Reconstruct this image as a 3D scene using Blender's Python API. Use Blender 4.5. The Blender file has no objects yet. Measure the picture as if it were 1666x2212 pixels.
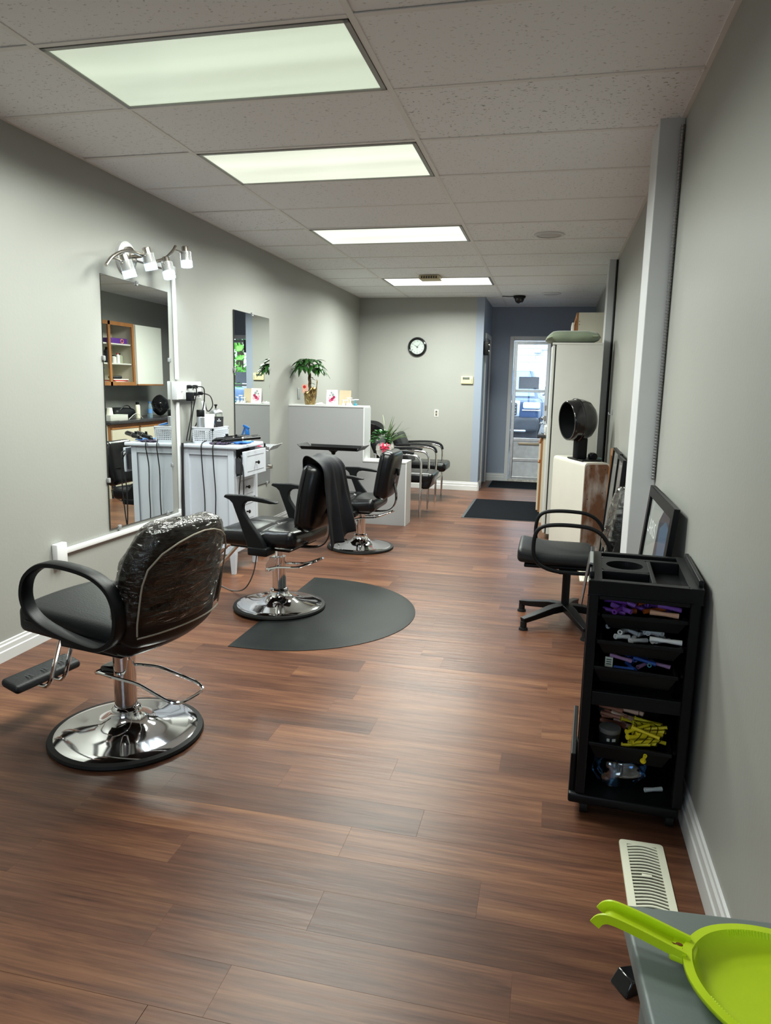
import bpy, bmesh, math, random
from math import sin, cos, pi, radians, sqrt, atan2
from mathutils import Vector, Matrix, noise
random.seed(11)
scn = bpy.context.scene
COL = scn.collection

# ------------------------------------------------------------------ camera
CAMZ = 1.4093
def make_camera(f_px=1552.0, yaw=12.898, pitch=-10.1615, roll=1.0943):
    y, p, r = radians(yaw), radians(pitch), radians(roll)
    fwd = Vector((-sin(y) * cos(p), cos(y) * cos(p), sin(p)))
    right = Vector((cos(y), sin(y), 0.0))
    up = right.cross(fwd)
    r2 = cos(r) * right + sin(r) * up
    u2 = -sin(r) * right + cos(r) * up
    cd = bpy.data.cameras.new('camera')
    cd.sensor_fit = 'VERTICAL'
    cd.sensor_height = 24.0
    cd.sensor_width = 24.0 * 1666 / 2212
    cd.lens = f_px / 2212 * 24.0
    cd.clip_start = 0.02
    cd.clip_end = 300
    co = bpy.data.objects.new('camera', cd)
    COL.objects.link(co)
    m = Matrix(((r2.x, u2.x, -fwd.x, 0), (r2.y, u2.y, -fwd.y, 0), (r2.z, u2.z, -fwd.z, CAMZ), (0, 0, 0, 1)))
    co.matrix_world = m
    scn.camera = co
make_camera()

# ------------------------------------------------------------------ world and exposure
SKY_STRENGTH = 6.0
PANEL_WATTS = 72.0
w = bpy.data.worlds.new('overcast_sky')
scn.world = w
w.use_nodes = True
bg = w.node_tree.nodes['Background']
bg.inputs[0].default_value = (0.66, 0.84, 1.0, 1)
bg.inputs[1].default_value = SKY_STRENGTH
scn.view_settings.view_transform = 'Standard'
scn.view_settings.look = 'None'
scn.view_settings.gamma = 1.0
scn.view_settings.use_curve_mapping = False
scn.view_settings.exposure = 0.0
scn.cycles.max_bounces = 10
scn.cycles.diffuse_bounces = 5
scn.cycles.glossy_bounces = 6
scn.cycles.transmission_bounces = 8
scn.cycles.transparent_max_bounces = 12
scn.cycles.sample_clamp_indirect = 6.0
scn.cycles.caustics_reflective = False
scn.cycles.caustics_refractive = False
scn.cycles.use_denoising = True

# ------------------------------------------------------------------ room measures (metres)
XL, XR = -2.621, 0.499          # left and right wall faces
YB, YE, YF = 9.66, 10.81, -1.7  # back wall, corridor end wall, shop-front wall
XC = -0.945                     # corridor side wall
PY0, PY1 = 6.95, 7.19           # half-height partition

def ceil_z(y):
    return 2.6359 - 0.0109 * y

# ------------------------------------------------------------------ colour and material helpers
def L(r, g, b):
    o = []
    for c in (r, g, b):
        c /= 255.0
        o.append(c / 12.92 if c <= 0.04045 else ((c + 0.055) / 1.055) ** 2.4)
    return (o[0], o[1], o[2], 1.0)

MATS = {}
def mat(name, col, rough=0.5, metal=0.0, spec=0.5, var=0.0, scale=8.0, bump=0.0, bscale=120.0, coat=0.0,
        trans=0.0, ior=1.45, emit=None, estr=0.0, stretch=None, sheen=0.0, alpha=1.0):
    if name in MATS:
        return MATS[name]
    m = bpy.data.materials.new(name)
    m.use_nodes = True
    nt = m.node_tree
    b = nt.nodes['Principled BSDF']
    b.inputs['Base Color'].default_value = col
    b.inputs['Roughness'].default_value = rough
    b.inputs['Metallic'].default_value = metal
    b.inputs['Specular IOR Level'].default_value = spec
    b.inputs['Coat Weight'].default_value = coat
    b.inputs['Coat Roughness'].default_value = 0.08
    b.inputs['Transmission Weight'].default_value = trans
    b.inputs['IOR'].default_value = ior
    b.inputs['Sheen Weight'].default_value = sheen
    b.inputs['Alpha'].default_value = alpha
    if emit:
        b.inputs['Emission Color'].default_value = emit
        b.inputs['Emission Strength'].default_value = estr
    if var > 0 or bump > 0:
        tc = nt.nodes.new('ShaderNodeTexCoord')
        src = tc.outputs['Object']
        if stretch:
            mp = nt.nodes.new('ShaderNodeMapping')
            mp.inputs['Scale'].default_value = stretch
            nt.links.new(src, mp.inputs[0])
            src = mp.outputs[0]
        if var > 0:
            n = nt.nodes.new('ShaderNodeTexNoise')
            n.inputs['Scale'].default_value = scale
            n.inputs['Detail'].default_value = 5
            nt.links.new(src, n.inputs['Vector'])
            r = nt.nodes.new('ShaderNodeValToRGB')
            r.color_ramp.elements[0].position = 0.3
            r.color_ramp.elements[1].position = 0.7
            r.color_ramp.elements[0].color = (col[0] * (1 - var), col[1] * (1 - var), col[2] * (1 - var), 1)
            r.color_ramp.elements[1].color = (min(1, col[0] * (1 + var)), min(1, col[1] * (1 + var)), min(1, col[2] * (1 + var)), 1)
            nt.links.new(n.outputs[0], r.inputs[0])
            nt.links.new(r.outputs[0], b.inputs['Base Color'])
        if bump > 0:
            n2 = nt.nodes.new('ShaderNodeTexNoise')
            n2.inputs['Scale'].default_value = bscale
            n2.inputs['Detail'].default_value = 3
            nt.links.new(src, n2.inputs['Vector'])
            bp = nt.nodes.new('ShaderNodeBump')
            bp.inputs['Strength'].default_value = bump
            bp.inputs['Distance'].default_value = 0.01
            nt.links.new(n2.outputs[0], bp.inputs['Height'])
            nt.links.new(bp.outputs[0], b.inputs['Normal'])
    MATS[name] = m
    return m

# ------------------------------------------------------------------ mesh builder
def orient(d):
    d = Vector(d).normalized()
    a = Vector((0, 0, 1)) if abs(d.z) < 0.95 else Vector((1, 0, 0))
    x = a.cross(d).normalized()
    y = d.cross(x)
    return x, y, d

class MB:
    def __init__(self):
        self.v = []
        self.f = []
    def add(self, vs, fs, M=None):
        b = len(self.v)
        self.v += [tuple(M @ Vector(p)) if M is not None else tuple(p) for p in vs]
        self.f += [tuple(b + i for i in f) for f in fs]
        return self
    def box(self, x0, x1, y0, y1, z0, z1, M=None):
        vs = [(x0, y0, z0), (x1, y0, z0), (x1, y1, z0), (x0, y1, z0), (x0, y0, z1), (x1, y0, z1), (x1, y1, z1), (x0, y1, z1)]
        fs = [(0, 3, 2, 1), (4, 5, 6, 7), (0, 1, 5, 4), (1, 2, 6, 5), (2, 3, 7, 6), (3, 0, 4, 7)]
        return self.add(vs, fs, M)
    def cbox(self, c, s, M=None):
        return self.box(c[0] - s[0] / 2, c[0] + s[0] / 2, c[1] - s[1] / 2, c[1] + s[1] / 2, c[2] - s[2] / 2, c[2] + s[2] / 2, M)
    def rbox(self, c, s, r, n=4, M=None, deform=None, fine=0):
        hx, hy, hz = s[0] / 2, s[1] / 2, s[2] / 2
        def axis(h):
            rr = min(r, h * 0.999)
            a = [-h + rr * (1 - cos(pi / 2 * i / n)) for i in range(n + 1)]
            mid = [(-h + rr) + (2 * h - 2 * rr) * i / (fine + 1) for i in range(1, fine + 1)]
            return a + mid + [-t for t in reversed(a)]
        ax, ay, az = axis(hx), axis(hy), axis(hz)
        idx = {}
        vs = []
        def vid(i, j, k):
            key = (i, j, k)
            if key not in idx:
                p = Vector((ax[i], ay[j], az[k]))
                q = Vector((max(-hx + min(r, hx), min(hx - min(r, hx), p.x)), max(-hy + min(r, hy), min(hy - min(r, hy), p.y)), max(-hz + min(r, hz), min(hz - min(r, hz), p.z))))
                d = p - q
                if d.length > 1e-9:
                    dn = Vector((d.x / max(1e-9, min(r, hx)), d.y / max(1e-9, min(r, hy)), d.z / max(1e-9, min(r, hz))))
                    dn.normalize()
                    p = q + Vector((dn.x * min(r, hx), dn.y * min(r, hy), dn.z * min(r, hz)))
                if deform:
                    p = Vector(deform(p))
                idx[key] = len(vs)
                vs.append(p + Vector(c))
            return idx[key]
        fs = []
        nx, ny, nz = len(ax) - 1, len(ay) - 1, len(az) - 1
        for i in range(nx):
            for j in range(ny):
                fs.append((vid(i, j, 0), vid(i, j + 1, 0), vid(i + 1, j + 1, 0), vid(i + 1, j, 0)))
                fs.append((vid(i, j, nz), vid(i + 1, j, nz), vid(i + 1, j + 1, nz), vid(i, j + 1, nz)))
        for i in range(nx):
            for k in range(nz):
                fs.append((vid(i, 0, k), vid(i + 1, 0, k), vid(i + 1, 0, k + 1), vid(i, 0, k + 1)))
                fs.append((vid(i, ny, k), vid(i, ny, k + 1), vid(i + 1, ny, k + 1), vid(i + 1, ny, k)))
        for j in range(ny):
            for k in range(nz):
                fs.append((vid(0, j, k), vid(0, j, k + 1), vid(0, j + 1, k + 1), vid(0, j + 1, k)))
                fs.append((vid(nx, j, k), vid(nx, j + 1, k), vid(nx, j + 1, k + 1), vid(nx, j, k + 1)))
        return self.add(vs, fs, M)
    def cyl(self, p0, p1, r0, r1=None, n=16, M=None, caps=True):
        r1 = r0 if r1 is None else r1
        p0, p1 = Vector(p0), Vector(p1)
        x, y, d = orient(p1 - p0)
        vs = []
        for p, r in ((p0, r0), (p1, r1)):
            for i in range(n):
                a = 2 * pi * i / n
                vs.append(p + x * r * cos(a) + y * r * sin(a))
        fs = [(i, (i + 1) % n, n + (i + 1) % n, n + i) for i in range(n)]
        if caps:
            fs.append(tuple(reversed(range(n))))
            fs.append(tuple(range(n, 2 * n)))
        return self.add(vs, fs, M)
    def sweep(self, pts, section, closed=False, up=None, M=None, scales=None):
        pts = [Vector(p) for p in pts]
        n = len(pts)
        m = len(section)
        vs = []
        prev = None
        for i, p in enumerate(pts):
            if closed:
                t = pts[(i + 1) % n] - pts[i - 1]
            else:
                t = pts[min(n - 1, i + 1)] - pts[max(0, i - 1)]
            t.normalize()
            if up is not None:
                s = Vector(up)
                s = (s - t * s.dot(t)).normalized()
            else:
                if prev is None:
                    s = orient(t)[0]
                else:
                    s = (prev - t * prev.dot(t)).normalized()
                prev = s
            q = t.cross(s)
            k = scales[i] if scales else 1.0
            for a, b in section:
                vs.append(p + s * a * k + q * b * k)
        fs = []
        for i in range(n if closed else n - 1):
            i2 = (i + 1) % n
            for j in range(m):
                j2 = (j + 1) % m
                fs.append((i * m + j, i * m + j2, i2 * m + j2, i2 * m + j))
        if not closed:
            fs.append(tuple(reversed(range(m))))
            fs.append(tuple(range((n - 1) * m, n * m)))
        return self.add(vs, fs, M)
    def tube(self, pts, r, n=8, closed=False, M=None, scales=None):
        sec = [(r * cos(2 * pi * i / n), r * sin(2 * pi * i / n)) for i in range(n)]
        return self.sweep(pts, sec, closed, None, M, scales)
    def lathe(self, prof, n=32, M=None, c=(0, 0, 0), close=True):
        vs = []
        fs = []
        m = len(prof)
        for i in range(n):
            a = 2 * pi * i / n
            for r, z in prof:
                vs.append((c[0] + r * cos(a), c[1] + r * sin(a), c[2] + z))
        for i in range(n):
            i2 = (i + 1) % n
            for j in range(m - 1):
                fs.append((i * m + j, i2 * m + j, i2 * m + j + 1, i * m + j + 1))
        if close:
            if prof[0][0] > 1e-6:
                fs.append(tuple(i * m for i in reversed(range(n))))
            if prof[-1][0] > 1e-6:
                fs.append(tuple(i * m + m - 1 for i in range(n)))
        return self.add(vs, fs, M)
    def prism(self, poly, z0, z1, M=None):
        n = len(poly)
        vs = [(x, y, z0) for x, y in poly] + [(x, y, z1) for x, y in poly]
        fs = [(i, (i + 1) % n, n + (i + 1) % n, n + i) for i in range(n)]
        fs += [tuple(reversed(range(n))), tuple(range(n, 2 * n))]
        return self.add(vs, fs, M)
    def ball(self, c, r, n=12, m=8, s=(1, 1, 1), M=None):
        vs = []
        for j in range(m + 1):
            t = pi * j / m
            for i in range(n):
                a = 2 * pi * i / n
                vs.append((c[0] + r * s[0] * sin(t) * cos(a), c[1] + r * s[1] * sin(t) * sin(a), c[2] + r * s[2] * cos(t)))
        fs = []
        for j in range(m):
            for i in range(n):
                i2 = (i + 1) % n
                fs.append((j * n + i, (j + 1) * n + i, (j + 1) * n + i2, j * n + i2))
        return self.add(vs, fs, M)
    def grid(self, fn, nu, nv, M=None, closeu=False):
        vs = [fn(i / nu, j / nv) for j in range(nv + 1) for i in range(nu + (0 if closeu else 1))]
        w_ = nu if closeu else nu + 1
        fs = []
        for j in range(nv):
            for i in range(nu):
                i2 = (i + 1) % w_ if closeu else i + 1
                fs.append((j * w_ + i, j * w_ + i2, (j + 1) * w_ + i2, (j + 1) * w_ + i))
        return self.add(vs, fs, M)
    def build(self, name, m, parent=None, smooth=35, bevel=0.0, kind=None, merge=True, thick=0.0):
        me = bpy.data.meshes.new(name)
        me.from_pydata(self.v, [], self.f)
        bm = bmesh.new()
        bm.from_mesh(me)
        if merge:
            bmesh.ops.remove_doubles(bm, verts=bm.verts, dist=1e-6)
        bmesh.ops.recalc_face_normals(bm, faces=bm.faces)
        bm.to_mesh(me)
        bm.free()
        if smooth:
            me.shade_smooth()
            me.set_sharp_from_angle(angle=radians(smooth))
        o = bpy.data.objects.new(name, me)
        COL.objects.link(o)
        me.materials.append(m)
        if parent is not None:
            o.parent = parent
        if thick:
            s = o.modifiers.new('thickness', 'SOLIDIFY')
            s.thickness = thick
            s.offset = 0
        if bevel:
            bv = o.modifiers.new('rounded_edges', 'BEVEL')
            bv.width = bevel
            bv.segments = 2
            bv.limit_method = 'ANGLE'
            bv.angle_limit = radians(50)
        if kind:
            o['kind'] = kind
        return o

def tag(o, label, cat, group=None, kind=None):
    o['label'] = label
    o['category'] = cat
    if group:
        o['group'] = group
    if kind:
        o['kind'] = kind
    return o

def thing(name, label, cat, loc=(0, 0, 0), rz=0.0, group=None, kind=None):
    o = bpy.data.objects.new(name, None)
    COL.objects.link(o)
    o.empty_display_size = 0.05
    o.location = loc
    o.rotation_euler = (0, 0, rz)
    return tag(o, label, cat, group, kind)

def copy_tree(o, parent=None):
    c = o.copy()
    COL.objects.link(c)
    c.parent = parent
    for ch in list(o.children):
        copy_tree(ch, c)
    return c

def text_mesh(body, size, name, m, parent, M, extrude=0.0004):
    cu = bpy.data.curves.new(name, 'FONT')
    cu.body = body
    cu.size = size
    cu.align_x = 'CENTER'
    cu.align_y = 'CENTER'
    cu.extrude = extrude
    cu.resolution_u = 3
    to = bpy.data.objects.new(name, cu)
    COL.objects.link(to)
    dg = bpy.context.evaluated_depsgraph_get()
    me = bpy.data.meshes.new_from_object(to.evaluated_get(dg))
    bpy.data.objects.remove(to)
    bpy.data.curves.remove(cu)
    me.transform(M)
    o = bpy.data.objects.new(name, me)
    COL.objects.link(o)
    me.materials.clear()
    me.materials.append(m)
    o.parent = parent
    return o

def T(x, y, z):
    return Matrix.Translation((x, y, z))
def RX(d):
    return Matrix.Rotation(radians(d), 4, 'X')
def RY(d):
    return Matrix.Rotation(radians(d), 4, 'Y')
def RZ(d):
    return Matrix.Rotation(radians(d), 4, 'Z')

def smooth_path(pts, k=6):
    pts = [Vector(p) for p in pts]
    out = []
    n = len(pts)
    for i in range(n - 1):
        p0 = pts[max(0, i - 1)]
        p1, p2 = pts[i], pts[i + 1]
        p3 = pts[min(n - 1, i + 2)]
        for j in range(k):
            t = j / k
            out.append(0.5 * ((2 * p1) + (-p0 + p2) * t + (2 * p0 - 5 * p1 + 4 * p2 - p3) * t * t + (-p0 + 3 * p1 - 3 * p2 + p3) * t ** 3))
    out.append(pts[-1])
    return out

def round_path(pts, r=0.03, k=5, closed=False):
    """polyline with filleted corners"""
    pts = [Vector(p) for p in pts]
    n = len(pts)
    out = []
    for i, p in enumerate(pts):
        if not closed and (i == 0 or i == n - 1):
            out.append(p)
            continue
        a, b = pts[i - 1], pts[(i + 1) % n]
        da, db = (a - p), (b - p)
        ra = min(r, da.length * 0.48)
        rb = min(r, db.length * 0.48)
        s, e = p + da.normalized() * ra, p + db.normalized() * rb
        for j in range(k + 1):
            t = j / k
            out.append((1 - t) ** 2 * s + 2 * t * (1 - t) * p + t * t * e)
    return out

# ------------------------------------------------------------------ materials
M_WALL = mat('grey_wall_paint', L(154, 155, 150), 0.42, var=0.03, scale=1.5, bump=0.05, bscale=60)
M_PART = mat('partition_paint', L(152, 152, 154), 0.45, var=0.03, scale=1.5, bump=0.05, bscale=60)
M_WHITE = mat('white_trim_paint', L(206, 207, 207), 0.35, var=0.03, scale=4)
M_PLASTIC_W = mat('white_plastic', L(212, 213, 213), 0.35)
M_CHROME = mat('chrome', (0.80, 0.80, 0.81, 1), 0.07, 1.0)
M_STEEL = mat('brushed_nickel', (0.42, 0.39, 0.35, 1), 0.28, 1.0, bump=0.03, bscale=300)
M_ALU = mat('aluminium', (0.62, 0.63, 0.64, 1), 0.35, 1.0, var=0.08, scale=20)
M_VINYL = mat('black_vinyl', (0.005, 0.005, 0.006, 1), 0.26, spec=0.35, bump=0.05, bscale=160)
M_VINYL_M = mat('matt_black_vinyl', (0.010, 0.011, 0.012, 1), 0.45, spec=0.3, bump=0.12, bscale=140)
M_BLACK = mat('black_plastic', (0.005, 0.0055, 0.0065, 1), 0.42, spec=0.22, bump=0.04, bscale=200)
M_BLACK_G = mat('glossy_black_plastic', (0.008, 0.008, 0.009, 1), 0.14, coat=0.3)
M_RUBBER = mat('black_rubber', (0.008, 0.008, 0.008, 1), 0.6, spec=0.3)
M_CORD = mat('black_cord', (0.010, 0.010, 0.011, 1), 0.5)
M_CLOTH = mat('black_cape_cloth', (0.006, 0.0065, 0.010, 1), 0.62, bump=0.1, bscale=500, spec=0.3)
M_OAK = mat('oak_trim', L(146, 98, 56), 0.4, var=0.25, scale=6, stretch=(1, 1, 0.15))
M_CREAM = mat('cream_laminate', L(204, 197, 176), 0.4, var=0.02)
M_CAB = mat('off_white_laminate', L(196, 195, 188), 0.4, var=0.02)
M_GLASS = mat('clear_glass', (0.96, 0.99, 0.97, 1), 0.0, trans=1.0, ior=1.45)
M_CLEAR = mat('clear_plastic', (0.92, 0.94, 0.95, 1), 0.05, trans=0.75, ior=1.4)
M_SILVERCAN = mat('silver_can', (0.55, 0.56, 0.58, 1), 0.32, 0.9, bump=0.06, bscale=260)
M_COUNTER = mat('dark_worktop', (0.035, 0.034, 0.036, 1), 0.3, var=0.4, scale=60)

def wood_floor():
    m = bpy.data.materials.new('laminate_plank')
    m.use_nodes = True
    nt = m.node_tree
    N, K = nt.nodes, nt.links
    b = N['Principled BSDF']
    tc = N.new('ShaderNodeTexCoord')
    oi = N.new('ShaderNodeObjectInfo')
    off = N.new('ShaderNodeVectorMath')
    off.operation = 'SCALE'
    off.inputs[0].default_value = (37.0, 19.0, 11.0)
    K.new(oi.outputs['Random'], off.inputs['Scale'])
    ad = N.new('ShaderNodeVectorMath')
    K.new(tc.outputs['Object'], ad.inputs[0])
    K.new(off.outputs[0], ad.inputs[1])
    mp = N.new('ShaderNodeMapping')
    mp.inputs['Scale'].default_value = (1.5, 16.0, 1.0)
    K.new(ad.outputs[0], mp.inputs[0])
    n1 = N.new('ShaderNodeTexNoise')
    n1.inputs['Scale'].default_value = 1.0
    n1.inputs['Detail'].default_value = 8
    n1.inputs['Roughness'].default_value = 0.66
    n1.inputs['Distortion'].default_value = 0.7
    K.new(mp.outputs[0], n1.inputs['Vector'])
    mp2 = N.new('ShaderNodeMapping')
    mp2.inputs['Scale'].default_value = (5.0, 130.0, 1.0)
    K.new(ad.outputs[0], mp2.inputs[0])
    n2 = N.new('ShaderNodeTexNoise')
    n2.inputs['Scale'].default_value = 1.0
    n2.inputs['Detail'].default_value = 3
    K.new(mp2.outputs[0], n2.inputs['Vector'])
    r = N.new('ShaderNodeValToRGB')
    e = r.color_ramp.elements
    e[0].position, e[0].color = 0.27, (0.056, 0.024, 0.016, 1)
    e[1].position, e[1].color = 0.76, (0.215, 0.108, 0.054, 1)
    x = e.new(0.47)
    x.color = (0.118, 0.050, 0.029, 1)
    x = e.new(0.61)
    x.color = (0.156, 0.071, 0.038, 1)
    K.new(n1.outputs[0], r.inputs[0])
    # per-plank tone
    rr = N.new('ShaderNodeValToRGB')
    q = rr.color_ramp.elements
    q[0].position, q[0].color = 0.0, (0.70, 0.66, 0.67, 1)
    q[1].position, q[1].color = 1.0, (1.22, 1.20, 1.14, 1)
    y = q.new(0.5)
    y.color = (0.97, 0.94, 0.94, 1)
    K.new(oi.outputs['Random'], rr.inputs[0])
    mx = N.new('ShaderNodeMixRGB')
    mx.blend_type = 'MULTIPLY'
    mx.inputs[0].default_value = 1.0
    K.new(r.outputs[0], mx.inputs[1])
    K.new(rr.outputs[0], mx.inputs[2])
    fr = N.new('ShaderNodeValToRGB')
    fr.color_ramp.elements[0].position, fr.color_ramp.elements[0].color = 0.35, (0.72, 0.70, 0.68, 1)
    fr.color_ramp.elements[1].position, fr.color_ramp.elements[1].color = 0.65, (1.12, 1.12, 1.12, 1)
    K.new(n2.outputs[0], fr.inputs[0])
    mx2 = N.new('ShaderNodeMixRGB')
    mx2.blend_type = 'MULTIPLY'
    mx2.inputs[0].default_value = 0.8
    K.new(mx.outputs[0], mx2.inputs[1])
    K.new(fr.outputs[0], mx2.inputs[2])
    K.new(mx2.outputs[0], b.inputs['Base Color'])
    b.inputs['Roughness'].default_value = 0.36
    b.inputs['Coat Weight'].default_value = 0.10
    b.inputs['Coat IOR'].default_value = 1.28
    b.inputs['Coat Roughness'].default_value = 0.22
    b.inputs['Specular IOR Level'].default_value = 0.22
    mp3 = N.new('ShaderNodeMapping')
    mp3.inputs['Scale'].default_value = (3.0, 34.0, 1.0)
    K.new(ad.outputs[0], mp3.inputs[0])
    n3 = N.new('ShaderNodeTexNoise')
    n3.inputs['Scale'].default_value = 1.0
    n3.inputs['Detail'].default_value = 3
    K.new(mp3.outputs[0], n3.inputs['Vector'])
    bp = N.new('ShaderNodeBump')
    bp.inputs['Strength'].default_value = 0.16
    bp.inputs['Distance'].default_value = 0.01
    K.new(n3.outputs[0], bp.inputs['Height'])
    K.new(bp.outputs[0], b.inputs['Normal'])
    K.new(bp.outputs[0], b.inputs['Coat Normal'])
    return m

def ceiling_tile_mat():
    m = bpy.data.materials.new('fissured_ceiling_tile')
    m.use_nodes = True
    nt = m.node_tree
    N, K = nt.nodes, nt.links
    b = N['Principled BSDF']
    b.inputs['Roughness'].default_value = 0.85
    tc = N.new('ShaderNodeTexCoord')
    oi = N.new('ShaderNodeObjectInfo')
    off = N.new('ShaderNodeVectorMath')
    off.operation = 'SCALE'
    off.inputs[0].default_value = (31.0, 17.0, 5.0)
    K.new(oi.outputs['Random'], off.inputs['Scale'])
    ad = N.new('ShaderNodeVectorMath')
    K.new(tc.outputs['Object'], ad.inputs[0])
    K.new(off.outputs[0], ad.inputs[1])
    mp = N.new('ShaderNodeMapping')
    mp.inputs['Scale'].default_value = (1.0, 1.6, 1.0)
    K.new(ad.outputs[0], mp.inputs[0])
    n = N.new('ShaderNodeTexNoise')
    n.inputs['Scale'].default_value = 58
    n.inputs['Detail'].default_value = 2
    n.inputs['Roughness'].default_value = 0.5
    K.new(mp.outputs[0], n.inputs['Vector'])
    th = N.new('ShaderNodeMapRange')
    th.inputs['From Min'].default_value = 0.63
    th.inputs['From Max'].default_value = 0.69
    K.new(n.outputs[0], th.inputs[0])
    amt = N.new('ShaderNodeMapRange')
    amt.inputs['To Min'].default_value = 0.35
    amt.inputs['To Max'].default_value = 0.72
    K.new(oi.outputs['Random'], amt.inputs[0])
    ml = N.new('ShaderNodeMath')
    ml.operation = 'MULTIPLY'
    K.new(th.outputs[0], ml.inputs[0])
    K.new(amt.outputs[0], ml.inputs[1])
    mx = N.new('ShaderNodeMixRGB')
    mx.inputs[1].default_value = L(237, 240, 243)
    mx.inputs[2].default_value = L(120, 117, 114)
    K.new(ml.outputs[0], mx.inputs[0])
    K.new(mx.outputs[0], b.inputs['Base Color'])
    bp = N.new('ShaderNodeBump')
    bp.inputs['Strength'].default_value = 0.3
    bp.inputs['Distance'].default_value = 0.004
    bp.invert = True
    K.new(ml.outputs[0], bp.inputs['Height'])
    K.new(bp.outputs[0], b.inputs['Normal'])
    return m

def lens_mat(name, col, strength):
    """prismatic lens of a fluorescent troffer, with the soft bands of the tubes behind it"""
    m = bpy.data.materials.new(name)
    m.use_nodes = True
    nt = m.node_tree
    N, K = nt.nodes, nt.links
    b = N['Principled BSDF']
    b.inputs['Base Color'].default_value = (0.6, 0.6, 0.6, 1)
    b.inputs['Roughness'].default_value = 0.3
    tc = N.new('ShaderNodeTexCoord')
    mp = N.new('ShaderNodeMapping')
    mp.inputs['Scale'].default_value = (0.45, 5.2, 1.0)
    K.new(tc.outputs['Object'], mp.inputs[0])
    n = N.new('ShaderNodeTexNoise')
    n.inputs['Scale'].default_value = 1.0
    n.inputs['Detail'].default_value = 1.5
    K.new(mp.outputs[0], n.inputs['Vector'])
    r = N.new('ShaderNodeMapRange')
    r.inputs['From Min'].default_value = 0.3
    r.inputs['From Max'].default_value = 0.7
    r.inputs['To Min'].default_value = strength * 0.78
    r.inputs['To Max'].default_value = strength * 1.12
    K.new(n.outputs[0], r.inputs[0])
    ck = N.new('ShaderNodeTexChecker')
    ck.inputs['Scale'].default_value = 150
    K.new(tc.outputs['Object'], ck.inputs['Vector'])
    r2 = N.new('ShaderNodeMapRange')
    r2.inputs['To Min'].default_value = 0.94
    r2.inputs['To Max'].default_value = 1.04
    K.new(ck.outputs['Fac'], r2.inputs[0])
    ml = N.new('ShaderNodeMath')
    ml.operation = 'MULTIPLY'
    K.new(r.outputs[0], ml.inputs[0])
    K.new(r2.outputs[0], ml.inputs[1])
    b.inputs['Emission Color'].default_value = col
    K.new(ml.outputs[0], b.inputs['Emission Strength'])
    return m

def wrap_mat():
    """thin crinkled cling film over dark upholstery"""
    m = bpy.data.materials.new('crinkled_clear_film')
    m.use_nodes = True
    nt = m.node_tree
    N, K = nt.nodes, nt.links
    N.remove(N['Principled BSDF'])
    out = N['Material Output']
    tc = N.new('ShaderNodeTexCoord')
    mp = N.new('ShaderNodeMapping')
    mp.inputs['Scale'].default_value = (12, 3.5, 18)
    mp.inputs['Rotation'].default_value = (0.12, 0, 0)
    K.new(tc.outputs['Object'], mp.inputs[0])
    n = N.new('ShaderNodeTexNoise')
    n.inputs['Scale'].default_value = 1.6
    n.inputs['Detail'].default_value = 4
    n.inputs['Distortion'].default_value = 1.2
    K.new(mp.outputs[0], n.inputs['Vector'])
    bp = N.new('ShaderNodeBump')
    bp.inputs['Strength'].default_value = 0.8
    bp.inputs['Distance'].default_value = 0.03
    K.new(n.outputs[0], bp.inputs['Height'])
    g = N.new('ShaderNodeBsdfGlossy')
    g.inputs['Roughness'].default_value = 0.07
    g.inputs['Color'].default_value = (0.95, 0.95, 0.92, 1)
    K.new(bp.outputs[0], g.inputs['Normal'])
    t = N.new('ShaderNodeBsdfTransparent')
    lw = N.new('ShaderNodeFresnel')
    lw.inputs['IOR'].default_value = 1.5
    K.new(bp.outputs[0], lw.inputs['Normal'])
    mr = N.new('ShaderNodeMath')
    mr.operation = 'MULTIPLY_ADD'
    mr.inputs[1].default_value = 0.85
    mr.inputs[2].default_value = 0.0
    mr.use_clamp = True
    K.new(lw.outputs[0], mr.inputs[0])
    mx = N.new('ShaderNodeMixShader')
    K.new(mr.outputs[0], mx.inputs[0])
    K.new(t.outputs[0], mx.inputs[1])
    K.new(g.outputs[0], mx.inputs[2])
    K.new(mx.outputs[0], out.inputs['Surface'])
    return m

def pane_mat(name, tint=(1, 1, 1, 1), refl=0.08, rough=0.0, fres=0.7):
    """flat window glass: mostly see-through with a little reflection"""
    m = bpy.data.materials.new(name)
    m.use_nodes = True
    nt = m.node_tree
    N, K = nt.nodes, nt.links
    N.remove(N['Principled BSDF'])
    out = N['Material Output']
    t = N.new('ShaderNodeBsdfTransparent')
    t.inputs[0].default_value = tint
    g = N.new('ShaderNodeBsdfGlossy')
    g.inputs['Roughness'].default_value = rough
    mx = N.new('ShaderNodeMixShader')
    fr = N.new('ShaderNodeFresnel')
    fr.inputs['IOR'].default_value = 1.45
    mn = N.new('ShaderNodeMath')
    mn.operation = 'MULTIPLY_ADD'
    mn.inputs[1].default_value = fres
    mn.inputs[2].default_value = refl * 0.3
    mn.use_clamp = True
    K.new(fr.outputs[0], mn.inputs[0])
    K.new(mn.outputs[0], mx.inputs[0])
    K.new(t.outputs[0], mx.inputs[1])
    K.new(g.outputs[0], mx.inputs[2])
    K.new(mx.outputs[0], out.inputs['Surface'])
    return m

M_FLOOR = wood_floor()
M_TILE = ceiling_tile_mat()
M_WRAP = wrap_mat()
M_PANE = pane_mat('window_glass')
M_TEE = mat('ceiling_grid_paint', L(228, 227, 225), 0.5)
# ================================================================== STRUCTURE
def struct(name, mb, m, label, cat, **kw):
    o = mb.build(name, m, None, **kw)
    return tag(o, label, cat, None, 'structure')

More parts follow.
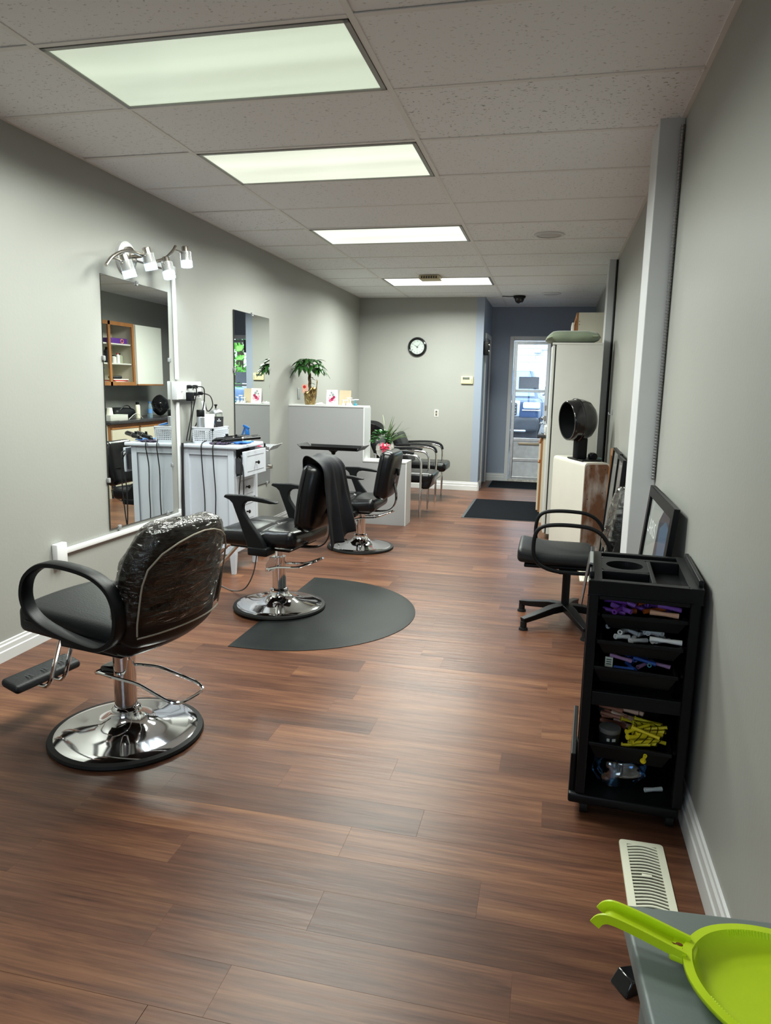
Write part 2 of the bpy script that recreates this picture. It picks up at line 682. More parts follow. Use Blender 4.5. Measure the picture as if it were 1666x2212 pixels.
# ---- floor: sub-floor slab and single planks laid across the room
floor = struct('floor', MB().box(XL - 0.1, XR + 0.1, YF - 0.1, YE + 0.1, -0.12, -0.006), mat('sub_floor', (0.02, 0.012, 0.009, 1), 0.8),
               'reddish brown wood laminate floor running across the shop', 'floor', smooth=0)
PW, PL_ = 0.1525, 0.913
row_end = {0: -0.018, 1: -0.55, 4: -0.345, 5: -0.873, 6: -0.5, 7: -0.12, 8: -0.655, 10: -0.81}
plank_meshes = {}
def plank(parent, x0, x1, y0, y1):
    key = (round(x1 - x0, 3), round(y1 - y0, 3))
    g = 0.0
    if key not in plank_meshes:
        w_, h_ = x1 - x0, y1 - y0
        o = MB()
        e = 0.0004
        zt = 0.0
        a = (-w_ / 2 + g, w_ / 2 - g, -h_ / 2 + g, h_ / 2 - g)
        vs = [(a[0], a[2], -0.006), (a[1], a[2], -0.006), (a[1], a[3], -0.006), (a[0], a[3], -0.006),
              (a[0], a[2], zt - 0.0003), (a[1], a[2], zt - 0.0003), (a[1], a[3], zt - 0.0003), (a[0], a[3], zt - 0.0003),
              (a[0] + e, a[2] + e, zt), (a[1] - e, a[2] + e, zt), (a[1] - e, a[3] - e, zt), (a[0] + e, a[3] - e, zt)]
        fs = [(8, 9, 10, 11)]
        for lo in (0, 4):
            for i in range(4):
                j = (i + 1) % 4
                fs.append((lo + i, lo + j, lo + 4 + j, lo + 4 + i))
        o.add(vs, fs)
        ob = o.build('plank', M_FLOOR, parent, smooth=0)
        plank_meshes[key] = ob.data
    else:
        ob = bpy.data.objects.new('plank', plank_meshes[key])
        COL.objects.link(ob)
        ob.parent = parent
    ob.location = ((x0 + x1) / 2, (y0 + y1) / 2, 0)
    return ob

rest = MB()
rng = random.Random(5)
k = -21
while True:
    y0 = 1.417 + PW * k
    y1 = y0 + PW
    if y0 >= YE + 0.05:
        break
    e0 = row_end.get(k, -0.9 * rng.random())
    x = e0
    while x > XL:
        x -= PL_
    xs = []
    while x < XR:
        a, b = max(x, XL), min(x + PL_, XR)
        if b - a > 0.03:
            xs.append((a, b))
        x += PL_
    if y1 > YF:
        for a, b in xs:
            ya, yb = max(y0, YF), min(y1, YE + 0.02)
            if yb > YB + 0.1 and b < XC - 0.1:
                continue
            if y0 > 1.2:
                plank(floor, a, b, ya, yb)
            else:
                rest.box(a + 0.0007, b - 0.0007, ya + 0.0007, yb - 0.0007, -0.006, 0.0)
    k += 1
rest.build('planks', M_FLOOR, floor, smooth=0, kind='stuff')

# ---- walls
struct('wall_left', MB().box(XL - 0.1, XL, YF - 0.1, YB + 0.1, -0.1, 2.75), M_WALL, 'grey painted wall carrying the two long mirrors', 'wall', smooth=0)
struct('wall_right', MB().box(XR, XR + 0.1, YF - 0.1, YE + 0.1, -0.1, 2.75), M_WALL, 'grey painted side wall behind the black trolley', 'wall', smooth=0)
struct('wall_back', MB().box(XL - 0.1, XC - 0.1, YB, YB + 0.1, -0.1, 2.75), M_WALL, 'grey back wall with the round clock', 'wall', smooth=0)
M_CORR = mat('corridor_blue_grey', L(142, 152, 168), 0.5, var=0.03, scale=1.5)  # one even tone, bluer than the other walls
wc = MB()
wc.box(XC - 0.1, XC, YB, 9.98, -0.1, 2.75).box(XC - 0.1, XC, 10.62, YE + 0.1, -0.1, 2.75).box(XC - 0.1, XC, 9.98, 10.62, 2.04, 2.75)
struct('wall_corridor', wc, M_CORR, 'short grey wall turning from back wall into corridor', 'wall', smooth=0)
DX0, DX1, DZ = -0.615, 0.27, 2.055     # back door opening
we = MB()
we.box(XC - 0.1, DX0, YE, YE + 0.1, -0.1, 2.75).box(DX1, XR + 0.1, YE, YE + 0.1, -0.1, 2.75).box(DX0, DX1, YE, YE + 0.1, DZ, 2.75).box(DX0, DX1, YE, YE + 0.1, -0.1, 0.012)
struct('wall_end', we, M_CORR, 'blue grey wall around the glazed back door', 'wall', smooth=0)
WX0, WX1, WZ0, WZ1 = -1.95, -0.25, 0.85, 2.15   # shop window behind the camera
wf = MB()
wf.box(XL - 0.1, WX0, YF - 0.1, YF, -0.1, 2.75).box(WX1, XR + 0.1, YF - 0.1, YF, -0.1, 2.75)
wf.box(WX0, WX1, YF - 0.1, YF, WZ1, 2.75).box(WX0, WX1, YF - 0.1, YF, -0.1, WZ0)
struct('wall_front', wf, M_WALL, 'shop-front wall around the wide street window', 'wall', smooth=0)
win = thing('window_1', 'wide street window with three white-framed panes', 'window', (0, 0, 0), kind='structure')
fr = MB()
for a in (WX0, WX0 + (WX1 - WX0) / 3, WX0 + 2 * (WX1 - WX0) / 3, WX1 - 0.05):
    fr.box(a, a + 0.05, YF - 0.08, YF - 0.02, WZ0, WZ1)
fr.box(WX0, WX1, YF - 0.08, YF - 0.02, WZ0, WZ0 + 0.05).box(WX0, WX1, YF - 0.08, YF - 0.02, WZ1 - 0.05, WZ1)
fr.build('window_frame', M_WHITE, win, smooth=0)
for i in range(3):
    a = WX0 + (WX1 - WX0) * i / 3 + 0.05
    MB().box(a, a + (WX1 - WX0) / 3 - 0.05, YF - 0.053, YF - 0.047, WZ0 + 0.05, WZ1 - 0.05).build('window_pane', M_PANE, win, smooth=0)

# ---- partition (half wall) with its low step and white caps
pt = MB()
pt.box(XL, -1.835, PY0, PY1, 0, 1.165).box(-1.835, -1.395, PY0, PY1, 0, 0.63)
part = struct('wall_partition', pt, M_PART, 'stepped half-height grey partition in front of the wash chairs', 'wall', smooth=0)
MB().box(XL, -1.828, PY0 - 0.006, PY1 + 0.006, 1.165, 1.18).build('wall_cap', M_WHITE, part, smooth=0, bevel=0.003)
MB().box(-1.835, -1.822, PY0 - 0.006, PY1 + 0.006, 0.645, 1.165).build('wall_cap', M_WHITE, part, smooth=0)
MB().box(-1.835, -1.385, PY0 - 0.006, PY1 + 0.006, 0.63, 0.645).build('wall_cap', M_WHITE, part, smooth=0, bevel=0.003)
MB().box(-1.395, -1.385, PY0 - 0.004, PY1 + 0.004, 0.0, 0.63).build('end_trim', M_WHITE, part, smooth=0)

# ---- pillars on the right wall
pl1 = MB().box(0.390, XR, 3.66, 3.935, 0, 2.72)
p1 = struct('wall_pillar', pl1, mat('pillar_paint', L(200, 202, 204), 0.4, var=0.02), 'white boxed pillar beside the framed poster', 'pillar', smooth=0, bevel=0.004)
p2 = struct('wall_pillar', MB().box(0.420, XR, 7.15, 7.40, 0, 2.72), MATS['pillar_paint'], 'white boxed pillar behind the tall cabinet', 'pillar', smooth=0, bevel=0.004)

# ---- baseboards with a stepped profile
def baseboard(name, p0, p1, nrm, h, label):
    p0, p1, n_ = Vector(p0), Vector(p1), Vector(nrm)
    prof = [(0, 0), (0.016, 0), (0.016, h * 0.52), (0.012, h * 0.56), (0.012, h * 0.80), (0.007, h * 0.86), (0.007, h * 0.97), (0.0, h)]
    vs = []
    for p in (p0, p1):
        for a, b in prof:
            vs.append(p + n_ * a + Vector((0, 0, b)))
    m_ = len(prof)
    fs = [(i, (i + 1) % m_, m_ + (i + 1) % m_, m_ + i) for i in range(m_)] + [tuple(range(m_)), tuple(range(m_, 2 * m_))]
    return struct(name, MB().add(vs, fs), M_WHITE, label, 'baseboard', smooth=0)
baseboard('baseboard_left', (XL, YF, 0), (XL, PY0, 0), (1, 0, 0), 0.10, 'white moulded baseboard under the long mirrors')
baseboard('baseboard_left', (XL, PY1, 0), (XL, YB, 0), (1, 0, 0), 0.10, 'white baseboard behind the wash chairs')
baseboard('baseboard_right', (XR, YF, 0), (XR, 3.66, 0), (-1, 0, 0), 0.125, 'white baseboard running past the black trolley')
baseboard('baseboard_right', (XR, 3.935, 0), (XR, 7.15, 0), (-1, 0, 0), 0.125, 'white baseboard behind the leaning frames')
baseboard('baseboard_back', (XL, YB, 0), (XC, YB, 0), (0, -1, 0), 0.115, 'white baseboard below the round clock')
baseboard('baseboard_corridor', (XC, YB, 0), (XC, 9.93, 0), (1, 0, 0), 0.115, 'short white baseboard at the corridor corner')
baseboard('baseboard_end', (XC, YE, 0), (-0.66, YE, 0), (0, -1, 0), 0.115, 'white baseboard next to the back door')

# ---- suspended ceiling: slab above, single tiles, grid tees
ceiling = struct('ceiling', MB().box(XL - 0.1, XR + 0.1, YF - 0.1, YE + 0.1, 0.06, 0.1), mat('plenum', (0.12, 0.12, 0.12, 1), 0.9),
                 'suspended ceiling of pitted off-white panels', 'ceiling', smooth=0)
ceiling.location = (0, 0, 2.6359)
ceiling.rotation_euler = (-math.atan(0.0109), 0, 0)
GX = [XL, -1.951, -0.732, XR]
GY0, GS = 2.540, 0.6096
light_rows = {0: 0, 2: 1, 5: 2, 9: 3, -4: 4}
tile_mesh = {}
rng = random.Random(3)
def ctile(x0, x1, y0, y1):
    key = (round(x1 - x0, 3), round(y1 - y0, 3))
    if key not in tile_mesh:
        o = MB().box(-(x1 - x0) / 2, (x1 - x0) / 2, -(y1 - y0) / 2, (y1 - y0) / 2, 0.002, 0.016).build('ceiling_tile', M_TILE, ceiling, smooth=0)
        tile_mesh[key] = o.data
    else:
        o = bpy.data.objects.new('ceiling_tile', tile_mesh[key])
        COL.objects.link(o)
        o.parent = ceiling
    o.location = ((x0 + x1) / 2, (y0 + y1) / 2, rng.uniform(-0.0005, 0.002))
    o.rotation_euler = (rng.uniform(-0.004, 0.004), rng.uniform(-0.0012, 0.0012), 0)
def tee(x0, x1, y0, y1):
    MB().box(x0, x1, y0, y1, -0.001, 0.003).build('grid_tee', M_TEE, ceiling, smooth=0)
LIGHT_SPOTS = []
i = -7
while GY0 + GS * i < YE:
    ya, yb = max(YF, GY0 + GS * i), min(YE, GY0 + GS * (i + 1))
    for c in range(3):
        xa, xb = GX[c], GX[c + 1]
        y0_, y1_ = ya + 0.003, yb - 0.003
        if c < 2 and ya >= YB:
            if c == 0:
                continue
            xa = XC
        elif c < 2 and yb > YB:
            y1_ = YB
        if c == 1 and i in light_rows:
            LIGHT_SPOTS.append((light_rows[i], (xa + xb) / 2, (ya + yb) / 2))
            continue
        if y1_ - y0_ > 0.04:
            ctile(xa + 0.003, xb - 0.003, y0_, y1_)
            if c == 1 and ya < YB < yb:
                ctile(XC + 0.003, xb - 0.003, YB + 0.003, yb - 0.003)
    if YF < ya:
        for c in range(3):
            if c == 0 and ya > YB:
                continue
            tee((XC if (c == 1 and ya > YB) else GX[c]) + 0.013, GX[c + 1] - 0.013, ya - 0.012, ya + 0.012)
    i += 1
for gx in GX[1:3]:
    tee(gx - 0.012, gx + 0.012, YF, YB if gx < XC else YE)
# wall angle around the edge
tee(XL, XL + 0.02, YF, YB)
tee(XR - 0.02, XR, YF, YE)
tee(XL, XC, YB - 0.02, YB)

# ---- fluorescent troffers
M_LENS = [lens_mat('lens_a', (0.84, 1.0, 0.76, 1), 0.62), lens_mat('lens_b', (0.92, 1.0, 0.80, 1), 0.85),
          lens_mat('lens_c', (0.95, 1.0, 0.88, 1), 0.98), lens_mat('lens_d', (1.0, 1.0, 0.95, 1), 1.7), lens_mat('lens_e', (0.92, 1.0, 0.85, 1), 0.9)]
M_RIM = mat('troffer_rim', L(150, 150, 146), 0.4, 0.3)
LIGHT_LABELS = ['largest greenish fluorescent ceiling light, nearest the camera', 'second fluorescent ceiling light from the camera', 'third fluorescent ceiling light from the camera',
                'bright white fluorescent ceiling light by the back wall', 'fluorescent ceiling light above the street window end']
for idx, lx, ly in LIGHT_SPOTS:
    t = thing('ceiling_light', LIGHT_LABELS[idx], 'ceiling light', (lx, ly, ceil_z(ly)), group='fluorescent ceiling lights')
    t.rotation_euler = ceiling.rotation_euler
    hx, hy = 0.607 - 0.012, 0.302 - 0.012
    rim = MB()
    for (a, b, c, d) in ((-hx, hx, -hy, -hy + 0.02), (-hx, hx, hy - 0.02, hy), (-hx, -hx + 0.02, -hy, hy), (hx - 0.02, hx, -hy, hy)):
        rim.box(a, b, c, d, -0.004, 0.012)
    rim.build('rim', M_RIM, t, smooth=0)
    MB().box(-hx, hx, -hy, hy, 0.012, 0.05).build('housing', M_RIM, t, smooth=0)
    MB().box(-hx + 0.018, hx - 0.018, -hy + 0.018, hy - 0.018, 0.000, 0.006).build('lens', M_LENS[idx], t, smooth=0)
    ld = bpy.data.lights.new('fluorescent_tubes', 'AREA')
    ld.shape = 'RECTANGLE'
    ld.size = 1.12
    ld.size_y = 0.52
    ld.energy = PANEL_WATTS * (0.85, 0.95, 1.1, 1.6, 0.15)[idx]
    ld.color = (0.95, 1.0, 0.92)
    ld.spread = radians(165)
    lo = bpy.data.objects.new('fluorescent_tubes', ld)
    COL.objects.link(lo)
    lo.parent = t
    lo.location = (0, 0, -0.006)

# ---- ceiling fittings
def ceil_thing(name, label, cat, x, y, group=None):
    t = thing(name, label, cat, (x, y, ceil_z(y)), group=group)
    return t
for nm, x, y in (('white round ceiling speaker in the side bay', -0.112, 6.014), ('white round ceiling speaker close to the dome camera', -0.107, 9.4)):
    t = ceil_thing('ceiling_speaker', nm, 'speaker', x, y, 'round ceiling speakers')
    MB().lathe([(0.115, 0.004), (0.115, -0.006), (0.100, -0.010), (0.094, -0.006)], 32, close=False).build('rim', M_PLASTIC_W, t)
    MB().lathe([(0.096, -0.004), (0.05, -0.009), (0.0, -0.011)], 32, close=False).build('grille', mat('speaker_grille', L(190, 188, 182), 0.5, var=0.2, scale=400), t)
t = ceil_thing('ceiling_sensor', 'beige box with a perforated face hanging below ceiling', 'sensor', -1.37, 7.93)
MB().rbox((0, 0, -0.022), (0.22, 0.20, 0.04), 0.008, 2).build('body', mat('beige_plastic', L(196, 184, 148), 0.45), t)
gl = MB()
for a in range(7):
    gl.box(-0.085 + a * 0.026, -0.070 + a * 0.026, -0.104, -0.098, -0.036, -0.012)
gl.build('grille', mat('dark_slots', (0.05, 0.045, 0.035, 1), 0.6), t, smooth=0)
t = ceil_thing('dome_camera', 'small black dome security camera on the ceiling', 'camera', -0.505, 9.60)
MB().lathe([(0.0, 0.0), (0.075, 0.0), (0.078, -0.012), (0.07, -0.03), (0.0, -0.03)], 28).build('collar', M_BLACK, t)
MB().lathe([(0.06, -0.028), (0.058, -0.05), (0.045, -0.075), (0.022, -0.09), (0.0, -0.094)], 24, close=False).build('dome', M_BLACK_G, t)
MB().tube(smooth_path([(-0.07, 0, -0.004), (-0.12, 0.01, -0.006), (-0.17, -0.01, -0.004), (-0.22, 0.0, 0.0)]), 0.005, 6).build('cable', M_CORD, t)

# ================================================================== BACK DOOR, END WALL
dr = thing('door_1', 'aluminium storm door with two glass panes at corridor end', 'door', (0, 0, 0), kind='structure')
cs = MB()
cs.box(DX0 - 0.055, DX0, YE - 0.018, YE, 0, DZ + 0.055).box(DX1, DX1 + 0.055, YE - 0.018, YE, 0, DZ + 0.055).box(DX0, DX1, YE - 0.018, YE, DZ, DZ + 0.055)
cs.build('door_casing', M_WHITE, dr, smooth=0, bevel=0.004)
sy0, sy1 = YE + 0.055, YE + 0.085
sf = MB()
sf.box(DX0 + 0.005, DX0 + 0.055, sy0, sy1, 0.03, DZ - 0.01).box(DX1 - 0.055, DX1 - 0.005, sy0, sy1, 0.03, DZ - 0.01)
sf.box(DX0 + 0.055, DX1 - 0.055, sy0, sy1, DZ - 0.055, DZ - 0.01).box(DX0 + 0.055, DX1 - 0.055, sy0, sy1, 1.315, 1.355)
sf.box(DX0 + 0.055, DX1 - 0.055, sy0, sy1, 0.60, 0.645).box(DX0 + 0.055, DX1 - 0.055, sy0, sy1, 0.30, 0.345).box(DX0 + 0.055, DX1 - 0.055, sy0, sy1, 0.03, 0.07)
sf.build('door_frame', M_ALU, dr, smooth=0, bevel=0.003)
MB().box(DX0 + 0.055, DX1 - 0.055, sy0 + 0.012, sy0 + 0.018, 1.355, DZ - 0.055).build('glass_pane', M_PANE, dr, smooth=0)
MB().box(DX0 + 0.055, DX1 - 0.055, sy0 + 0.012, sy0 + 0.018, 0.645, 1.315).build('glass_pane', M_PANE, dr, smooth=0)
MB().box(DX0 + 0.055, DX1 - 0.055, sy0 + 0.008, sy1 - 0.008, 0.345, 0.60).build('kick_panel', mat('scuffed_panel', L(196, 200, 204), 0.5, var=0.12, scale=14), dr, smooth=0)
MB().box(DX0 + 0.055, DX1 - 0.055, sy0 + 0.008, sy1 - 0.008, 0.07, 0.30).build('kick_panel', MATS['scuffed_panel'], dr, smooth=0)
MB().rbox(((DX0 + DX1) / 2 - 0.16, sy0 - 0.006, 0.565), (0.30, 0.016, 0.03), 0.004, 2).build('letter_flap', mat('brass_flap', L(180, 164, 140), 0.4, 0.5), dr)
MB().box(DX0, DX1, YE - 0.01, YE + 0.1, 0.0, 0.03).build('threshold', mat('worn_sill', L(190, 186, 178), 0.6, var=0.35, scale=30), dr, smooth=0)
MB().ball((-0.16, sy0 - 0.035, 0.87), 0.026, s=(1, 0.8, 1)).cyl((-0.16, sy0, 0.87), (-0.16, sy0 - 0.03, 0.87), 0.010).build('knob', M_CHROME, dr)
sg = thing('window_sign', 'blank grey back of a sign hung in the back door glass', 'sign', (-0.375, YE + 0.045, 1.365))
MB().box(-0.145, 0.145, -0.003, 0.003, 0, 0.175).build('board', mat('sign_back', L(176, 190, 214), 0.7, var=0.05), sg, smooth=0)
MB().box(0.07, 0.115, -0.0045, -0.003, 0.008, 0.016).build('imprint', M_BLACK, sg, smooth=0)

# inner wooden door standing open, its latch edge toward the room
di = thing('door_2', 'white inner door standing open with latch plates on its edge', 'door', (0.185, 10.775, 0.0), radians(-110.5), kind='structure')
MB().box(0, 0.83, -0.0225, 0.0225, 0.015, 2.03).build('door_slab', mat('door_paint', L(178, 182, 190), 0.4, var=0.02), di, smooth=0, bevel=0.003)
for z in (0.98, 1.12):
    MB().box(0.829, 0.8325, -0.012, 0.012, z - 0.035, z + 0.035).build('latch_plate', M_STEEL, di, smooth=0)
MB().ball((0.765, -0.06, 0.98), 0.028).cyl((0.765, -0.02, 0.98), (0.765, -0.05, 0.98), 0.012).build('knob', M_CHROME, di)

# washroom door in the corridor side wall
dw = thing('door_3', 'white side door with casing in the corridor wall', 'door', (0, 0, 0), kind='structure')
cs = MB()
cs.box(XC, XC + 0.018, 9.925, 9.98, 0, 2.095).box(XC, XC + 0.018, 10.62, 10.675, 0, 2.095).box(XC, XC + 0.018, 9.98, 10.62, 2.04, 2.095)
cs.build('door_casing', M_WHITE, dw, smooth=0, bevel=0.004)
MB().box(XC - 0.06, XC - 0.02, 9.98, 10.62, 0.01, 2.04).build('door_slab', mat('grey_door', L(168, 174, 184), 0.45), dw, smooth=0)
MB().cyl((XC - 0.02, 10.05, 1.40), (XC + 0.015, 10.05, 1.40), 0.018).build('lock', M_CHROME, dw)
t = thing('alarm_box', 'small black control box with two lamps above side door', 'control box', (XC, 9.80, 1.80))
MB().rbox((0.035, 0, 0.09), (0.068, 0.13, 0.18), 0.006, 2).build('case', M_BLACK, t)
for z in (0.05, 0.13):
    MB().ball((0.07, -0.055, z), 0.016, s=(1, 0.6, 1)).build('lamp', M_CHROME, t)
MB().tube([(0.02, 0, 0.18), (0.02, 0, 0.22)], 0.004, 6).build('cable', M_CORD, t)

for nm, x0, x1, y0, y1 in (('large dark doormat before the cabinets', -0.905, -0.02, 7.60, 8.93), ('small dark doormat at the back door', -0.86, 0.05, 10.02, 10.78)):
    t = thing('doormat', nm, 'doormat', ((x0 + x1) / 2, (y0 + y1) / 2, 0.0), group='dark entrance mats')
    hx, hy = (x1 - x0) / 2, (y1 - y0) / 2
    MB().box(-hx, hx, -hy, hy, 0, 0.004).build('edge', mat('mat_edge', (0.05, 0.055, 0.06, 1), 0.5), t, smooth=0)
    MB().box(-hx + 0.03, hx - 0.03, -hy + 0.02, hy - 0.02, 0.004, 0.009).build('pile', mat('mat_pile', (0.006, 0.0075, 0.010, 1), 0.95, spec=0.1, var=0.5, scale=90, bump=0.8, bscale=300), t, smooth=0)
# ================================================================== EXTERIOR beyond the back door
M_ASPH = mat('asphalt', L(120, 124, 128), 0.9, var=0.2, scale=12)
tag(MB().box(-30, 30, YE + 0.1, 60, -0.16, -0.12).box(-30, 30, -30, YF - 0.1, -0.16, -0.12).build('ground_outside', M_ASPH, None, smooth=0), 'pale asphalt yard outside the doors', 'ground', kind='structure')
bd = thing('outside_building', 'white painted block building across the yard', 'building', (0, 0, 0), kind='structure')
M_BLDG = mat('white_block', L(228, 230, 232), 0.8)
MB().box(-16, 0.62, 22.06, 26, -0.12, 7).build('wall_core', mat('mortar', L(196, 198, 202), 0.9), bd, smooth=0)
bmesh_block = None
for r in range(17):
    z0 = 0.5 + r * 0.2
    for c in range(7):
        x0 = -2.2 + c * 0.4 + (0.2 if r % 2 else 0.0)
        if x0 > 0.45:
            continue
        if bmesh_block is None:
            bo = MB().box(0, 0.392, 0, 0.06, 0, 0.192).build('block', M_BLDG, bd, smooth=0)
            bmesh_block = bo.data
        else:
            bo = bpy.data.objects.new('block', bmesh_block)
            COL.objects.link(bo)
            bo.parent = bd
        bo.location = (x0, 22.0, z0)
MB().box(-16, -2.2, 22.0, 22.06, -0.12, 7).box(-2.2, 0.62, 22.0, 22.06, -0.12, 0.498).box(-2.2, 0.62, 22.0, 22.06, 3.9, 7).build('wall_face', M_BLDG, bd, smooth=0)
pp = thing('outside_conduit', 'grey conduit and fitting on the white block building', 'pipe', (0, 0, 0))
MB().tube(round_path([(-0.62, 21.95, 7.0), (-0.62, 21.95, 2.42)], 0.1), 0.035, 8).build('pipe', mat('pale_pipe', L(176, 180, 188), 0.5), pp)
MB().rbox((-0.55, 21.93, 2.40), (0.20, 0.12, 0.10), 0.02, 2).build('fitting', MATS['pale_pipe'], pp)
MB().tube([(-0.45, 21.95, 2.46), (0.55, 21.95, 2.46)], 0.02, 8).build('branch', MATS['pale_pipe'], pp)

# pickup truck parked nose toward the door
tk = thing('outside_pickup_truck', 'dark blue pickup truck parked nose toward the back door', 'truck', (-1.25, 17.2, -0.12))
M_TRUCK = mat('truck_paint', L(52, 70, 102), 0.35, spec=0.3, coat=0.08)
M_TGLASS = mat('truck_glass', L(112, 150, 200), 0.2, spec=0.3)
M_TBLACK = mat('truck_black', (0.03, 0.033, 0.04, 1), 0.5, var=0.4, scale=6)
def tdef(p):
    return (p.x * (1 - 0.05 * max(0, -p.y)), p.y, p.z - 0.03 * p.x * p.x)
MB().rbox((0, 0.95, 0.98), (1.9, 1.9, 0.52), 0.12, 4, deform=tdef).build('bonnet', M_TRUCK, tk)
MB().rbox((0, 3.6, 0.90), (1.94, 3.6, 0.66), 0.10, 3).build('body', M_TRUCK, tk)
cab = MB()
cab.add([(-0.86, 1.75, 1.20), (0.86, 1.75, 1.20), (0.66, 2.55, 1.92), (-0.66, 2.55, 1.92), (-0.9, 4.2, 1.2), (0.9, 4.2, 1.2), (0.66, 4.0, 1.94), (-0.66, 4.0, 1.94)],
        [(0, 1, 2, 3), (3, 2, 6, 7), (4, 7, 6, 5), (0, 3, 7, 4), (1, 5, 6, 2), (0, 4, 5, 1)])
cab.build('cab', M_TRUCK, tk, bevel=0.04)
ws = MB().add([(-0.76, 1.80, 1.245), (0.76, 1.80, 1.245), (0.585, 2.49, 1.875), (-0.585, 2.49, 1.875)], [(0, 1, 2, 3)])
o = ws.build('windscreen', M_TGLASS, tk, smooth=0, thick=0.01)
o.location = (0, -0.03, 0.025)
MB().rbox((0, 0.02, 0.99), (0.98, 0.10, 0.40), 0.05, 3).build('grille_surround', mat('truck_chrome', (0.7, 0.72, 0.75, 1), 0.2, 1.0), tk)
gr = MB().rbox((0, -0.025, 0.99), (0.84, 0.03, 0.30), 0.04, 3).build('grille', M_TBLACK, tk)
for z in (0.89, 0.96, 1.03, 1.10):
    MB().box(-0.40, 0.40, -0.05, -0.035, z - 0.008, z + 0.008).build('grille_bar', MATS['truck_chrome'], gr, smooth=0)
for x in (-0.3, -0.18, -0.06, 0.06, 0.18, 0.3):
    MB().box(x - 0.008, x + 0.008, -0.05, -0.035, 0.86, 1.13).build('grille_bar', MATS['truck_chrome'], gr, smooth=0)
for s in (-1, 1):
    MB().rbox((s * 0.74, 0.06, 1.08), (0.40, 0.16, 0.16), 0.05, 3).build('headlight', mat('headlight', L(206, 220, 236), 0.1, coat=0.5), tk)
    MB().rbox((s * 0.74, 0.02, 0.97), (0.42, 0.10, 0.035), 0.015, 2).build('lamp_trim', MATS['truck_chrome'], tk)
    MB().cyl((s * 0.72, -0.06, 0.70), (s * 0.72, 0.05, 0.70), 0.075, n=20).build('fog_lamp', MATS['headlight'], tk)
    MB().rbox((s * 1.12, 1.9, 1.42), (0.24, 0.12, 0.26), 0.05, 3).tube([(s * 0.95, 1.9, 1.30), (s * 1.06, 1.9, 1.34)], 0.03).build('wing_mirror', M_TBLACK, tk)
    MB().cyl((s * 0.68, 1.0, 0.38), (s * 0.95, 1.0, 0.38), 0.38, n=28).build('wheel', M_RUBBER, tk)
    MB().cyl((s * 0.68, 4.4, 0.38), (s * 0.95, 4.4, 0.38), 0.38, n=28).build('wheel', M_RUBBER, tk)
MB().rbox((0, 0.0, 0.64), (1.86, 0.26, 0.34), 0.08, 3).build('bumper', M_TBLACK, tk)
MB().rbox((0, -0.06, 0.50), (1.3, 0.14, 0.06), 0.03, 2).build('skid_bar', MATS['truck_chrome'], tk)
MB().box(-0.9, 0.9, 0.3, 5.2, 0.30, 0.62).build('underbody', M_TBLACK, tk, smooth=0)

# pale blue car seen only in the mirror
ck = thing('outside_car', 'pale blue parked car reflected in the far mirror', 'car', (2.45, 16.6, -0.12), radians(12))
M_CAR = mat('car_paint', L(150, 176, 216), 0.22, coat=0.7)
MB().rbox((0, 0, 0.62), (1.8, 4.4, 0.62), 0.16, 4).build('body', M_CAR, ck)
MB().rbox((0, 0.2, 1.12), (1.5, 2.3, 0.5), 0.2, 4, deform=lambda p: (p.x * (1 - 0.35 * max(0, p.z)), p.y * (1 - 0.5 * max(0, p.z)), p.z)).build('cabin', mat('car_glass', L(70, 92, 122), 0.08), ck)
MB().box(-0.7, 0.7, -2.225, -2.2, 0.74, 0.80).build('tail_strip', mat('tail_red', L(210, 60, 66), 0.3), ck, smooth=0)
MB().rbox((0, -2.18, 0.45), (1.78, 0.2, 0.2), 0.06, 3).build('bumper', mat('car_trim', L(90, 106, 132), 0.4), ck)
for x in (-0.8, 0.8):
    for y in (-1.35, 1.35):
        MB().cyl((x - 0.1, y, 0.32), (x + 0.1, y, 0.32), 0.32, n=24).build('wheel', M_RUBBER, ck)

# leafy trees behind the yard
M_LEAF_OUT = mat('tree_leaf', L(112, 176, 70), 0.6, var=0.45, scale=2.0)
M_BARK = mat('bark', L(86, 70, 54), 0.9, var=0.3)
rng = random.Random(21)
for nm, tx, ty, tr in (('bushy green tree beyond the parked car', 5.2, 23.0, 3.1), ('wide green tree at the yard corner', 11.4, 26.5, 2.8), ('green tree standing beside the white building', 1.9, 30.5, 2.2)):
    t = thing('tree_outside', nm, 'tree', (tx, ty, -0.12), group='trees beyond the yard')
    MB().tube([(0, 0, 0), (0.1, 0, 1.2), (0.0, 0.1, 2.4), (0.1, 0, 3.4)], 0.16, 8, scales=[1.3, 1, 0.8, 0.5]).build('trunk', M_BARK, t)
    lf = MB()
    for _ in range(5200):
        u, v_, r_ = rng.uniform(-1, 1), rng.uniform(0, 2 * pi), rng.uniform(0.55, 1) ** 0.5
        s_ = sqrt(1 - u * u)
        p = Vector((tr * r_ * s_ * cos(v_), tr * r_ * s_ * sin(v_), 2.3 + tr * 0.95 * r_ * u))
        if p.z < 0.15:
            continue
        a = Vector((rng.uniform(-1, 1), rng.uniform(-1, 1), rng.uniform(-1, 1))).normalized()
        b = a.orthogonal().normalized()
        s2 = rng.uniform(0.10, 0.2)
        lf.add([p - a * s2, p + b * s2 * 0.5, p + a * s2, p - b * s2 * 0.5], [(0, 1, 2, 3)])
    lf.build('foliage', M_LEAF_OUT, t, smooth=0, kind='stuff', merge=False)
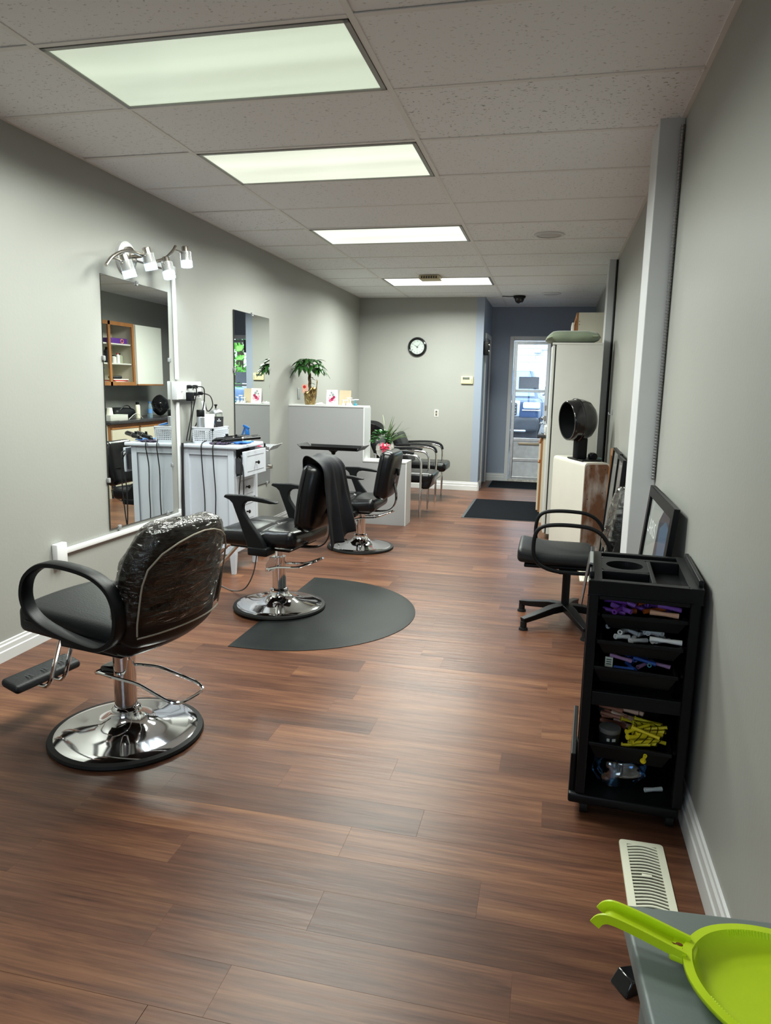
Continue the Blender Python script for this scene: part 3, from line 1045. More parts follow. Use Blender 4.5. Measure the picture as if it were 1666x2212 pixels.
# ================================================================== SALON CHAIRS
def pedestal(t, col_top, cyl_top, cyl_r, R=0.285):
    MB().lathe([(R - 0.03, 0.0), (R, 0.0), (R + 0.004, 0.008), (R, 0.018), (R - 0.02, 0.022), (R - 0.03, 0.016)], 64, close=False).build('rubber_rim', M_RUBBER, t)
    prof = [(0.0, 0.004), (R - 0.014, 0.004), (R - 0.016, 0.020), (R - 0.03, 0.0245), (R * 0.80, 0.029), (R * 0.6, 0.036), (R * 0.42, 0.048), (R * 0.32, 0.060), (R * 0.25, 0.078), (cyl_r + 0.018, 0.095), (cyl_r + 0.016, 0.104), (cyl_r, 0.106)]
    MB().lathe(prof, 72).build('base_plate', M_CHROME, t, smooth=50)
    MB().lathe([(cyl_r, 0.098), (cyl_r + 0.014, 0.100), (cyl_r + 0.014, 0.114), (cyl_r + 0.006, 0.122), (cyl_r + 0.002, 0.124)], 40, close=False).build('collar', M_CHROME, t)
    MB().cyl((0, 0, 0.10), (0, 0, cyl_top), cyl_r, n=36).build('pump_cylinder', M_CHROME, t)
    if col_top > cyl_top:
        MB().cyl((0, 0, cyl_top), (0, 0, col_top), 0.024, n=24).cyl((0, 0, col_top - 0.035), (0, 0, col_top), 0.031, n=24).build('piston', M_CHROME, t)

def styling_chair(name, label, loc, rz, dz=0.0, ox=0.0):
    t = thing(name, label, 'chair', loc, rz)
    cyl_top = 0.325
    pedestal(t, 0.415 + dz, cyl_top, 0.042)
    lv = MB()
    for s in (-1, 1):
        lv.tube(round_path([(0.062, s * 0.052, 0.245), (-0.02, s * 0.056, 0.268), (-0.16, s * 0.058, 0.282), (-0.285, s * 0.05, 0.335), (-0.295, 0, 0.338)], 0.03), 0.0065, 8)
    lv.tube([(0.062, -0.056, 0.245), (0.062, 0.056, 0.245)], 0.007, 8)
    lv.build('pump_lever', M_CHROME, t)
    MB().prism([(0.0, 0.325), (0.045, 0.322), (0.075, 0.27), (0.075, 0.225), (0.055, 0.225), (0.04, 0.25), (0, 0.25)], -0.045, 0.045, Matrix(((1, 0, 0, 0), (0, 0, 1, 0), (0, 1, 0, 0), (0, 0, 0, 1)))).build('lever_bracket', M_CHROME, t, smooth=30, bevel=0.003)
    Z = T(ox, 0, dz)
    # seat with stitched panels
    def sd(p):
        top = 1.0 if p.z > 0 else 0.0
        z = p.z + top * 0.020 * (1 - (p.x / 0.27) ** 2) * (1 - (p.y / 0.26) ** 2)
        z -= top * 0.010 * math.exp(-((p.x + 0.05) / 0.014) ** 2)
        z -= top * 0.010 * math.exp(-(p.y / 0.014) ** 2) * (1 if p.x > -0.05 else 0.2)
        z += top * 0.02 * max(0, (-p.x - 0.12)) / 0.15 * abs(p.y) / 0.25
        z -= (0.018 if p.x > 0.2 else 0) * (p.x - 0.2) / 0.07
        return (p.x, p.y, z)
    MB().rbox((0.045, 0, 0.472), (0.55, 0.50, 0.10), 0.046, 5, Z, sd, fine=26).build('seat', M_VINYL, t)
    MB().rbox((0.0, 0, 0.412), (0.34, 0.36, 0.022), 0.005, 2, Z).rbox((-0.02, 0.275 - 0.03, 0.415), (0.13, 0.11, 0.05), 0.01, 2, Z).rbox((-0.02, -0.275 + 0.03, 0.415), (0.13, 0.11, 0.05), 0.01, 2, Z).build('seat_plate', M_BLACK, t)
    # backrest
    BM = Z @ T(-0.185, 0, 0.545) @ RY(-10)
    def bdf(p):
        w_ = 1.0 - 0.12 * max(0, p.z / 0.2) ** 2 - 0.10 * max(0, -p.z / 0.2) ** 2
        x = p.x - 0.020 * (1 - (p.y / 0.23) ** 2) * (1 if p.x > 0 else 0)
        x += 0.020 * (1 - (p.y / 0.23) ** 2) * (1 if p.x < 0 else 0) * -0.6
        return (x, p.y * w_, p.z)
    bk = MB().rbox((-0.06, 0, 0.202), (0.125, 0.44, 0.405), 0.05, 5, BM, bdf, fine=8).build('backrest', M_VINYL, t)
    for s in (-1, 1):
        MB().tube([BM @ Vector((-0.045, s * 0.232, 0.03)), BM @ Vector((-0.045, s * 0.233, 0.2)), BM @ Vector((-0.045, s * 0.205, 0.385))], 0.003, 5).build('piping', M_VINYL, bk)
    # bent steel strap from under the seat up the back
    strap = smooth_path([(-0.08, 0, 0.405), (-0.22, 0, 0.405), (-0.31, 0, 0.43), (-0.352, 0, 0.49), (-0.355, 0, 0.57), (-0.340, 0, 0.66), (-0.358, 0, 0.76)], 5)
    MB().sweep(strap, [(-0.028, -0.004), (0.028, -0.004), (0.028, 0.004), (-0.028, 0.004)], up=(0, 1, 0), M=Z).build('back_strap', M_BLACK_G, t, bevel=0.001)
    MB().rbox((-0.370, 0, 0.75), (0.02, 0.05, 0.06), 0.006, 2, Z).build('strap_clip', M_BLACK, t)
    # arms: flat seven-shaped side frames
    out = [(0.205, 0.722), (0.195, 0.738), (0.06, 0.742), (-0.06, 0.732), (-0.145, 0.716), (-0.148, 0.706), (-0.10, 0.703), (0.02, 0.712), (0.055, 0.705), (0.075, 0.685), (0.078, 0.66), (0.070, 0.635),
           (0.03, 0.58), (-0.02, 0.52), (-0.065, 0.455), (-0.070, 0.40), (0.02, 0.395), (0.045, 0.43), (0.070, 0.50), (0.10, 0.58), (0.125, 0.64), (0.145, 0.69), (0.165, 0.708)]
    for s in (-1, 1):
        Ms = Z @ Matrix(((1, 0, 0, 0), (0, 0, 1, s * 0.275 - 0.017), (0, 1, 0, 0), (0, 0, 0, 1)))
        ar = MB().prism(out, 0, 0.034, Ms).build('armrest', M_BLACK, t, smooth=30, bevel=0.006)
    # footrest
    fm = MB()
    for s in (-1, 1):
        fm.tube(round_path([(0.20, s * 0.09, 0.405), (0.30, s * 0.09, 0.40), (0.50, s * 0.09, 0.185), (0.56, s * 0.09, 0.16), (0.58, 0, 0.155)], 0.06), 0.0115, 10, M=Z)
    fm.build('footrest', M_CHROME, t)
    MB().rbox((0.225, 0, 0.402), (0.09, 0.26, 0.028), 0.006, 2, Z).build('footrest_mount', M_BLACK, t)
    return t

chair2 = styling_chair('styling_chair', 'black styling chair with dark cape over its back on half-round mat', (-1.612, 4.097, 0.013), radians(172), 0.0)
chair3 = styling_chair('styling_chair', 'black styling chair standing before the stepped partition', (-1.572, 5.906, 0.0), radians(179), -0.075, 0.045)

# ---- loop-arm chair with cling film over its back
t = thing('hydraulic_chair', 'black chair with oval loop arms and plastic-wrapped back', 'chair', (-1.600, 2.398, 0.0), radians(170))
pedestal(t, 0.40, 0.40, 0.043, 0.295)
lv = MB()
lv.tube(round_path([(0.10, 0.045, 0.258), (0.0, 0.062, 0.262), (-0.12, 0.062, 0.258), (-0.29, 0.085, 0.225), (-0.325, 0.06, 0.218), (-0.335, -0.06, 0.222), (-0.30, -0.085, 0.235), (-0.10, -0.085, 0.27), (0.0, -0.06, 0.272), (0.09, -0.045, 0.262)], 0.035), 0.0065, 8)
lv.tube([(0.10, 0.05, 0.258), (0.09, -0.05, 0.262)], 0.009, 8)
lv.build('pump_lever', M_CHROME, t)
MB().rbox((0.05, 0, 0.262), (0.09, 0.075, 0.045), 0.012, 3).build('lever_bracket', M_BLACK_G, t)
MB().rbox((0.0, 0, 0.415), (0.30, 0.34, 0.03), 0.006, 2).build('seat_plate', M_BLACK, t)
def sd1(p):
    top = 1.0 if p.z > 0 else 0.0
    return (p.x, p.y * (1 - 0.06 * (p.x + 0.25)), p.z + top * 0.014 * (1 - (p.y / 0.24) ** 2) + 0.05 * (p.x + 0.1))
MB().rbox((0.055, 0, 0.487), (0.50, 0.46, 0.105), 0.03, 4, None, sd1, fine=8).build('seat', M_VINYL_M, t)
MB().tube(round_path([(0.29, -0.225, 0.505), (0.29, 0.225, 0.505), (-0.17, 0.235, 0.480), (-0.17, -0.235, 0.480)], 0.05, 5, True), 0.004, 6, closed=True).build('seat_piping', M_VINYL, t)
# back: padded shell, barrel curved, round shoulders
def bd1(p):
    zz = (p.z + 0.23) / 0.46
    w_ = sqrt(max(0.05, 1.0 - 0.66 * (max(0, zz - 0.46) / 0.54) ** 2.4)) - 0.10 * max(0, 0.25 - zz) * 4 * 0.5
    y = p.y * w_
    x = p.x + 1.0 * y * y
    return (x, y, p.z)
BM = T(-0.205, 0, 0.475) @ RY(-11)
bk = MB().rbox((-0.055, 0, 0.225), (0.105, 0.500, 0.46), 0.05, 5, BM, bd1, fine=10).build('backrest', mat('dark_brown_vinyl', (0.012, 0.008, 0.0065, 1), 0.4, spec=0.3, bump=0.05, bscale=120), t)
def wrapd(p):
    q = bd1(Vector((p.x, p.y, p.z + 0.037)))
    q = (q[0], q[1], p.z)
    n_ = noise.noise(Vector((q[0] * 9, q[1] * 7, q[2] * 22))) * 0.007 + noise.noise(Vector((q[1] * 30, q[2] * 16, 3))) * 0.0035
    s_ = 1 if p.x > 0 else -1
    return (q[0] + s_ * (n_ + 0.002), q[1] * (1 + 0.4 * n_), q[2] + (n_ * 1.2 if p.z > 0.1 else 0))
MB().rbox((-0.055, 0, 0.262), (0.114, 0.512, 0.40), 0.052, 6, BM, wrapd, fine=34).build('plastic_wrap', M_WRAP, bk, smooth=60)
seam = []
for a in range(33):
    u = a / 32
    if u < 0.36:
        y, z = -0.238, -0.16 + (0.20) * (u / 0.36)
    elif u < 0.64:
        an = pi * (u - 0.36) / 0.28
        y, z = -0.238 * cos(an), 0.04 + 0.165 * sin(an) ** 0.7
    else:
        y, z = 0.238, 0.04 - 0.20 * ((u - 0.64) / 0.36)
    q = bd1(Vector((-0.056, y, z)))
    seam.append(BM @ Vector((q[0] - 0.066, q[1] * 0.99, q[2] + 0.227)))
M_SEAM = mat('film_seam', L(150, 145, 132), 0.35)
MB().tube(seam, 0.0032, 6).build('film_seam', M_SEAM, bk)
low = []
for a in range(17):
    y = -0.238 + 0.476 * a / 16
    q = bd1(Vector((-0.056, y, -0.165 + 0.012 * cos(y * 8))))
    low.append(BM @ Vector((q[0] - 0.066, q[1] * 0.99, q[2] + 0.227)))
MB().tube(low, 0.0032, 6).build('film_seam', M_SEAM, bk)
# lower back cover joining back to seat
MB().rbox((-0.19, 0, 0.475), (0.16, 0.46, 0.10), 0.045, 4, None, lambda p: (p.x + 0.8 * p.y * p.y, p.y, p.z - 0.0), fine=6).build('back_cover', M_VINYL, t)
loop = []
key = [(0.185, 0.64), (0.165, 0.705), (0.105, 0.752), (0.03, 0.768), (-0.09, 0.760), (-0.17, 0.738), (-0.225, 0.695), (-0.248, 0.63), (-0.240, 0.555), (-0.205, 0.51), (-0.15, 0.488), (-0.06, 0.497), (0.04, 0.517), (0.12, 0.545), (0.168, 0.585)]
n_ = len(key)
for a in range(n_):
    p0, p1, p2, p3 = [Vector((key[(a + q) % n_][0], 0, key[(a + q) % n_][1])) for q in (-1, 0, 1, 2)]
    for j in range(4):
        s_ = j / 4
        loop.append(0.5 * ((2 * p1) + (-p0 + p2) * s_ + (2 * p0 - 5 * p1 + 4 * p2 - p3) * s_ ** 2 + (-p0 + 3 * p1 - 3 * p2 + p3) * s_ ** 3))
for s in (-1, 1):
    sec = [(-0.026, -0.007), (-0.020, -0.010), (0.020, -0.010), (0.026, -0.007), (0.026, 0.007), (0.020, 0.010), (-0.020, 0.010), (-0.026, 0.007)]
    MB().sweep(loop, sec, closed=True, up=(0, 1, 0), M=T(0, s * 0.275, -0.008)).build('armrest', M_BLACK, t, smooth=50)
fm = MB()
for s in (-1, 1):
    fm.tube(round_path([(0.20, s * 0.035, 0.435), (0.27, s * 0.035, 0.43), (0.365, s * 0.038, 0.16), (0.40, s * 0.04, 0.135), (0.47, s * 0.04, 0.15)], 0.035), 0.0095, 10)
fm.build('footrest_bars', M_CHROME, t)
fp = MB().rbox((0.445, 0.005, 0.178), (0.095, 0.335, 0.036), 0.018, 4, None, lambda p: (p.x, p.y, p.z + 0.25 * p.x), fine=3).build('footrest_pad', M_VINYL_M, t)
ln = MB()
for y in (-0.09, -0.075, 0.0, 0.015, 0.075, 0.09):
    ln.box(0.415, 0.475, y - 0.0015, y + 0.0015, 0.1955, 0.197)
ln.build('footrest_stitching', mat('grey_stitch', (0.08, 0.085, 0.085, 1), 0.6), fp, smooth=0)

# ---- cape draped over the middle chair
cp = thing('salon_cape', 'black cutting cape draped over the middle chair back', 'cape', (-1.612, 4.097, 0.013), radians(172))
path = smooth_path([(-0.210, 0.80), (-0.228, 0.89), (-0.246, 0.955), (-0.29, 0.975), (-0.355, 0.96), (-0.398, 0.91), (-0.405, 0.80), (-0.410, 0.70), (-0.415, 0.58), (-0.42, 0.46)], 6)
NP = len(path)
def cape(u, v):
    i_ = v * (NP - 1)
    a = int(min(NP - 2, i_))
    p = path[a].lerp(path[a + 1], i_ - a)
    down = max(0.0, (0.95 - p[1]) / 0.50) if i_ > NP * 0.35 else 0.0
    fr_ = max(0.0, 1 - v / 0.42)
    y = 0.205 + 0.035 * min(1, down) - 0.12 * fr_ - u * (0.275 - 0.03 * fr_ + 0.13 * down)
    fold = sin(u * 17 + 0.6) * 0.020 * down + sin(u * 31 + 2) * 0.007 * down
    x = p[0] - abs(fold) * 0.4 - fold * 0.8 - 0.03 * down + noise.noise(Vector((u * 4, v * 6, 1))) * 0.008
    z = p[1] + 0.006 * sin(u * 9 + v * 7) + (0.07 * (u - 0.1) * down ** 1.5)
    return (x, y, z)
MB().grid(cape, 44, 60).build('cape', M_CLOTH, cp, smooth=80, thick=0.004)

# ---- half-round anti-fatigue mat
t = thing('floor_mat', 'dark grey half-round anti-fatigue mat under the middle chair', 'mat', (-1.632, 4.1175, 0.0))
def mat_outline(k_):
    pts = []
    for a in range(49):
        an = -pi / 2 + pi * a / 48
        x = 0.14 + (0.735 - k_) * cos(an)
        y = (0.7255 - k_) * sin(an)
        pts.append((x, y))
    return [(k_, -0.7255 + k_)] + pts + [(k_, 0.7255 - k_)]
o1, o2, n2 = mat_outline(0.0), mat_outline(0.05), 51
mm = MB()
vs = [(x, y, 0.0) for x, y in o1] + [(x, y, 0.003) for x, y in o1] + [(x, y, 0.0125) for x, y in o2]
fs = []
for lo in (0, n2):
    fs += [(lo + a, lo + (a + 1) % n2, lo + n2 + (a + 1) % n2, lo + n2 + a) for a in range(n2)]
fs += [tuple(range(2 * n2, 3 * n2)), tuple(reversed(range(n2)))]
mm.add(vs, fs).build('mat_body', mat('mat_vinyl', (0.009, 0.011, 0.011, 1), 0.5, spec=0.18, bump=0.06, bscale=90, var=0.15, scale=5), t, smooth=20)

# ---- waiting armchair with tubular arms, facing the mirrors
t = thing('swivel_armchair', 'black swivel armchair with tubular loop arms by the pillar', 'chair', (0.134, 4.315, 0.0), radians(180))
MB().rbox((0.075, 0, 0.430), (0.43, 0.42, 0.066), 0.026, 4, None, lambda p: (p.x, p.y, p.z + (0.008 if p.z > 0 else 0) * (1 - (p.y / .2) ** 2) + 0.16 * max(0, p.x - 0.05) * (1 if p.z > 0 else 0.3)), fine=6).build('seat', M_VINYL_M, t)
MB().rbox((0.06, 0, 0.383), (0.38, 0.36, 0.022), 0.008, 2).build('seat_pan', M_BLACK, t)
for s in (-1, 1):
    lp = round_path([(0.205, s * 0.235, 0.52), (0.185, s * 0.235, 0.628), (0.06, s * 0.235, 0.648), (-0.14, s * 0.235, 0.638), (-0.225, s * 0.225, 0.53), (-0.215, s * 0.2, 0.38), (-0.1, s * 0.215, 0.366), (0.09, s * 0.235, 0.372), (0.19, s * 0.235, 0.42)], 0.085, 7, True)
    MB().tube(lp, 0.0115, 10, closed=True).build('armrest', M_BLACK, t)
MB().box(-0.05, 0.05, -0.235, 0.235, 0.36, 0.374).build('cross_bar', M_BLACK, t, smooth=0)
def bdx(p):
    zz = (p.z + 0.2) / 0.4
    return (p.x + 0.5 * p.y * p.y, p.y * (1 - 0.35 * max(0, zz - 0.6) ** 2 * 4), p.z)
BM = T(-0.215, 0, 0.445) @ RY(-11)
bk = MB().rbox((-0.03, 0, 0.195), (0.075, 0.40, 0.40), 0.036, 5, BM, bdx, fine=6).build('backrest', M_VINYL, t)
def wd(p):
    q = bdx(p)
    a = noise.noise(Vector((q[0] * 12, q[1] * 16, q[2] * 16))) * 0.008
    return (q[0] + (a if p.x > 0 else -a) , q[1] * (1 + a), q[2])
MB().rbox((-0.03, 0, 0.20), (0.092, 0.415, 0.40), 0.042, 5, BM, wd, fine=24).build('plastic_wrap', M_WRAP, bk, smooth=60)
MB().cyl((0, 0, 0.10), (0, 0, 0.375), 0.0235, n=20).cyl((0, 0, 0.08), (0, 0, 0.12), 0.040, 0.030, n=20).build('post', M_BLACK, t)
for a_ in (40, 112, 184, 256, 328):
    an = radians(a_)
    d = Vector((cos(an), sin(an), 0))
    pth = [d * 0.0 + Vector((0, 0, 0.098)), d * 0.10 + Vector((0, 0, 0.092)), d * 0.24 + Vector((0, 0, 0.066)), d * 0.315 + Vector((0, 0, 0.055))]
    lg = MB().sweep(pth, [(-0.026, -0.021), (0.026, -0.021), (0.019, 0.018), (-0.019, 0.018)], up=d.cross(Vector((0, 0, 1))), scales=[1.2, 1.15, 0.9, 0.8]).build('leg', M_BLACK, t, bevel=0.004)
    MB().cyl(tuple(d * 0.305 + Vector((0, 0, 0.006))), tuple(d * 0.305 + Vector((0, 0, 0.052))), 0.019, n=14).cyl(tuple(d * 0.305), tuple(d * 0.305 + Vector((0, 0, 0.014))), 0.027, 0.025, n=18).build('glide', M_RUBBER, lg)
# ================================================================== LEFT WALL: mirrors, lamp, raceway, sockets
M_MIRROR = mat('mirror_silver', (0.80, 0.83, 0.81, 1), 0.0, 1.0)
M_MEDGE = mat('mirror_edge', (0.03, 0.035, 0.03, 1), 0.2)
def wall_mirror(label, y0, y1, z0, z1, rx, rod=False):
    t = thing('wall_mirror', label, 'mirror', (XL, (y0 + y1) / 2, z0), group='tall wall mirrors')
    t.rotation_euler = (rx[0], rx[1], 0)
    h, wd_ = z1 - z0, (y1 - y0) / 2
    MB().box(0.004, 0.0095, -wd_, wd_, 0, h).build('backing', M_MEDGE, t, smooth=0)
    MB().box(0.0095, 0.0105, -wd_ + 0.002, wd_ - 0.002, 0.002, h - 0.002).build('mirror_glass', M_MIRROR, t, smooth=0)
    for (y, z) in ((0.0, h), (-wd_, h * 0.68), (wd_, h * 0.70), (-wd_, h * 0.20), (wd_, h * 0.22), (-wd_ * 0.75, 0.0), (wd_ * 0.8, 0.0)):
        MB().rbox((0.010, y, z), (0.018, 0.026, 0.03), 0.005, 2).build('clip', M_CLEAR, t)
    if rod:
        MB().tube([(0.02, -0.10, 0.14), (0.02, wd_ + 0.01, 0.14)], 0.004, 6).rbox((0.018, wd_, 0.145), (0.03, 0.02, 0.035), 0.005, 2).build('rod_bracket', M_STEEL, t)
    return t
wall_mirror('tall wall mirror below the four-spot lamp', 3.838, 4.598, 0.484, 2.002, (-0.020, -0.005))
wall_mirror('tall wall mirror beside the white partition', 5.652, 6.417, 0.462, 1.980, (-0.009, 0.0), True)

# four-spot wall lamp on a wavy bar
t = thing('wall_spot_lamp', 'brushed nickel wall lamp with four lit glass spots', 'wall lamp', (XL, 0, 0))
PC = (4.13, 2.135)
MB().lathe([(0.0, 0.0), (0.098, 0.0), (0.098, 0.022), (0.09, 0.028), (0.0, 0.03)], 40, T(0, PC[0], PC[1]) @ RY(90)).build('wall_plate', M_WHITE, t)
MB().lathe([(0.066, 0.028), (0.066, 0.045), (0.05, 0.056), (0.02, 0.06), (0.0, 0.06)], 36, T(0, PC[0], PC[1]) @ RY(90)).build('canopy', M_STEEL, t)
MB().cyl((0.05, PC[0] + 0.02, PC[1] + 0.01), (0.115, PC[0] + 0.02, PC[1] + 0.015), 0.012, n=14).build('stem', M_STEEL, t)
bar = smooth_path([(0.120, 3.755, 2.035), (0.120, 3.83, 2.095), (0.120, 3.96, 2.145), (0.120, 4.12, 2.150), (0.120, 4.26, 2.135), (0.120, 4.40, 2.175), (0.120, 4.50, 2.235), (0.120, 4.545, 2.275)], 6)
MB().tube(bar, 0.010, 10).build('bar', M_STEEL, t)
M_FROST = mat('frosted_glass_lit', (0.8, 0.9, 1.0, 1), 0.4, emit=(0.55, 0.82, 1.0, 1), estr=1.3)
M_BULB = mat('led_face', (1, 1, 1, 1), 0.4, emit=(0.9, 0.97, 1.0, 1), estr=5.0)
for (yb, zb, y, z, tilt, lean) in ((3.83, 2.085, 3.915, 2.085, 14, 10), (4.10, 2.150, 4.160, 2.165, 12, 8), (4.36, 2.155, 4.385, 2.145, -4, 14), (4.52, 2.25, 4.640, 2.255, 0, 4)):
    MB().tube([(0.120, yb, zb), (0.135, y, z - 0.01)], 0.007, 8).build('head_arm', M_STEEL, t)
    HM = T(0.14, y, z) @ RX(tilt) @ RY(-lean)
    hd = MB().lathe([(0.0, 0.035), (0.022, 0.035), (0.024, 0.03), (0.024, -0.055), (0.0, -0.055)], 24, HM).build('spot_head', M_STEEL, t)
    MB().lathe([(0.036, 0.0), (0.038, 0.0), (0.038, -0.07), (0.036, -0.07)], 28, HM, close=False).build('clear_collar', M_CLEAR, hd)
    MB().lathe([(0.037, -0.058), (0.0385, -0.058), (0.0385, -0.098), (0.036, -0.100), (0.034, -0.098), (0.034, -0.06)], 28, HM, close=False).build('glass_shade', M_FROST, hd)
    MB().lathe([(0.0, -0.086), (0.030, -0.088), (0.032, -0.082), (0.0, -0.080)], 24, HM).build('bulb', M_BULB, hd)
    for s in (-1, 1):
        MB().ball((0, s * 0.039, -0.012), 0.006, M=HM).build('screw', M_STEEL, hd)
    pl = bpy.data.lights.new('led_spot', 'SPOT')
    pl.energy = 8.0
    pl.color = (0.80, 0.92, 1.0)
    pl.spot_size = radians(120)
    pl.spot_blend = 0.8
    pl.shadow_soft_size = 0.028
    po = bpy.data.objects.new('led_spot', pl)
    COL.objects.link(po)
    po.parent = hd
    po.matrix_local = HM @ T(0, 0, -0.104)

# surface cable raceway
t = thing('cable_raceway', 'white surface cable raceway running below and beside the mirror', 'raceway', (XL, 0, 0))
M_RACE = mat('raceway_plastic', L(226, 227, 228), 0.35)
MB().rbox((0.0195, 3.35, 0.452), (0.036, 0.085, 0.118), 0.006, 2).build('junction_box', M_RACE, t)
MB().rbox((0.0105, 4.05, 0.447), (0.018, 1.33, 0.032), 0.005, 2, T(0, 4.05, 0.447) @ RX(-0.6) @ T(0, -4.05, -0.447)).build('horizontal_channel', M_RACE, t)
MB().rbox((0.0105, 4.700, 0.85), (0.018, 0.030, 0.80), 0.005, 2).build('lower_channel', M_RACE, t)
MB().rbox((0.0105, 4.700, 1.772), (0.018, 0.034, 0.73), 0.005, 2, T(0, 4.70, 1.76) @ RX(0.8) @ T(0, -4.70, -1.76)).build('upper_channel', M_RACE, t)
MB().rbox((0.0135, 4.698, 0.455), (0.024, 0.044, 0.05), 0.005, 2).build('elbow', M_RACE, t)
MB().rbox((0.0135, 4.690, 2.15), (0.024, 0.05, 0.05), 0.005, 2).build('elbow', M_RACE, t)
MB().rbox((0.0105, 4.45, 2.155), (0.018, 0.46, 0.03), 0.005, 2).build('top_channel', M_RACE, t)

# four-gang socket box with plugs
t = thing('socket_box', 'white surface socket box with switch and black plugs', 'socket', (XL, 4.82, 1.33))
MB().rbox((0.022, 0, 0), (0.044, 0.36, 0.128), 0.004, 2).build('box', M_PLASTIC_W, t)
for a in range(4):
    y = -0.128 + a * 0.085
    pl_ = MB().rbox((0.046, y, 0), (0.006, 0.078, 0.122), 0.003, 2).build('cover_plate', mat('plate_plastic', L(214, 215, 214), 0.35), t)
    if a == 0:
        MB().rbox((0.056, y, 0.004), (0.016, 0.010, 0.024), 0.003, 2, T(0.05, y, 0) @ RY(-20) @ T(-0.05, -y, 0)).build('toggle', M_PLASTIC_W, pl_)
    else:
        for z in (-0.028, 0.028):
            MB().rbox((0.050, y, z), (0.004, 0.034, 0.03), 0.004, 2).build('receptacle', M_PLASTIC_W, pl_)
for (y, z, big) in ((-0.043, 0.028, 0), (-0.043, -0.030, 1), (0.042, 0.028, 0), (0.042, -0.025, 0), (0.120, -0.020, 0)):
    if big:
        MB().rbox((0.07, y, z - 0.012), (0.042, 0.05, 0.062), 0.005, 2).build('plug', M_BLACK, t)
    else:
        MB().rbox((0.066, y, z), (0.036, 0.032, 0.026), 0.008, 2).build('plug', M_BLACK, t)
def cord(label, pts, r=0.0042, m=None):
    return tag(MB().tube(smooth_path(pts, 7), r, 7).build('power_lead', m or M_CORD, None), label, 'cord')
X = XL
cord('black cord dropping from the double plug behind the chest', [(X + 0.090, 4.777, 1.36), (X + 0.11, 4.80, 1.33), (X + 0.07, 4.81, 1.18), (X + 0.05, 4.80, 1.02), (X + 0.045, 4.79, 0.97)])
cord('black cord hanging from the charger plug to the chest top', [(X + 0.08, 4.777, 1.255), (X + 0.075, 4.772, 1.15), (X + 0.05, 4.76, 1.02), (X + 0.045, 4.75, 0.97)])
cord('black cord arching from the upper plug down to the chest', [(X + 0.090, 4.862, 1.36), (X + 0.12, 4.895, 1.34), (X + 0.105, 4.90, 1.20), (X + 0.06, 4.85, 1.06), (X + 0.05, 4.83, 0.97)])
cord('black cord looping from the last plug to the white iron', [(X + 0.085, 4.94, 1.31), (X + 0.13, 4.97, 1.29), (X + 0.14, 4.985, 1.22), (X + 0.11, 4.96, 1.18), (X + 0.10, 4.93, 1.27)])
cord('bundle of dark cords falling between chest and wall', [(X + 0.04, 4.70, 0.96), (X + 0.04, 4.69, 0.75), (X + 0.035, 4.685, 0.5), (X + 0.05, 4.685, 0.3), (X + 0.08, 4.68, 0.15)], 0.009)

t = thing('wall_plate', 'blank metal cover plate on the wall beside the money tree', 'wall plate', (XL, 7.245, 1.285))
MB().rbox((0.003, 0, 0), (0.005, 0.072, 0.118), 0.002, 2).build('plate', M_ALU, t)
for z in (-0.045, 0.045):
    MB().ball((0.006, 0, z), 0.004).build('screw', M_STEEL, t)

# ================================================================== BACK WALL
t = thing('wall_clock', 'round black-rimmed clock with white face', 'clock', (-1.818, YB, 1.892))
CM = RX(90)
MB().lathe([(0.095, 0.0), (0.125, 0.0), (0.128, 0.012), (0.122, 0.026), (0.108, 0.032), (0.097, 0.026), (0.092, 0.014)], 56, CM, close=False).build('rim', M_BLACK_G, t)
MB().lathe([(0.0, 0.012), (0.096, 0.012), (0.096, 0.004), (0.0, 0.004)], 48, CM).build('dial', mat('clock_dial', L(186, 196, 191), 0.5), t)
M_INK = mat('black_ink', (0.012, 0.014, 0.013, 1), 0.5)
for h in range(1, 13):
    a = radians(90 - 30 * h)
    text_mesh(str(h), 0.026, 'numeral', M_INK, t, CM @ T(cos(a) * 0.076, sin(a) * 0.076, 0.0128))
def hand(ang, ln, w_, m, nm, back=0.015):
    a = radians(90 - ang)
    R_ = CM @ T(0, 0, 0.015) @ Matrix.Rotation(a, 4, 'Z')
    MB().prism([(-back, -w_), (ln * 0.2, -w_), (ln, -w_ * 0.3), (ln, w_ * 0.3), (ln * 0.2, w_), (-back, w_)], 0, 0.001, R_).build(nm, m, t, smooth=0)
hand(303, 0.052, 0.003, M_INK, 'hour_hand')
hand(40, 0.070, 0.0022, M_INK, 'minute_hand')
hand(180, 0.078, 0.0009, mat('second_hand', (0.2, 0.2, 0.2, 1), 0.4), 'second_hand', 0.025)
MB().lathe([(0.0, 0.018), (0.005, 0.018), (0.005, 0.012)], 16, CM).build('pin', M_INK, t)

t = thing('thermostat', 'cream thermostat with a small grey display', 'thermostat', (-1.137, YB, 1.470))
MB().rbox((0, -0.014, 0), (0.158, 0.028, 0.098), 0.006, 3).build('case', mat('cream_plastic', L(226, 216, 164), 0.4), t)
MB().rbox((-0.012, -0.0285, 0.022), (0.092, 0.003, 0.032), 0.001, 1).build('display', mat('lcd', L(96, 102, 92), 0.2), t)
for z in (0.01, -0.008, -0.026):
    MB().rbox((0.062, -0.029, z), (0.012, 0.004, 0.008), 0.001, 1).build('button', mat('grey_button', L(110, 108, 96), 0.5), t)
MB().box(-0.055, -0.03, -0.0285, -0.028, -0.012, -0.008).build('imprint', MATS['grey_button'], t, smooth=0)
t = thing('wall_outlet', 'bare metal outlet opening low on the back wall', 'outlet', (-1.535, YB, 1.025))
MB().box(-0.027, 0.027, -0.004, 0.0, -0.048, 0.048).build('frame', mat('worn_white', L(214, 212, 204), 0.5, var=0.1, scale=40), t, smooth=0)
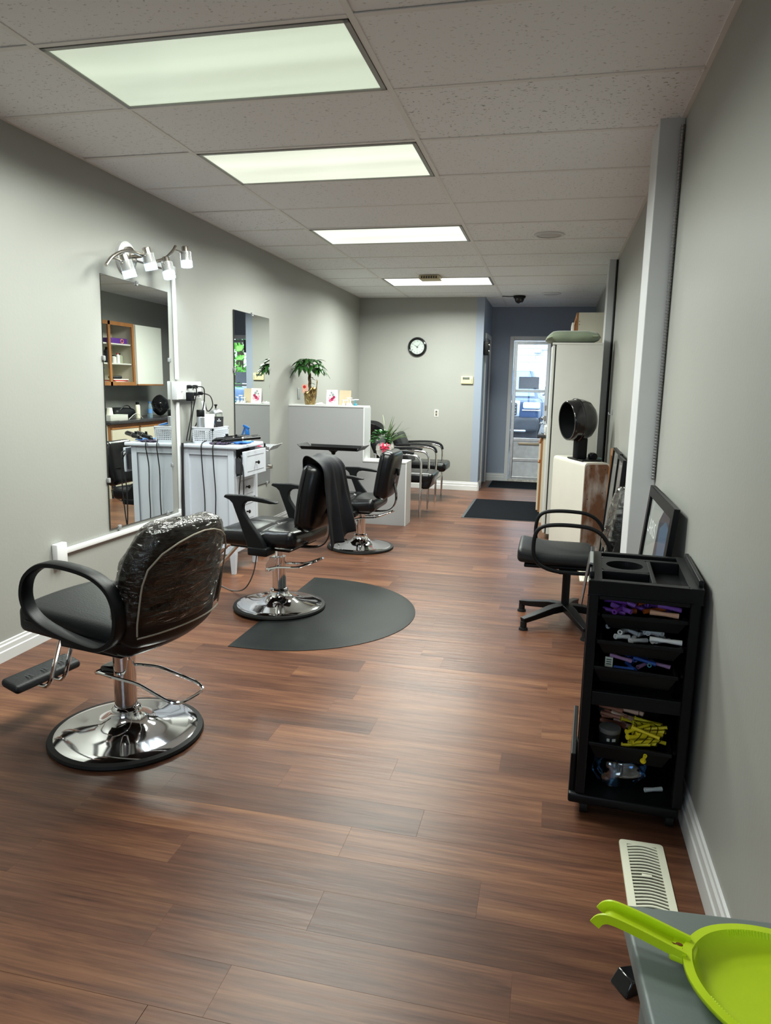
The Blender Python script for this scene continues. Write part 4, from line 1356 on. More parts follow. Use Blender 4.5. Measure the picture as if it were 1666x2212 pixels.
MB().box(-0.016, 0.016, -0.0065, -0.004, -0.036, 0.036).build('insert', mat('outlet_tan', L(150, 146, 134), 0.5), t, smooth=0)
for z in (-0.02, 0.02):
    MB().box(-0.008, 0.008, -0.008, -0.0065, z - 0.006, z + 0.006).build('slot', M_INK, t, smooth=0)
# ================================================================== WHITE CHEST OF DRAWERS
DZT = 0.952
t = thing('chest_of_drawers', 'narrow white chest of drawers with top drawer pulled open', 'chest', (0, 0, 0))
M_CHEST = mat('white_lacquer', L(194, 199, 208), 0.34, var=0.015)
dx0, dx1, dy0, dy1 = -2.598, -2.205, 4.737, 5.165
bo = MB()
for (xa, ya) in ((dx0, dy0), (dx1 - 0.045, dy0), (dx0, dy1 - 0.045), (dx1 - 0.045, dy1 - 0.045)):
    vs = [(xa, ya, 0.15), (xa + 0.045, ya, 0.15), (xa + 0.045, ya + 0.045, 0.15), (xa, ya + 0.045, 0.15)]
    cx, cy = xa + 0.0225, ya + 0.0225
    lg = MB()
    lg.box(xa, xa + 0.045, ya, ya + 0.045, 0.15, DZT - 0.027)
    lg.add([(cx + (x - cx) * 0.65, cy + (y - cy) * 0.65, 0.0) for x, y, z in vs] + vs, [(0, 1, 5, 4), (1, 2, 6, 5), (2, 3, 7, 6), (3, 0, 4, 7), (3, 2, 1, 0)])
    lg.build('leg', M_CHEST, t, smooth=0, bevel=0.002)
for ya, sgn in ((dy0, 1), (dy1, -1)):
    MB().box(dx0 + 0.045, dx1 - 0.045, min(ya + sgn * 0.012, ya + sgn * 0.02), max(ya + sgn * 0.012, ya + sgn * 0.02), 0.15, DZT - 0.027).build('side_panel', M_CHEST, t, smooth=0)
    MB().box(dx0 + 0.045, dx1 - 0.045, min(ya, ya + sgn * 0.018), max(ya, ya + sgn * 0.018), DZT - 0.075, DZT - 0.027).build('side_rail', M_CHEST, t, smooth=0, bevel=0.002)
    MB().box(dx0 + 0.045, dx1 - 0.045, min(ya, ya + sgn * 0.018), max(ya, ya + sgn * 0.018), 0.15, 0.205).build('side_rail', M_CHEST, t, smooth=0, bevel=0.002)
MB().box(dx0, dx0 + 0.01, dy0 + 0.045, dy1 - 0.045, 0.15, DZT - 0.03).build('back_panel', M_CHEST, t, smooth=0)
MB().box(dx0 + 0.01, dx1 - 0.045, dy0 + 0.045, dy1 - 0.045, 0.15, 0.165).build('bottom', M_CHEST, t, smooth=0)
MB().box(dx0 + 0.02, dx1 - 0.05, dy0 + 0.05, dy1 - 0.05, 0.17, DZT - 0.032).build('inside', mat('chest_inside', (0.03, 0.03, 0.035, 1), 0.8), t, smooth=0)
MB().rbox(((dx0 + dx1) / 2 + 0.018, (dy0 + dy1) / 2, DZT - 0.0135), (0.444, 0.468, 0.027), 0.008, 3).build('top', M_CHEST, t)
for i_ in range(4):
    z1_ = DZT - 0.045 - i_ * 0.188
    z0_ = z1_ - 0.180
    xo = 0.078 if i_ == 0 else 0.0
    ya, yb = dy0 + 0.02 + (0.0 if i_ == 0 else 0.027), dy1 - 0.02 - (0.0 if i_ == 0 else 0.027)
    MX = T(dx1 + xo, (ya + yb) / 2, (z0_ + z1_) / 2)
    hh, ww = (z1_ - z0_) / 2, (yb - ya) / 2
    d_ = MB()
    d_.box(-0.020, 0.0, -ww, ww, -hh, hh, MX)
    do = d_.build('drawer', M_CHEST, t, smooth=0, bevel=0.0025)
    for zz in (hh * 0.62, -hh * 0.62):
        MB().box(0.0, 0.0016, -ww + 0.045, ww - 0.045, zz - 0.0022, zz + 0.0022, MX).build('groove', mat('groove_grey', L(150, 152, 158), 0.5), do, smooth=0)
    MB().lathe([(0.0, 0.0), (0.006, 0.0), (0.006, 0.014), (0.013, 0.020), (0.014, 0.026), (0.008, 0.031), (0.0, 0.032)], 18, MX @ RY(90)).build('knob', mat('dark_bronze', (0.02, 0.017, 0.014, 1), 0.3, 0.6), do)
    if i_ == 0:
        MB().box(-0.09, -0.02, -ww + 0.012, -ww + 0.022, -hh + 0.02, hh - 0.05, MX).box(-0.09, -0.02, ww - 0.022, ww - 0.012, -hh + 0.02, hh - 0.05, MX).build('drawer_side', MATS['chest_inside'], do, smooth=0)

# ---- things on the chest
ZT = DZT
def on_chest(name, label, cat, x, y, rz=0, group=None):
    return thing(name, label, cat, (x, y, ZT), radians(rz), group)
# perforated basket: walls built from bars around square holes
t = on_chest('storage_basket', 'white perforated plastic basket on the chest', 'basket', -2.462, 4.905, 0)
M_BASK = mat('basket_plastic', L(196, 199, 205), 0.4)
hx, hy, bh = 0.077, 0.125, 0.115
def wall_holes(L_, h_, nx, nz, M, mbx):
    th = 0.0022
    zs = [0.018 + (h_ - 0.036) * i_ / nz for i_ in range(nz + 1)]
    xs = [-L_ + 0.012 + (2 * L_ - 0.024) * i_ / nx for i_ in range(nx + 1)]
    bar = 0.0026
    mbx.box(-L_, L_, -th, th, 0, 0.018 + bar, M).box(-L_, L_, -th, th, h_ - 0.018 - bar, h_, M)
    mbx.box(-L_, -L_ + 0.012 + bar, -th, th, 0, h_, M).box(L_ - 0.012 - bar, L_, -th, th, 0, h_, M)
    for a in zs[1:-1]:
        mbx.box(-L_, L_, -th, th, a - bar, a + bar, M)
    for a in xs[1:-1]:
        mbx.box(a - bar, a + bar, -th, th, 0.018, h_ - 0.018, M)
bk_ = MB()
wall_holes(hx, bh, 9, 6, T(0, -hy, 0) @ RX(4), bk_)
wall_holes(hx, bh, 9, 6, T(0, hy, 0) @ RX(-4), bk_)
wall_holes(hy, bh, 15, 6, T(hx, 0, 0) @ RZ(90) @ RX(4), bk_)
wall_holes(hy, bh, 15, 6, T(-hx, 0, 0) @ RZ(90) @ RX(-4), bk_)
bk_.box(-hx, hx, -hy, hy, 0, 0.003)
bk_.build('basket_body', M_BASK, t, smooth=0)
rm = MB().tube(round_path([(-hx - 0.008, -hy - 0.008, bh), (hx + 0.008, -hy - 0.008, bh), (hx + 0.008, hy + 0.008, bh), (-hx - 0.008, hy + 0.008, bh)], 0.02, 4, True), 0.0042, 6, closed=True)
rm.build('basket_rim', M_BASK, t)
MB().rbox((0, -hy - 0.0055, bh - 0.030), (0.046, 0.004, 0.016), 0.002, 2).build('hand_slot', mat('slot_dark', (0.02, 0.014, 0.012, 1), 0.6), t)
ZT = DZT + 0.004
t = on_chest('spray_can', 'silver glitter spray can with black cap in the basket', 'can', -2.498, 4.825)
MB().cyl((0, 0, 0), (0, 0, 0.185), 0.0285, n=24).lathe([(0.0285, 0.185), (0.026, 0.19), (0.026, 0.192)], 24, close=False).build('can', M_SILVERCAN, t)
MB().lathe([(0.0275, 0.188), (0.0285, 0.19), (0.0285, 0.234), (0.026, 0.238), (0.0, 0.238)], 24).build('cap', M_BLACK, t)
t = on_chest('cream_tube', 'white flat tube leaning inside the basket', 'tube', -2.470, 4.900, 20)
MB().add([(-0.04, 0, 0.205), (0.04, 0, 0.205), (0.04, 0.002, 0.205), (-0.04, 0.002, 0.205), (-0.026, -0.018, 0.02), (0.026, -0.018, 0.02), (0.026, 0.018, 0.02), (-0.026, 0.018, 0.02)],
         [(0, 1, 5, 4), (1, 2, 6, 5), (2, 3, 7, 6), (3, 0, 4, 7), (0, 3, 2, 1), (4, 5, 6, 7)]).build('tube', mat('white_tube', L(226, 230, 234), 0.3), t, bevel=0.003)
MB().cyl((0, 0, 0), (0, 0, 0.022), 0.017, n=16).build('cap', M_PLASTIC_W, t)
t = on_chest('cream_tube', 'black flat tube with pale print in the basket', 'tube', -2.428, 4.978, 25)
MB().add([(-0.033, 0, 0.185), (0.033, 0, 0.185), (0.033, 0.002, 0.185), (-0.033, 0.002, 0.185), (-0.025, -0.018, 0.02), (0.025, -0.018, 0.02), (0.025, 0.018, 0.02), (-0.025, 0.018, 0.02)],
         [(0, 1, 5, 4), (1, 2, 6, 5), (2, 3, 7, 6), (3, 0, 4, 7), (0, 3, 2, 1), (4, 5, 6, 7)]).build('tube', mat('black_tube', (0.016, 0.014, 0.016, 1), 0.35), t, bevel=0.003)
MB().cyl((0, 0, 0), (0, 0, 0.022), 0.018, n=16).build('cap', M_BLACK, t)
MB().box(-0.014, 0.014, -0.0065, -0.0045, 0.150, 0.157).box(-0.005, 0.005, -0.0065, -0.0045, 0.161, 0.169).build('imprint', mat('pale_print', L(190, 192, 196), 0.5), t, smooth=0)
for (x, y, h_, lab, capm) in ((-2.430, 4.865, 0.108, 'dark grey product jar standing foremost in the basket', M_BLACK), (-2.475, 4.950, 0.128, 'dark blue grey product jar in the basket middle', M_BLACK), (-2.415, 4.918, 0.095, 'small black pot between the jars in the basket', M_BLACK)):
    t = on_chest('product_jar', lab, 'jar', x, y)
    MB().lathe([(0.0, 0.0), (0.020, 0.0), (0.022, 0.004), (0.022, h_ - 0.03), (0.020, h_ - 0.026)], 22).build('jar', mat('jar_' + str(int(h_ * 1000)), L(58, 70, 86), 0.25, coat=0.3), t)
    MB().lathe([(0.0225, h_ - 0.028), (0.0235, h_ - 0.026), (0.0235, h_), (0.0, h_)], 22).build('lid', capm, t)
t = on_chest('product_bottle', 'silver bottle with blue cap in the basket', 'bottle', -2.428, 5.012 - 0.068)
t.location = (-2.490, 4.997, ZT)
MB().lathe([(0.0, 0.0), (0.018, 0.0), (0.018, 0.125), (0.013, 0.135)], 20).build('bottle', M_SILVERCAN, t)
MB().lathe([(0.0185, 0.13), (0.0185, 0.155), (0.0, 0.157)], 20).build('cap', mat('blue_cap', L(36, 92, 140), 0.35), t)
t = on_chest('hair_straightener', 'white straightener standing upright in the basket', 'straightener', -2.525, 4.905, 0)
MB().rbox((0, 0, 0.15), (0.018, 0.03, 0.30), 0.008, 3, RX(-6)).rbox((0.0, 0.045, 0.15), (0.018, 0.022, 0.29), 0.008, 3, RX(8)).build('arms', M_PLASTIC_W, t)
ZT = DZT
t = on_chest('glass_jar', 'clear disinfectant jar with domed metal lid', 'jar', -2.515, 5.105)
MB().lathe([(0.0, 0.0), (0.046, 0.0), (0.048, 0.004), (0.048, 0.20), (0.046, 0.205), (0.044, 0.205), (0.0455, 0.198), (0.0455, 0.008), (0.0, 0.006)], 32, close=False).build('glass', M_GLASS, t)
MB().lathe([(0.050, 0.204), (0.051, 0.214), (0.046, 0.226), (0.030, 0.240), (0.010, 0.246), (0.0, 0.247)], 32, close=False).build('lid', M_ALU, t)
MB().lathe([(0.006, 0.246), (0.006, 0.258), (0.013, 0.268), (0.013, 0.274), (0.0, 0.276)], 18).build('lid_knob', M_BLACK_G, t)
MB().tube([(0, 0, 0.24), (0, 0, 0.03)], 0.003, 6).build('dip_rod', M_STEEL, t)
t = on_chest('hand_towel', 'folded blue cloth on the chest edge', 'towel', -2.222, 4.93, -4)
MB().grid(lambda u, v: ((u - 0.5) * 0.10, (v - 0.5) * 0.17, 0.008 + 0.004 * sin(u * 9) * cos(v * 7)), 12, 16).build('cloth', mat('blue_cloth', L(52, 120, 206), 0.8, bump=0.1, bscale=300), t, thick=0.007)
t = on_chest('hand_towel', 'crumpled dark purple cloth under the curling irons', 'towel', -2.335, 4.815, 3)
MB().grid(lambda u, v: ((u - 0.5) * 0.12, (v - 0.5) * 0.15, 0.009 + 0.004 * sin(u * 21) * cos(v * 15)), 18, 18).build('cloth', mat('purple_cloth', L(74, 62, 84), 0.85, bump=0.1, bscale=300), t, thick=0.008)
def iron(label, y, x, ang, lift):
    t_ = on_chest('curling_iron', label, 'curling iron', x, y, ang, 'curling irons')
    Mi = T(0, 0, lift) @ RY(-4)
    MB().cyl((0, 0, 0), (0.12, 0, 0), 0.0155, 0.017, n=20, M=Mi).build('handle', M_BLACK, t_)
    MB().cyl((0.12, 0, 0), (0.13, 0, 0), 0.0185, n=20, M=Mi).build('ring', M_STEEL, t_)
    MB().cyl((0.13, 0, 0), (0.255, 0, 0), 0.0145, 0.0140, n=20, M=Mi).build('barrel', M_BLACK_G, t_)
    MB().box(0.06, 0.24, -0.007, 0.007, 0.017, 0.021, Mi).box(0.07, 0.09, -0.006, 0.006, 0.02, 0.036, Mi).build('clamp', M_BLACK, t_, smooth=0, bevel=0.002)
    MB().cyl((-0.03, 0, -0.006), (0, 0, 0), 0.007, 0.012, n=14, M=Mi).build('cord_sleeve', M_BLACK, t_)
    return t_
iron('black curling iron lying next to the basket', 4.768, -2.352, 36, 0.034)
iron('black curling iron lying along the chest edge', 4.752, -2.275, 36, 0.034)
MB_ = None
cord('black iron cord hanging over the chest side near the wall', [(-2.42, 4.75, DZT + 0.025), (-2.435, 4.717, DZT + 0.01), (-2.437, 4.702, 0.92), (-2.440, 4.722, 0.75), (-2.432, 4.728, 0.55), (-2.437, 4.725, 0.40), (-2.455, 4.70, 0.25), (-2.46, 4.66, 0.10), (-2.47, 4.63, 0.006), (-2.50, 4.58, 0.006)])
cord('black iron cord hanging over the chest side near the front', [(-2.33, 4.735, DZT + 0.025), (-2.345, 4.715, DZT + 0.008), (-2.348, 4.702, 0.92), (-2.353, 4.724, 0.78), (-2.345, 4.728, 0.6), (-2.348, 4.726, 0.45), (-2.342, 4.722, 0.30), (-2.346, 4.71, 0.12), (-2.36, 4.66, 0.006), (-2.42, 4.58, 0.006)])
t = on_chest('spray_bottle', 'clear water bottle with blue trigger sprayer', 'spray bottle', -2.255, 5.095, 150)
MB().lathe([(0.0, 0.0), (0.028, 0.0), (0.030, 0.005), (0.030, 0.032), (0.022, 0.045), (0.015, 0.050)], 24).build('bottle', mat('cloudy_bottle', L(214, 214, 190), 0.2, trans=0.4), t)
M_TRIG = mat('blue_trigger', L(12, 84, 146), 0.4)
MB().lathe([(0.0175, 0.046), (0.0185, 0.048), (0.016, 0.085), (0.010, 0.10)], 20).rbox((0.012, 0, 0.108), (0.072, 0.018, 0.020), 0.008, 3, T(0, 0, 0.11) @ RY(-14) @ T(0, 0, -0.11)).build('spray_head', M_TRIG, t)
MB().sweep(smooth_path([(0.030, 0, 0.105), (0.040, 0, 0.085), (0.056, 0, 0.060), (0.066, 0, 0.045)], 4), [(-0.007, -0.003), (0.007, -0.003), (0.007, 0.003), (-0.007, 0.003)], up=(0, 1, 0)).build('trigger', M_TRIG, t)
# appliance lead hanging out of the open drawer
cord('black appliance lead hanging out of the open drawer', [(-2.150, 4.745, 0.885), (-2.135, 4.725, 0.87), (-2.140, 4.722, 0.80), (-2.160, 4.724, 0.62), (-2.160, 4.722, 0.45), (-2.15, 4.722, 0.33), (-2.135, 4.724, 0.45), (-2.125, 4.724, 0.62), (-2.13, 4.728, 0.80), (-2.165, 4.726, 0.87)], 0.0045)
cord('grey cable looping under the middle chair to the floor', [(-1.855, 4.30, 0.38), (-1.84, 4.28, 0.30), (-1.86, 4.26, 0.16), (-1.93, 4.28, 0.05), (-2.05, 4.35, 0.006), (-2.2, 4.45, 0.006), (-2.30, 4.48, 0.006)], 0.0042, mat('grey_cord', (0.12, 0.12, 0.12, 1), 0.5))

# ================================================================== TRAY CARTS
def caster(parent, x, y, m=M_RUBBER):
    c = MB().cyl((x - 0.012, y, 0.024), (x + 0.012, y, 0.024), 0.024, n=18).build('caster', m, parent)
    MB().rbox((x, y + 0.004, 0.042), (0.034, 0.036, 0.026), 0.006, 2).cyl((x, y, 0.05), (x, y, 0.075), 0.007, n=10).build('caster_fork', M_BLACK, c)
def tray_cart(name, label, x, y, rz, zt, L_, D_, mt, R_=0.23, n_=5, a0=20):
    t_ = thing(name, label, 'tray cart', (x, y, 0), radians(rz))
    prof = [(-D_ / 2 - 0.02, 0.028), (-D_ / 2, 0.0), (D_ / 2, 0.0), (D_ / 2 + 0.02, 0.028)]
    tr = MB()
    tr.box(-L_ / 2, L_ / 2, -D_ / 2, D_ / 2, zt, zt + 0.004)
    for s in (-1, 1):
        tr.add([(-L_ / 2, s * D_ / 2, zt), (L_ / 2, s * D_ / 2, zt), (L_ / 2 + 0.01, s * (D_ / 2 + 0.018), zt + 0.03), (-L_ / 2 - 0.01, s * (D_ / 2 + 0.018), zt + 0.03),
                (-L_ / 2, s * (D_ / 2 - 0.004), zt + 0.004), (L_ / 2, s * (D_ / 2 - 0.004), zt + 0.004), (L_ / 2 + 0.01, s * (D_ / 2 + 0.014), zt + 0.03), (-L_ / 2 - 0.01, s * (D_ / 2 + 0.014), zt + 0.03)],
               [(0, 1, 2, 3), (4, 5, 6, 7), (3, 2, 6, 7), (0, 1, 5, 4), (0, 3, 7, 4), (1, 2, 6, 5)])
        tr.add([(s * L_ / 2, -D_ / 2, zt), (s * L_ / 2, D_ / 2, zt), (s * (L_ / 2 + 0.045), D_ / 2 + 0.005, zt + 0.042), (s * (L_ / 2 + 0.045), -D_ / 2 - 0.005, zt + 0.042),
                (s * (L_ / 2 - 0.004), -D_ / 2, zt + 0.004), (s * (L_ / 2 - 0.004), D_ / 2, zt + 0.004), (s * (L_ / 2 + 0.041), D_ / 2 + 0.005, zt + 0.044), (s * (L_ / 2 + 0.041), -D_ / 2 - 0.005, zt + 0.044)],
               [(0, 1, 2, 3), (4, 5, 6, 7), (3, 2, 6, 7), (0, 1, 5, 4), (0, 3, 7, 4), (1, 2, 6, 5)])
    tr.build('tray', mt, t_, smooth=0, bevel=0.0015)
    MB().lathe([(0.055, zt), (0.05, zt - 0.01), (0.022, zt - 0.03), (0.016, zt - 0.05), (0.0, zt - 0.05)], 20).build('tray_hub', M_BLACK, t_)
    MB().cyl((0, 0, 0.09), (0, 0, zt - 0.045), 0.0105, n=16).build('pole', M_CHROME, t_)
    MB().cyl((0, 0, 0.07), (0, 0, 0.14), 0.026, 0.018, n=18).build('hub', M_BLACK, t_)
    for a in range(n_):
        an = radians(a0 + 360 / n_ * a)
        d = Vector((cos(an), sin(an), 0))
        lg = MB().sweep([Vector((0, 0, 0.10)), d * 0.1 + Vector((0, 0, 0.095)), d * R_ + Vector((0, 0, 0.075))], [(-0.016, -0.012), (0.016, -0.012), (0.012, 0.012), (-0.012, 0.012)], up=d.cross(Vector((0, 0, 1)))).build('leg', M_BLACK, t_, bevel=0.003)
        caster(lg, d.x * R_, d.y * R_)
    return t_
tray_cart('tray_cart', 'wheeled stand with long black tray before the partition', -1.980, 6.42, -3, 0.795, 0.54, 0.24, M_BLACK, 0.235, 5, -62)
tray_cart('tray_cart', 'wheeled stand with silver tray hidden behind the chest', -2.385, 5.50, 5, 0.86, 0.34, 0.24, M_ALU, 0.20, 5, 20)
t = thing('hair_clip', 'pink sectioning clip standing on the silver tray', 'hair clip', (-2.31, 5.42, 0.865))
MB().rbox((0, 0, 0.03), (0.05, 0.018, 0.018), 0.006, 2, RY(25)).rbox((0.0, 0.012, 0.045), (0.055, 0.014, 0.016), 0.006, 2, RY(-30)).rbox((-0.01, 0.0, 0.012), (0.03, 0.03, 0.024), 0.006, 2).build('clip', mat('pink_plastic', L(226, 72, 110), 0.35), t)
t = thing('hair_clip', 'black sectioning clip hooked over the silver tray edge', 'hair clip', (-2.235, 5.385, 0.865))
MB().rbox((0, 0, 0.020), (0.014, 0.07, 0.016), 0.005, 2).rbox((0, 0.0, 0.03), (0.012, 0.02, 0.05), 0.005, 2).build('clip', M_BLACK, t)

# ================================================================== ON THE PARTITION
ZP = 1.180
t = thing('money_tree', 'small braided money tree in gold foil pot', 'plant', (-2.425, 7.05, ZP))
rng = random.Random(4)
foil = []
def foilf(u, v):
    a = u * 2 * pi
    r = 0.050 + 0.014 * v + 0.006 * sin(a * 7 + v * 9) * (0.3 + v) + (0.010 * sin(a * 3) if v > 0.8 else 0)
    z = 0.135 * v + (0.045 * max(0, sin(a * 2.5 + 0.4)) + 0.075 * max(0, cos(a - 0.3)) ** 6) * max(0, v - 0.75) * 4
    return (r * cos(a), r * sin(a), z)
MB().grid(foilf, 40, 14, closeu=True).build('foil_pot', mat('gold_foil', L(168, 144, 98), 0.25, 1.0, bump=0.5, bscale=45), t, thick=0.002, smooth=30)
MB().lathe([(0.0, 0.10), (0.058, 0.10), (0.058, 0.095), (0.0, 0.095)], 20).build('soil', mat('soil', (0.03, 0.02, 0.014, 1), 0.95), t)
stem = MB()
for a in range(3):
    pts = []
    for j in range(16):
        z = 0.09 + 0.25 * j / 15
        an = 2 * pi * a / 3 + j * 0.55
        pts.append((0.010 * cos(an) - 0.01 * j / 15, 0.010 * sin(an), z))
    stem.tube(pts, 0.0075, 7)
stem.build('trunk', mat('tree_bark', L(92, 74, 46), 0.8, var=0.3, scale=40), t)
M_LEAF = mat('money_tree_leaf', L(38, 82, 30), 0.38, var=0.35, scale=14)
def leaf(parent, p, d, ln, w_, m, droop=0.5, name='leaf'):
    d = Vector(d).normalized()
    side = d.cross(Vector((0, 0, 1)))
    if side.length < 0.1:
        side = Vector((1, 0, 0))
    side.normalize()
    upv = side.cross(d).normalized()
    N_ = 7
    vs, fs = [], []
    for i_ in range(N_ + 1):
        s_ = i_ / N_
        c = Vector(p) + d * ln * s_ - Vector((0, 0, 1)) * droop * ln * s_ * s_
        ww = w_ * sin(pi * min(1, s_ * 0.93 + 0.05)) ** 0.8
        vs += [c - side * ww + upv * ww * 0.25, c, c + side * ww + upv * ww * 0.25]
    for i_ in range(N_):
        for j in range(2):
            fs.append((i_ * 3 + j, i_ * 3 + j + 1, (i_ + 1) * 3 + j + 1, (i_ + 1) * 3 + j))
    return MB().add(vs, fs).build(name, m, parent, smooth=80, thick=0.0008, merge=False)
crown = Vector((-0.012, 0, 0.350))
M_STALK = mat('leaf_stalk', L(84, 110, 50), 0.5)
for a in range(15):
    an = a * 2.39996
    el = -0.25 + 1.55 * ((a * 7) % 15) / 14
    dirv = Vector((cos(an) * cos(el) * 1.25, sin(an) * cos(el) * 0.9, sin(el)))
    tip = crown + Vector((0, 0, 0.02)) + dirv * 0.075
    MB().tube(smooth_path([crown - Vector((0, 0, 0.03)), (crown + tip) / 2 + Vector((0, 0, 0.015)), tip], 4), 0.0022, 5).build('stalk', M_STALK, t)
    for j in range(5):
        b_ = an + (j - 2) * 0.6
        leaf(t, tip, (cos(b_), sin(b_), 0.25 + 0.35 * sin(el) - 0.10 * abs(j - 2)), rng.uniform(0.10, 0.14), rng.uniform(0.017, 0.023), M_LEAF, rng.uniform(0.45, 0.95))
for (dz_, an) in ((-0.10, 0.4), (-0.08, -0.5), (-0.14, 0.1)):
    p = crown + Vector((0, 0, dz_))
    leaf(t, p, (cos(an), sin(an) * 0.5 - 0.4, 0.3), 0.08, 0.012, M_LEAF, 0.4)
MB().ball((-0.055, -0.03, 0.135), 0.018, s=(1.1, 1, 0.9)).tube([(-0.055, -0.03, 0.13), (-0.03, -0.02, 0.08)], 0.004, 6).build('foil_tie', M_BLACK, t)
tg = thing('gift_tag', 'small pink gift tag with red circle in the gold pot', 'card', (-2.462, 7.000, ZP + 0.118))
MB().box(-0.028, 0.028, -0.001, 0.001, 0, 0.085, RX(6)).build('card', mat('pink_card', L(232, 178, 158), 0.6, var=0.15, scale=120), tg, smooth=0)
MB().lathe([(0.0, 0.0), (0.016, 0.0), (0.016, 0.0006), (0.0, 0.0006)], 20, RX(6) @ T(-0.004, -0.0015, 0.06) @ RX(90)).build('red_circle', mat('red_print', L(196, 44, 44), 0.5), tg)
tis = thing('tissue', 'crumpled white tissue beside the gold pot', 'tissue', (-2.315, 7.04, ZP))
MB().grid(lambda u, v: ((u - 0.5) * 0.10, (v - 0.5) * 0.08, 0.004 + 0.034 * abs(noise.noise(Vector((u * 5, v * 5, 2)))) * 1.4 * sin(pi * u) * sin(pi * v) + 0.002), 24, 20).build('paper', mat('tissue_paper', L(232, 232, 228), 0.9), tis, thick=0.001)
gc = thing('greeting_card', 'white greeting card with pink flowers on the partition', 'card', (-2.200, 7.06, ZP))
MB().box(-0.058, 0.058, -0.001, 0.001, 0, 0.155, RX(-8)).box(-0.058, 0.058, -0.001, 0.001, 0, 0.155, T(0, 0.045, 0) @ RX(9)).build('card', mat('white_card', L(236, 224, 226), 0.6), gc, smooth=0)
rng = random.Random(9)
M_PETAL = [mat('petal_pink', L(214, 92, 132), 0.6), mat('petal_magenta', L(168, 36, 84), 0.6), mat('petal_grey', L(150, 160, 164), 0.6), mat('petal_blush', L(232, 178, 190), 0.6)]
for (px, pz, r_, mi) in ((0.004, 0.060, 0.018, 1), (-0.016, 0.045, 0.016, 0), (0.022, 0.080, 0.015, 1), (0.010, 0.105, 0.014, 2), (-0.028, 0.070, 0.012, 3), (0.030, 0.050, 0.016, 3), (-0.006, 0.125, 0.010, 2), (0.0, 0.03, 0.013, 3), (-0.02, 0.098, 0.009, 2), (0.012, 0.070, 0.009, 0)):
    fl = MB()
    fl.lathe([(0.0, 0.0), (r_, 0.0), (r_, 0.0008), (0.0, 0.0008)], 10, RX(-8) @ T(px, -0.0016, pz) @ RX(90))
    fl.build('printed_flower', M_PETAL[mi], gc)
gd = thing('greeting_card', 'beige card facing the wash area behind the flower card', 'card', (-2.085, 7.145, ZP))
MB().box(-0.062, 0.062, -0.001, 0.001, 0, 0.150, RX(-7)).build('card', mat('beige_card', L(196, 180, 152), 0.6), gd, smooth=0)
for a, (x, h_) in enumerate(((-2.075, 0.048), (-2.035, 0.070), (-2.000, 0.052), (-1.955, 0.056))):
    t_ = thing('pump_dispenser', ('white pump top nearest the flower card', 'tallest white pump top on the partition', 'white pump top between its taller neighbours', 'white pump top with blue collar at the partition end')[a], 'pump', (x, 7.06 + 0.02 * (a % 2), ZP), radians(20 * a), 'white pump tops on the partition')
    MB().lathe([(0.0, 0.0), (0.018, 0.0), (0.018, 0.016), (0.010, 0.022), (0.005, 0.024), (0.005, h_)], 16).build('collar', M_PLASTIC_W if a < 3 else mat('teal_collar', L(60, 140, 160), 0.4), t_)
    MB().rbox((0.016, 0, h_ + 0.004), (0.060, 0.012, 0.010), 0.004, 2).build('nozzle', M_PLASTIC_W, t_)

# planter on the low ledge
ZLg = 0.645
t = thing('potted_arrangement', 'leafy plants in a dimpled white pot with pink bow', 'plant', (-1.635, 7.06, ZLg + 0.002))
def potf(u, v):
    a = u * 2 * pi
    prof = [(0.045, 0), (0.047, 0.02), (0.075, 0.06), (0.088, 0.105), (0.085, 0.14), (0.070, 0.165)]
    i_ = min(4, int(v * 5))
    f = v * 5 - i_
    r = prof[i_][0] * (1 - f) + prof[i_ + 1][0] * f
    z = prof[i_][1] * (1 - f) + prof[i_ + 1][1] * f
    r += 0.0045 * abs(sin(a * 9)) * abs(sin(z * 110)) if 0.04 < z < 0.155 else 0
    return (r * cos(a), r * sin(a), z)
MB().grid(potf, 72, 30, closeu=True).build('pot', mat('white_ceramic', L(192, 188, 182), 0.45), t, thick=0.003)
MB().lathe([(0.0, 0.15), (0.070, 0.15)], 20, close=False).build('soil', MATS['soil'], t)
rng = random.Random(12)
M_GRASS = mat('blade_green', L(66, 92, 42), 0.45, var=0.4, scale=12)
M_BUSH = mat('bush_green', L(40, 96, 38), 0.4, var=0.4, scale=14)
for a in range(46):
    an = rng.uniform(-0.9, 0.9) + (0 if a % 3 else 1.2)
    el = rng.uniform(0.45, 1.35)
    leaf(t, (0.02 + rng.uniform(-0.02, 0.02), rng.uniform(-0.03, 0.03), 0.16), (cos(an) * cos(el), sin(an) * cos(el), sin(el)), rng.uniform(0.20, 0.34), rng.uniform(0.003, 0.006), M_GRASS, rng.uniform(0.05, 0.4), 'blade')
for a in range(70):
    an = rng.uniform(0, 2 * pi)
    el = rng.uniform(-0.1, 1.2)
    p = Vector((-0.035, -0.01, 0.19)) + Vector((cos(an) * cos(el) * 0.065, sin(an) * cos(el) * 0.05, sin(el) * 0.085))
    leaf(t, p, (cos(an) * cos(el), sin(an) * cos(el), sin(el) * 0.6), rng.uniform(0.045, 0.075), rng.uniform(0.015, 0.022), M_BUSH, 0.3)
leaf(t, (-0.01, 0, 0.33), (-0.15, 0, 1), 0.12, 0.012, mat('pale_leaf', L(206, 214, 176), 0.5), 0.0)
M_BOW = mat('pink_ribbon', L(226, 56, 96), 0.45)
bw = MB()
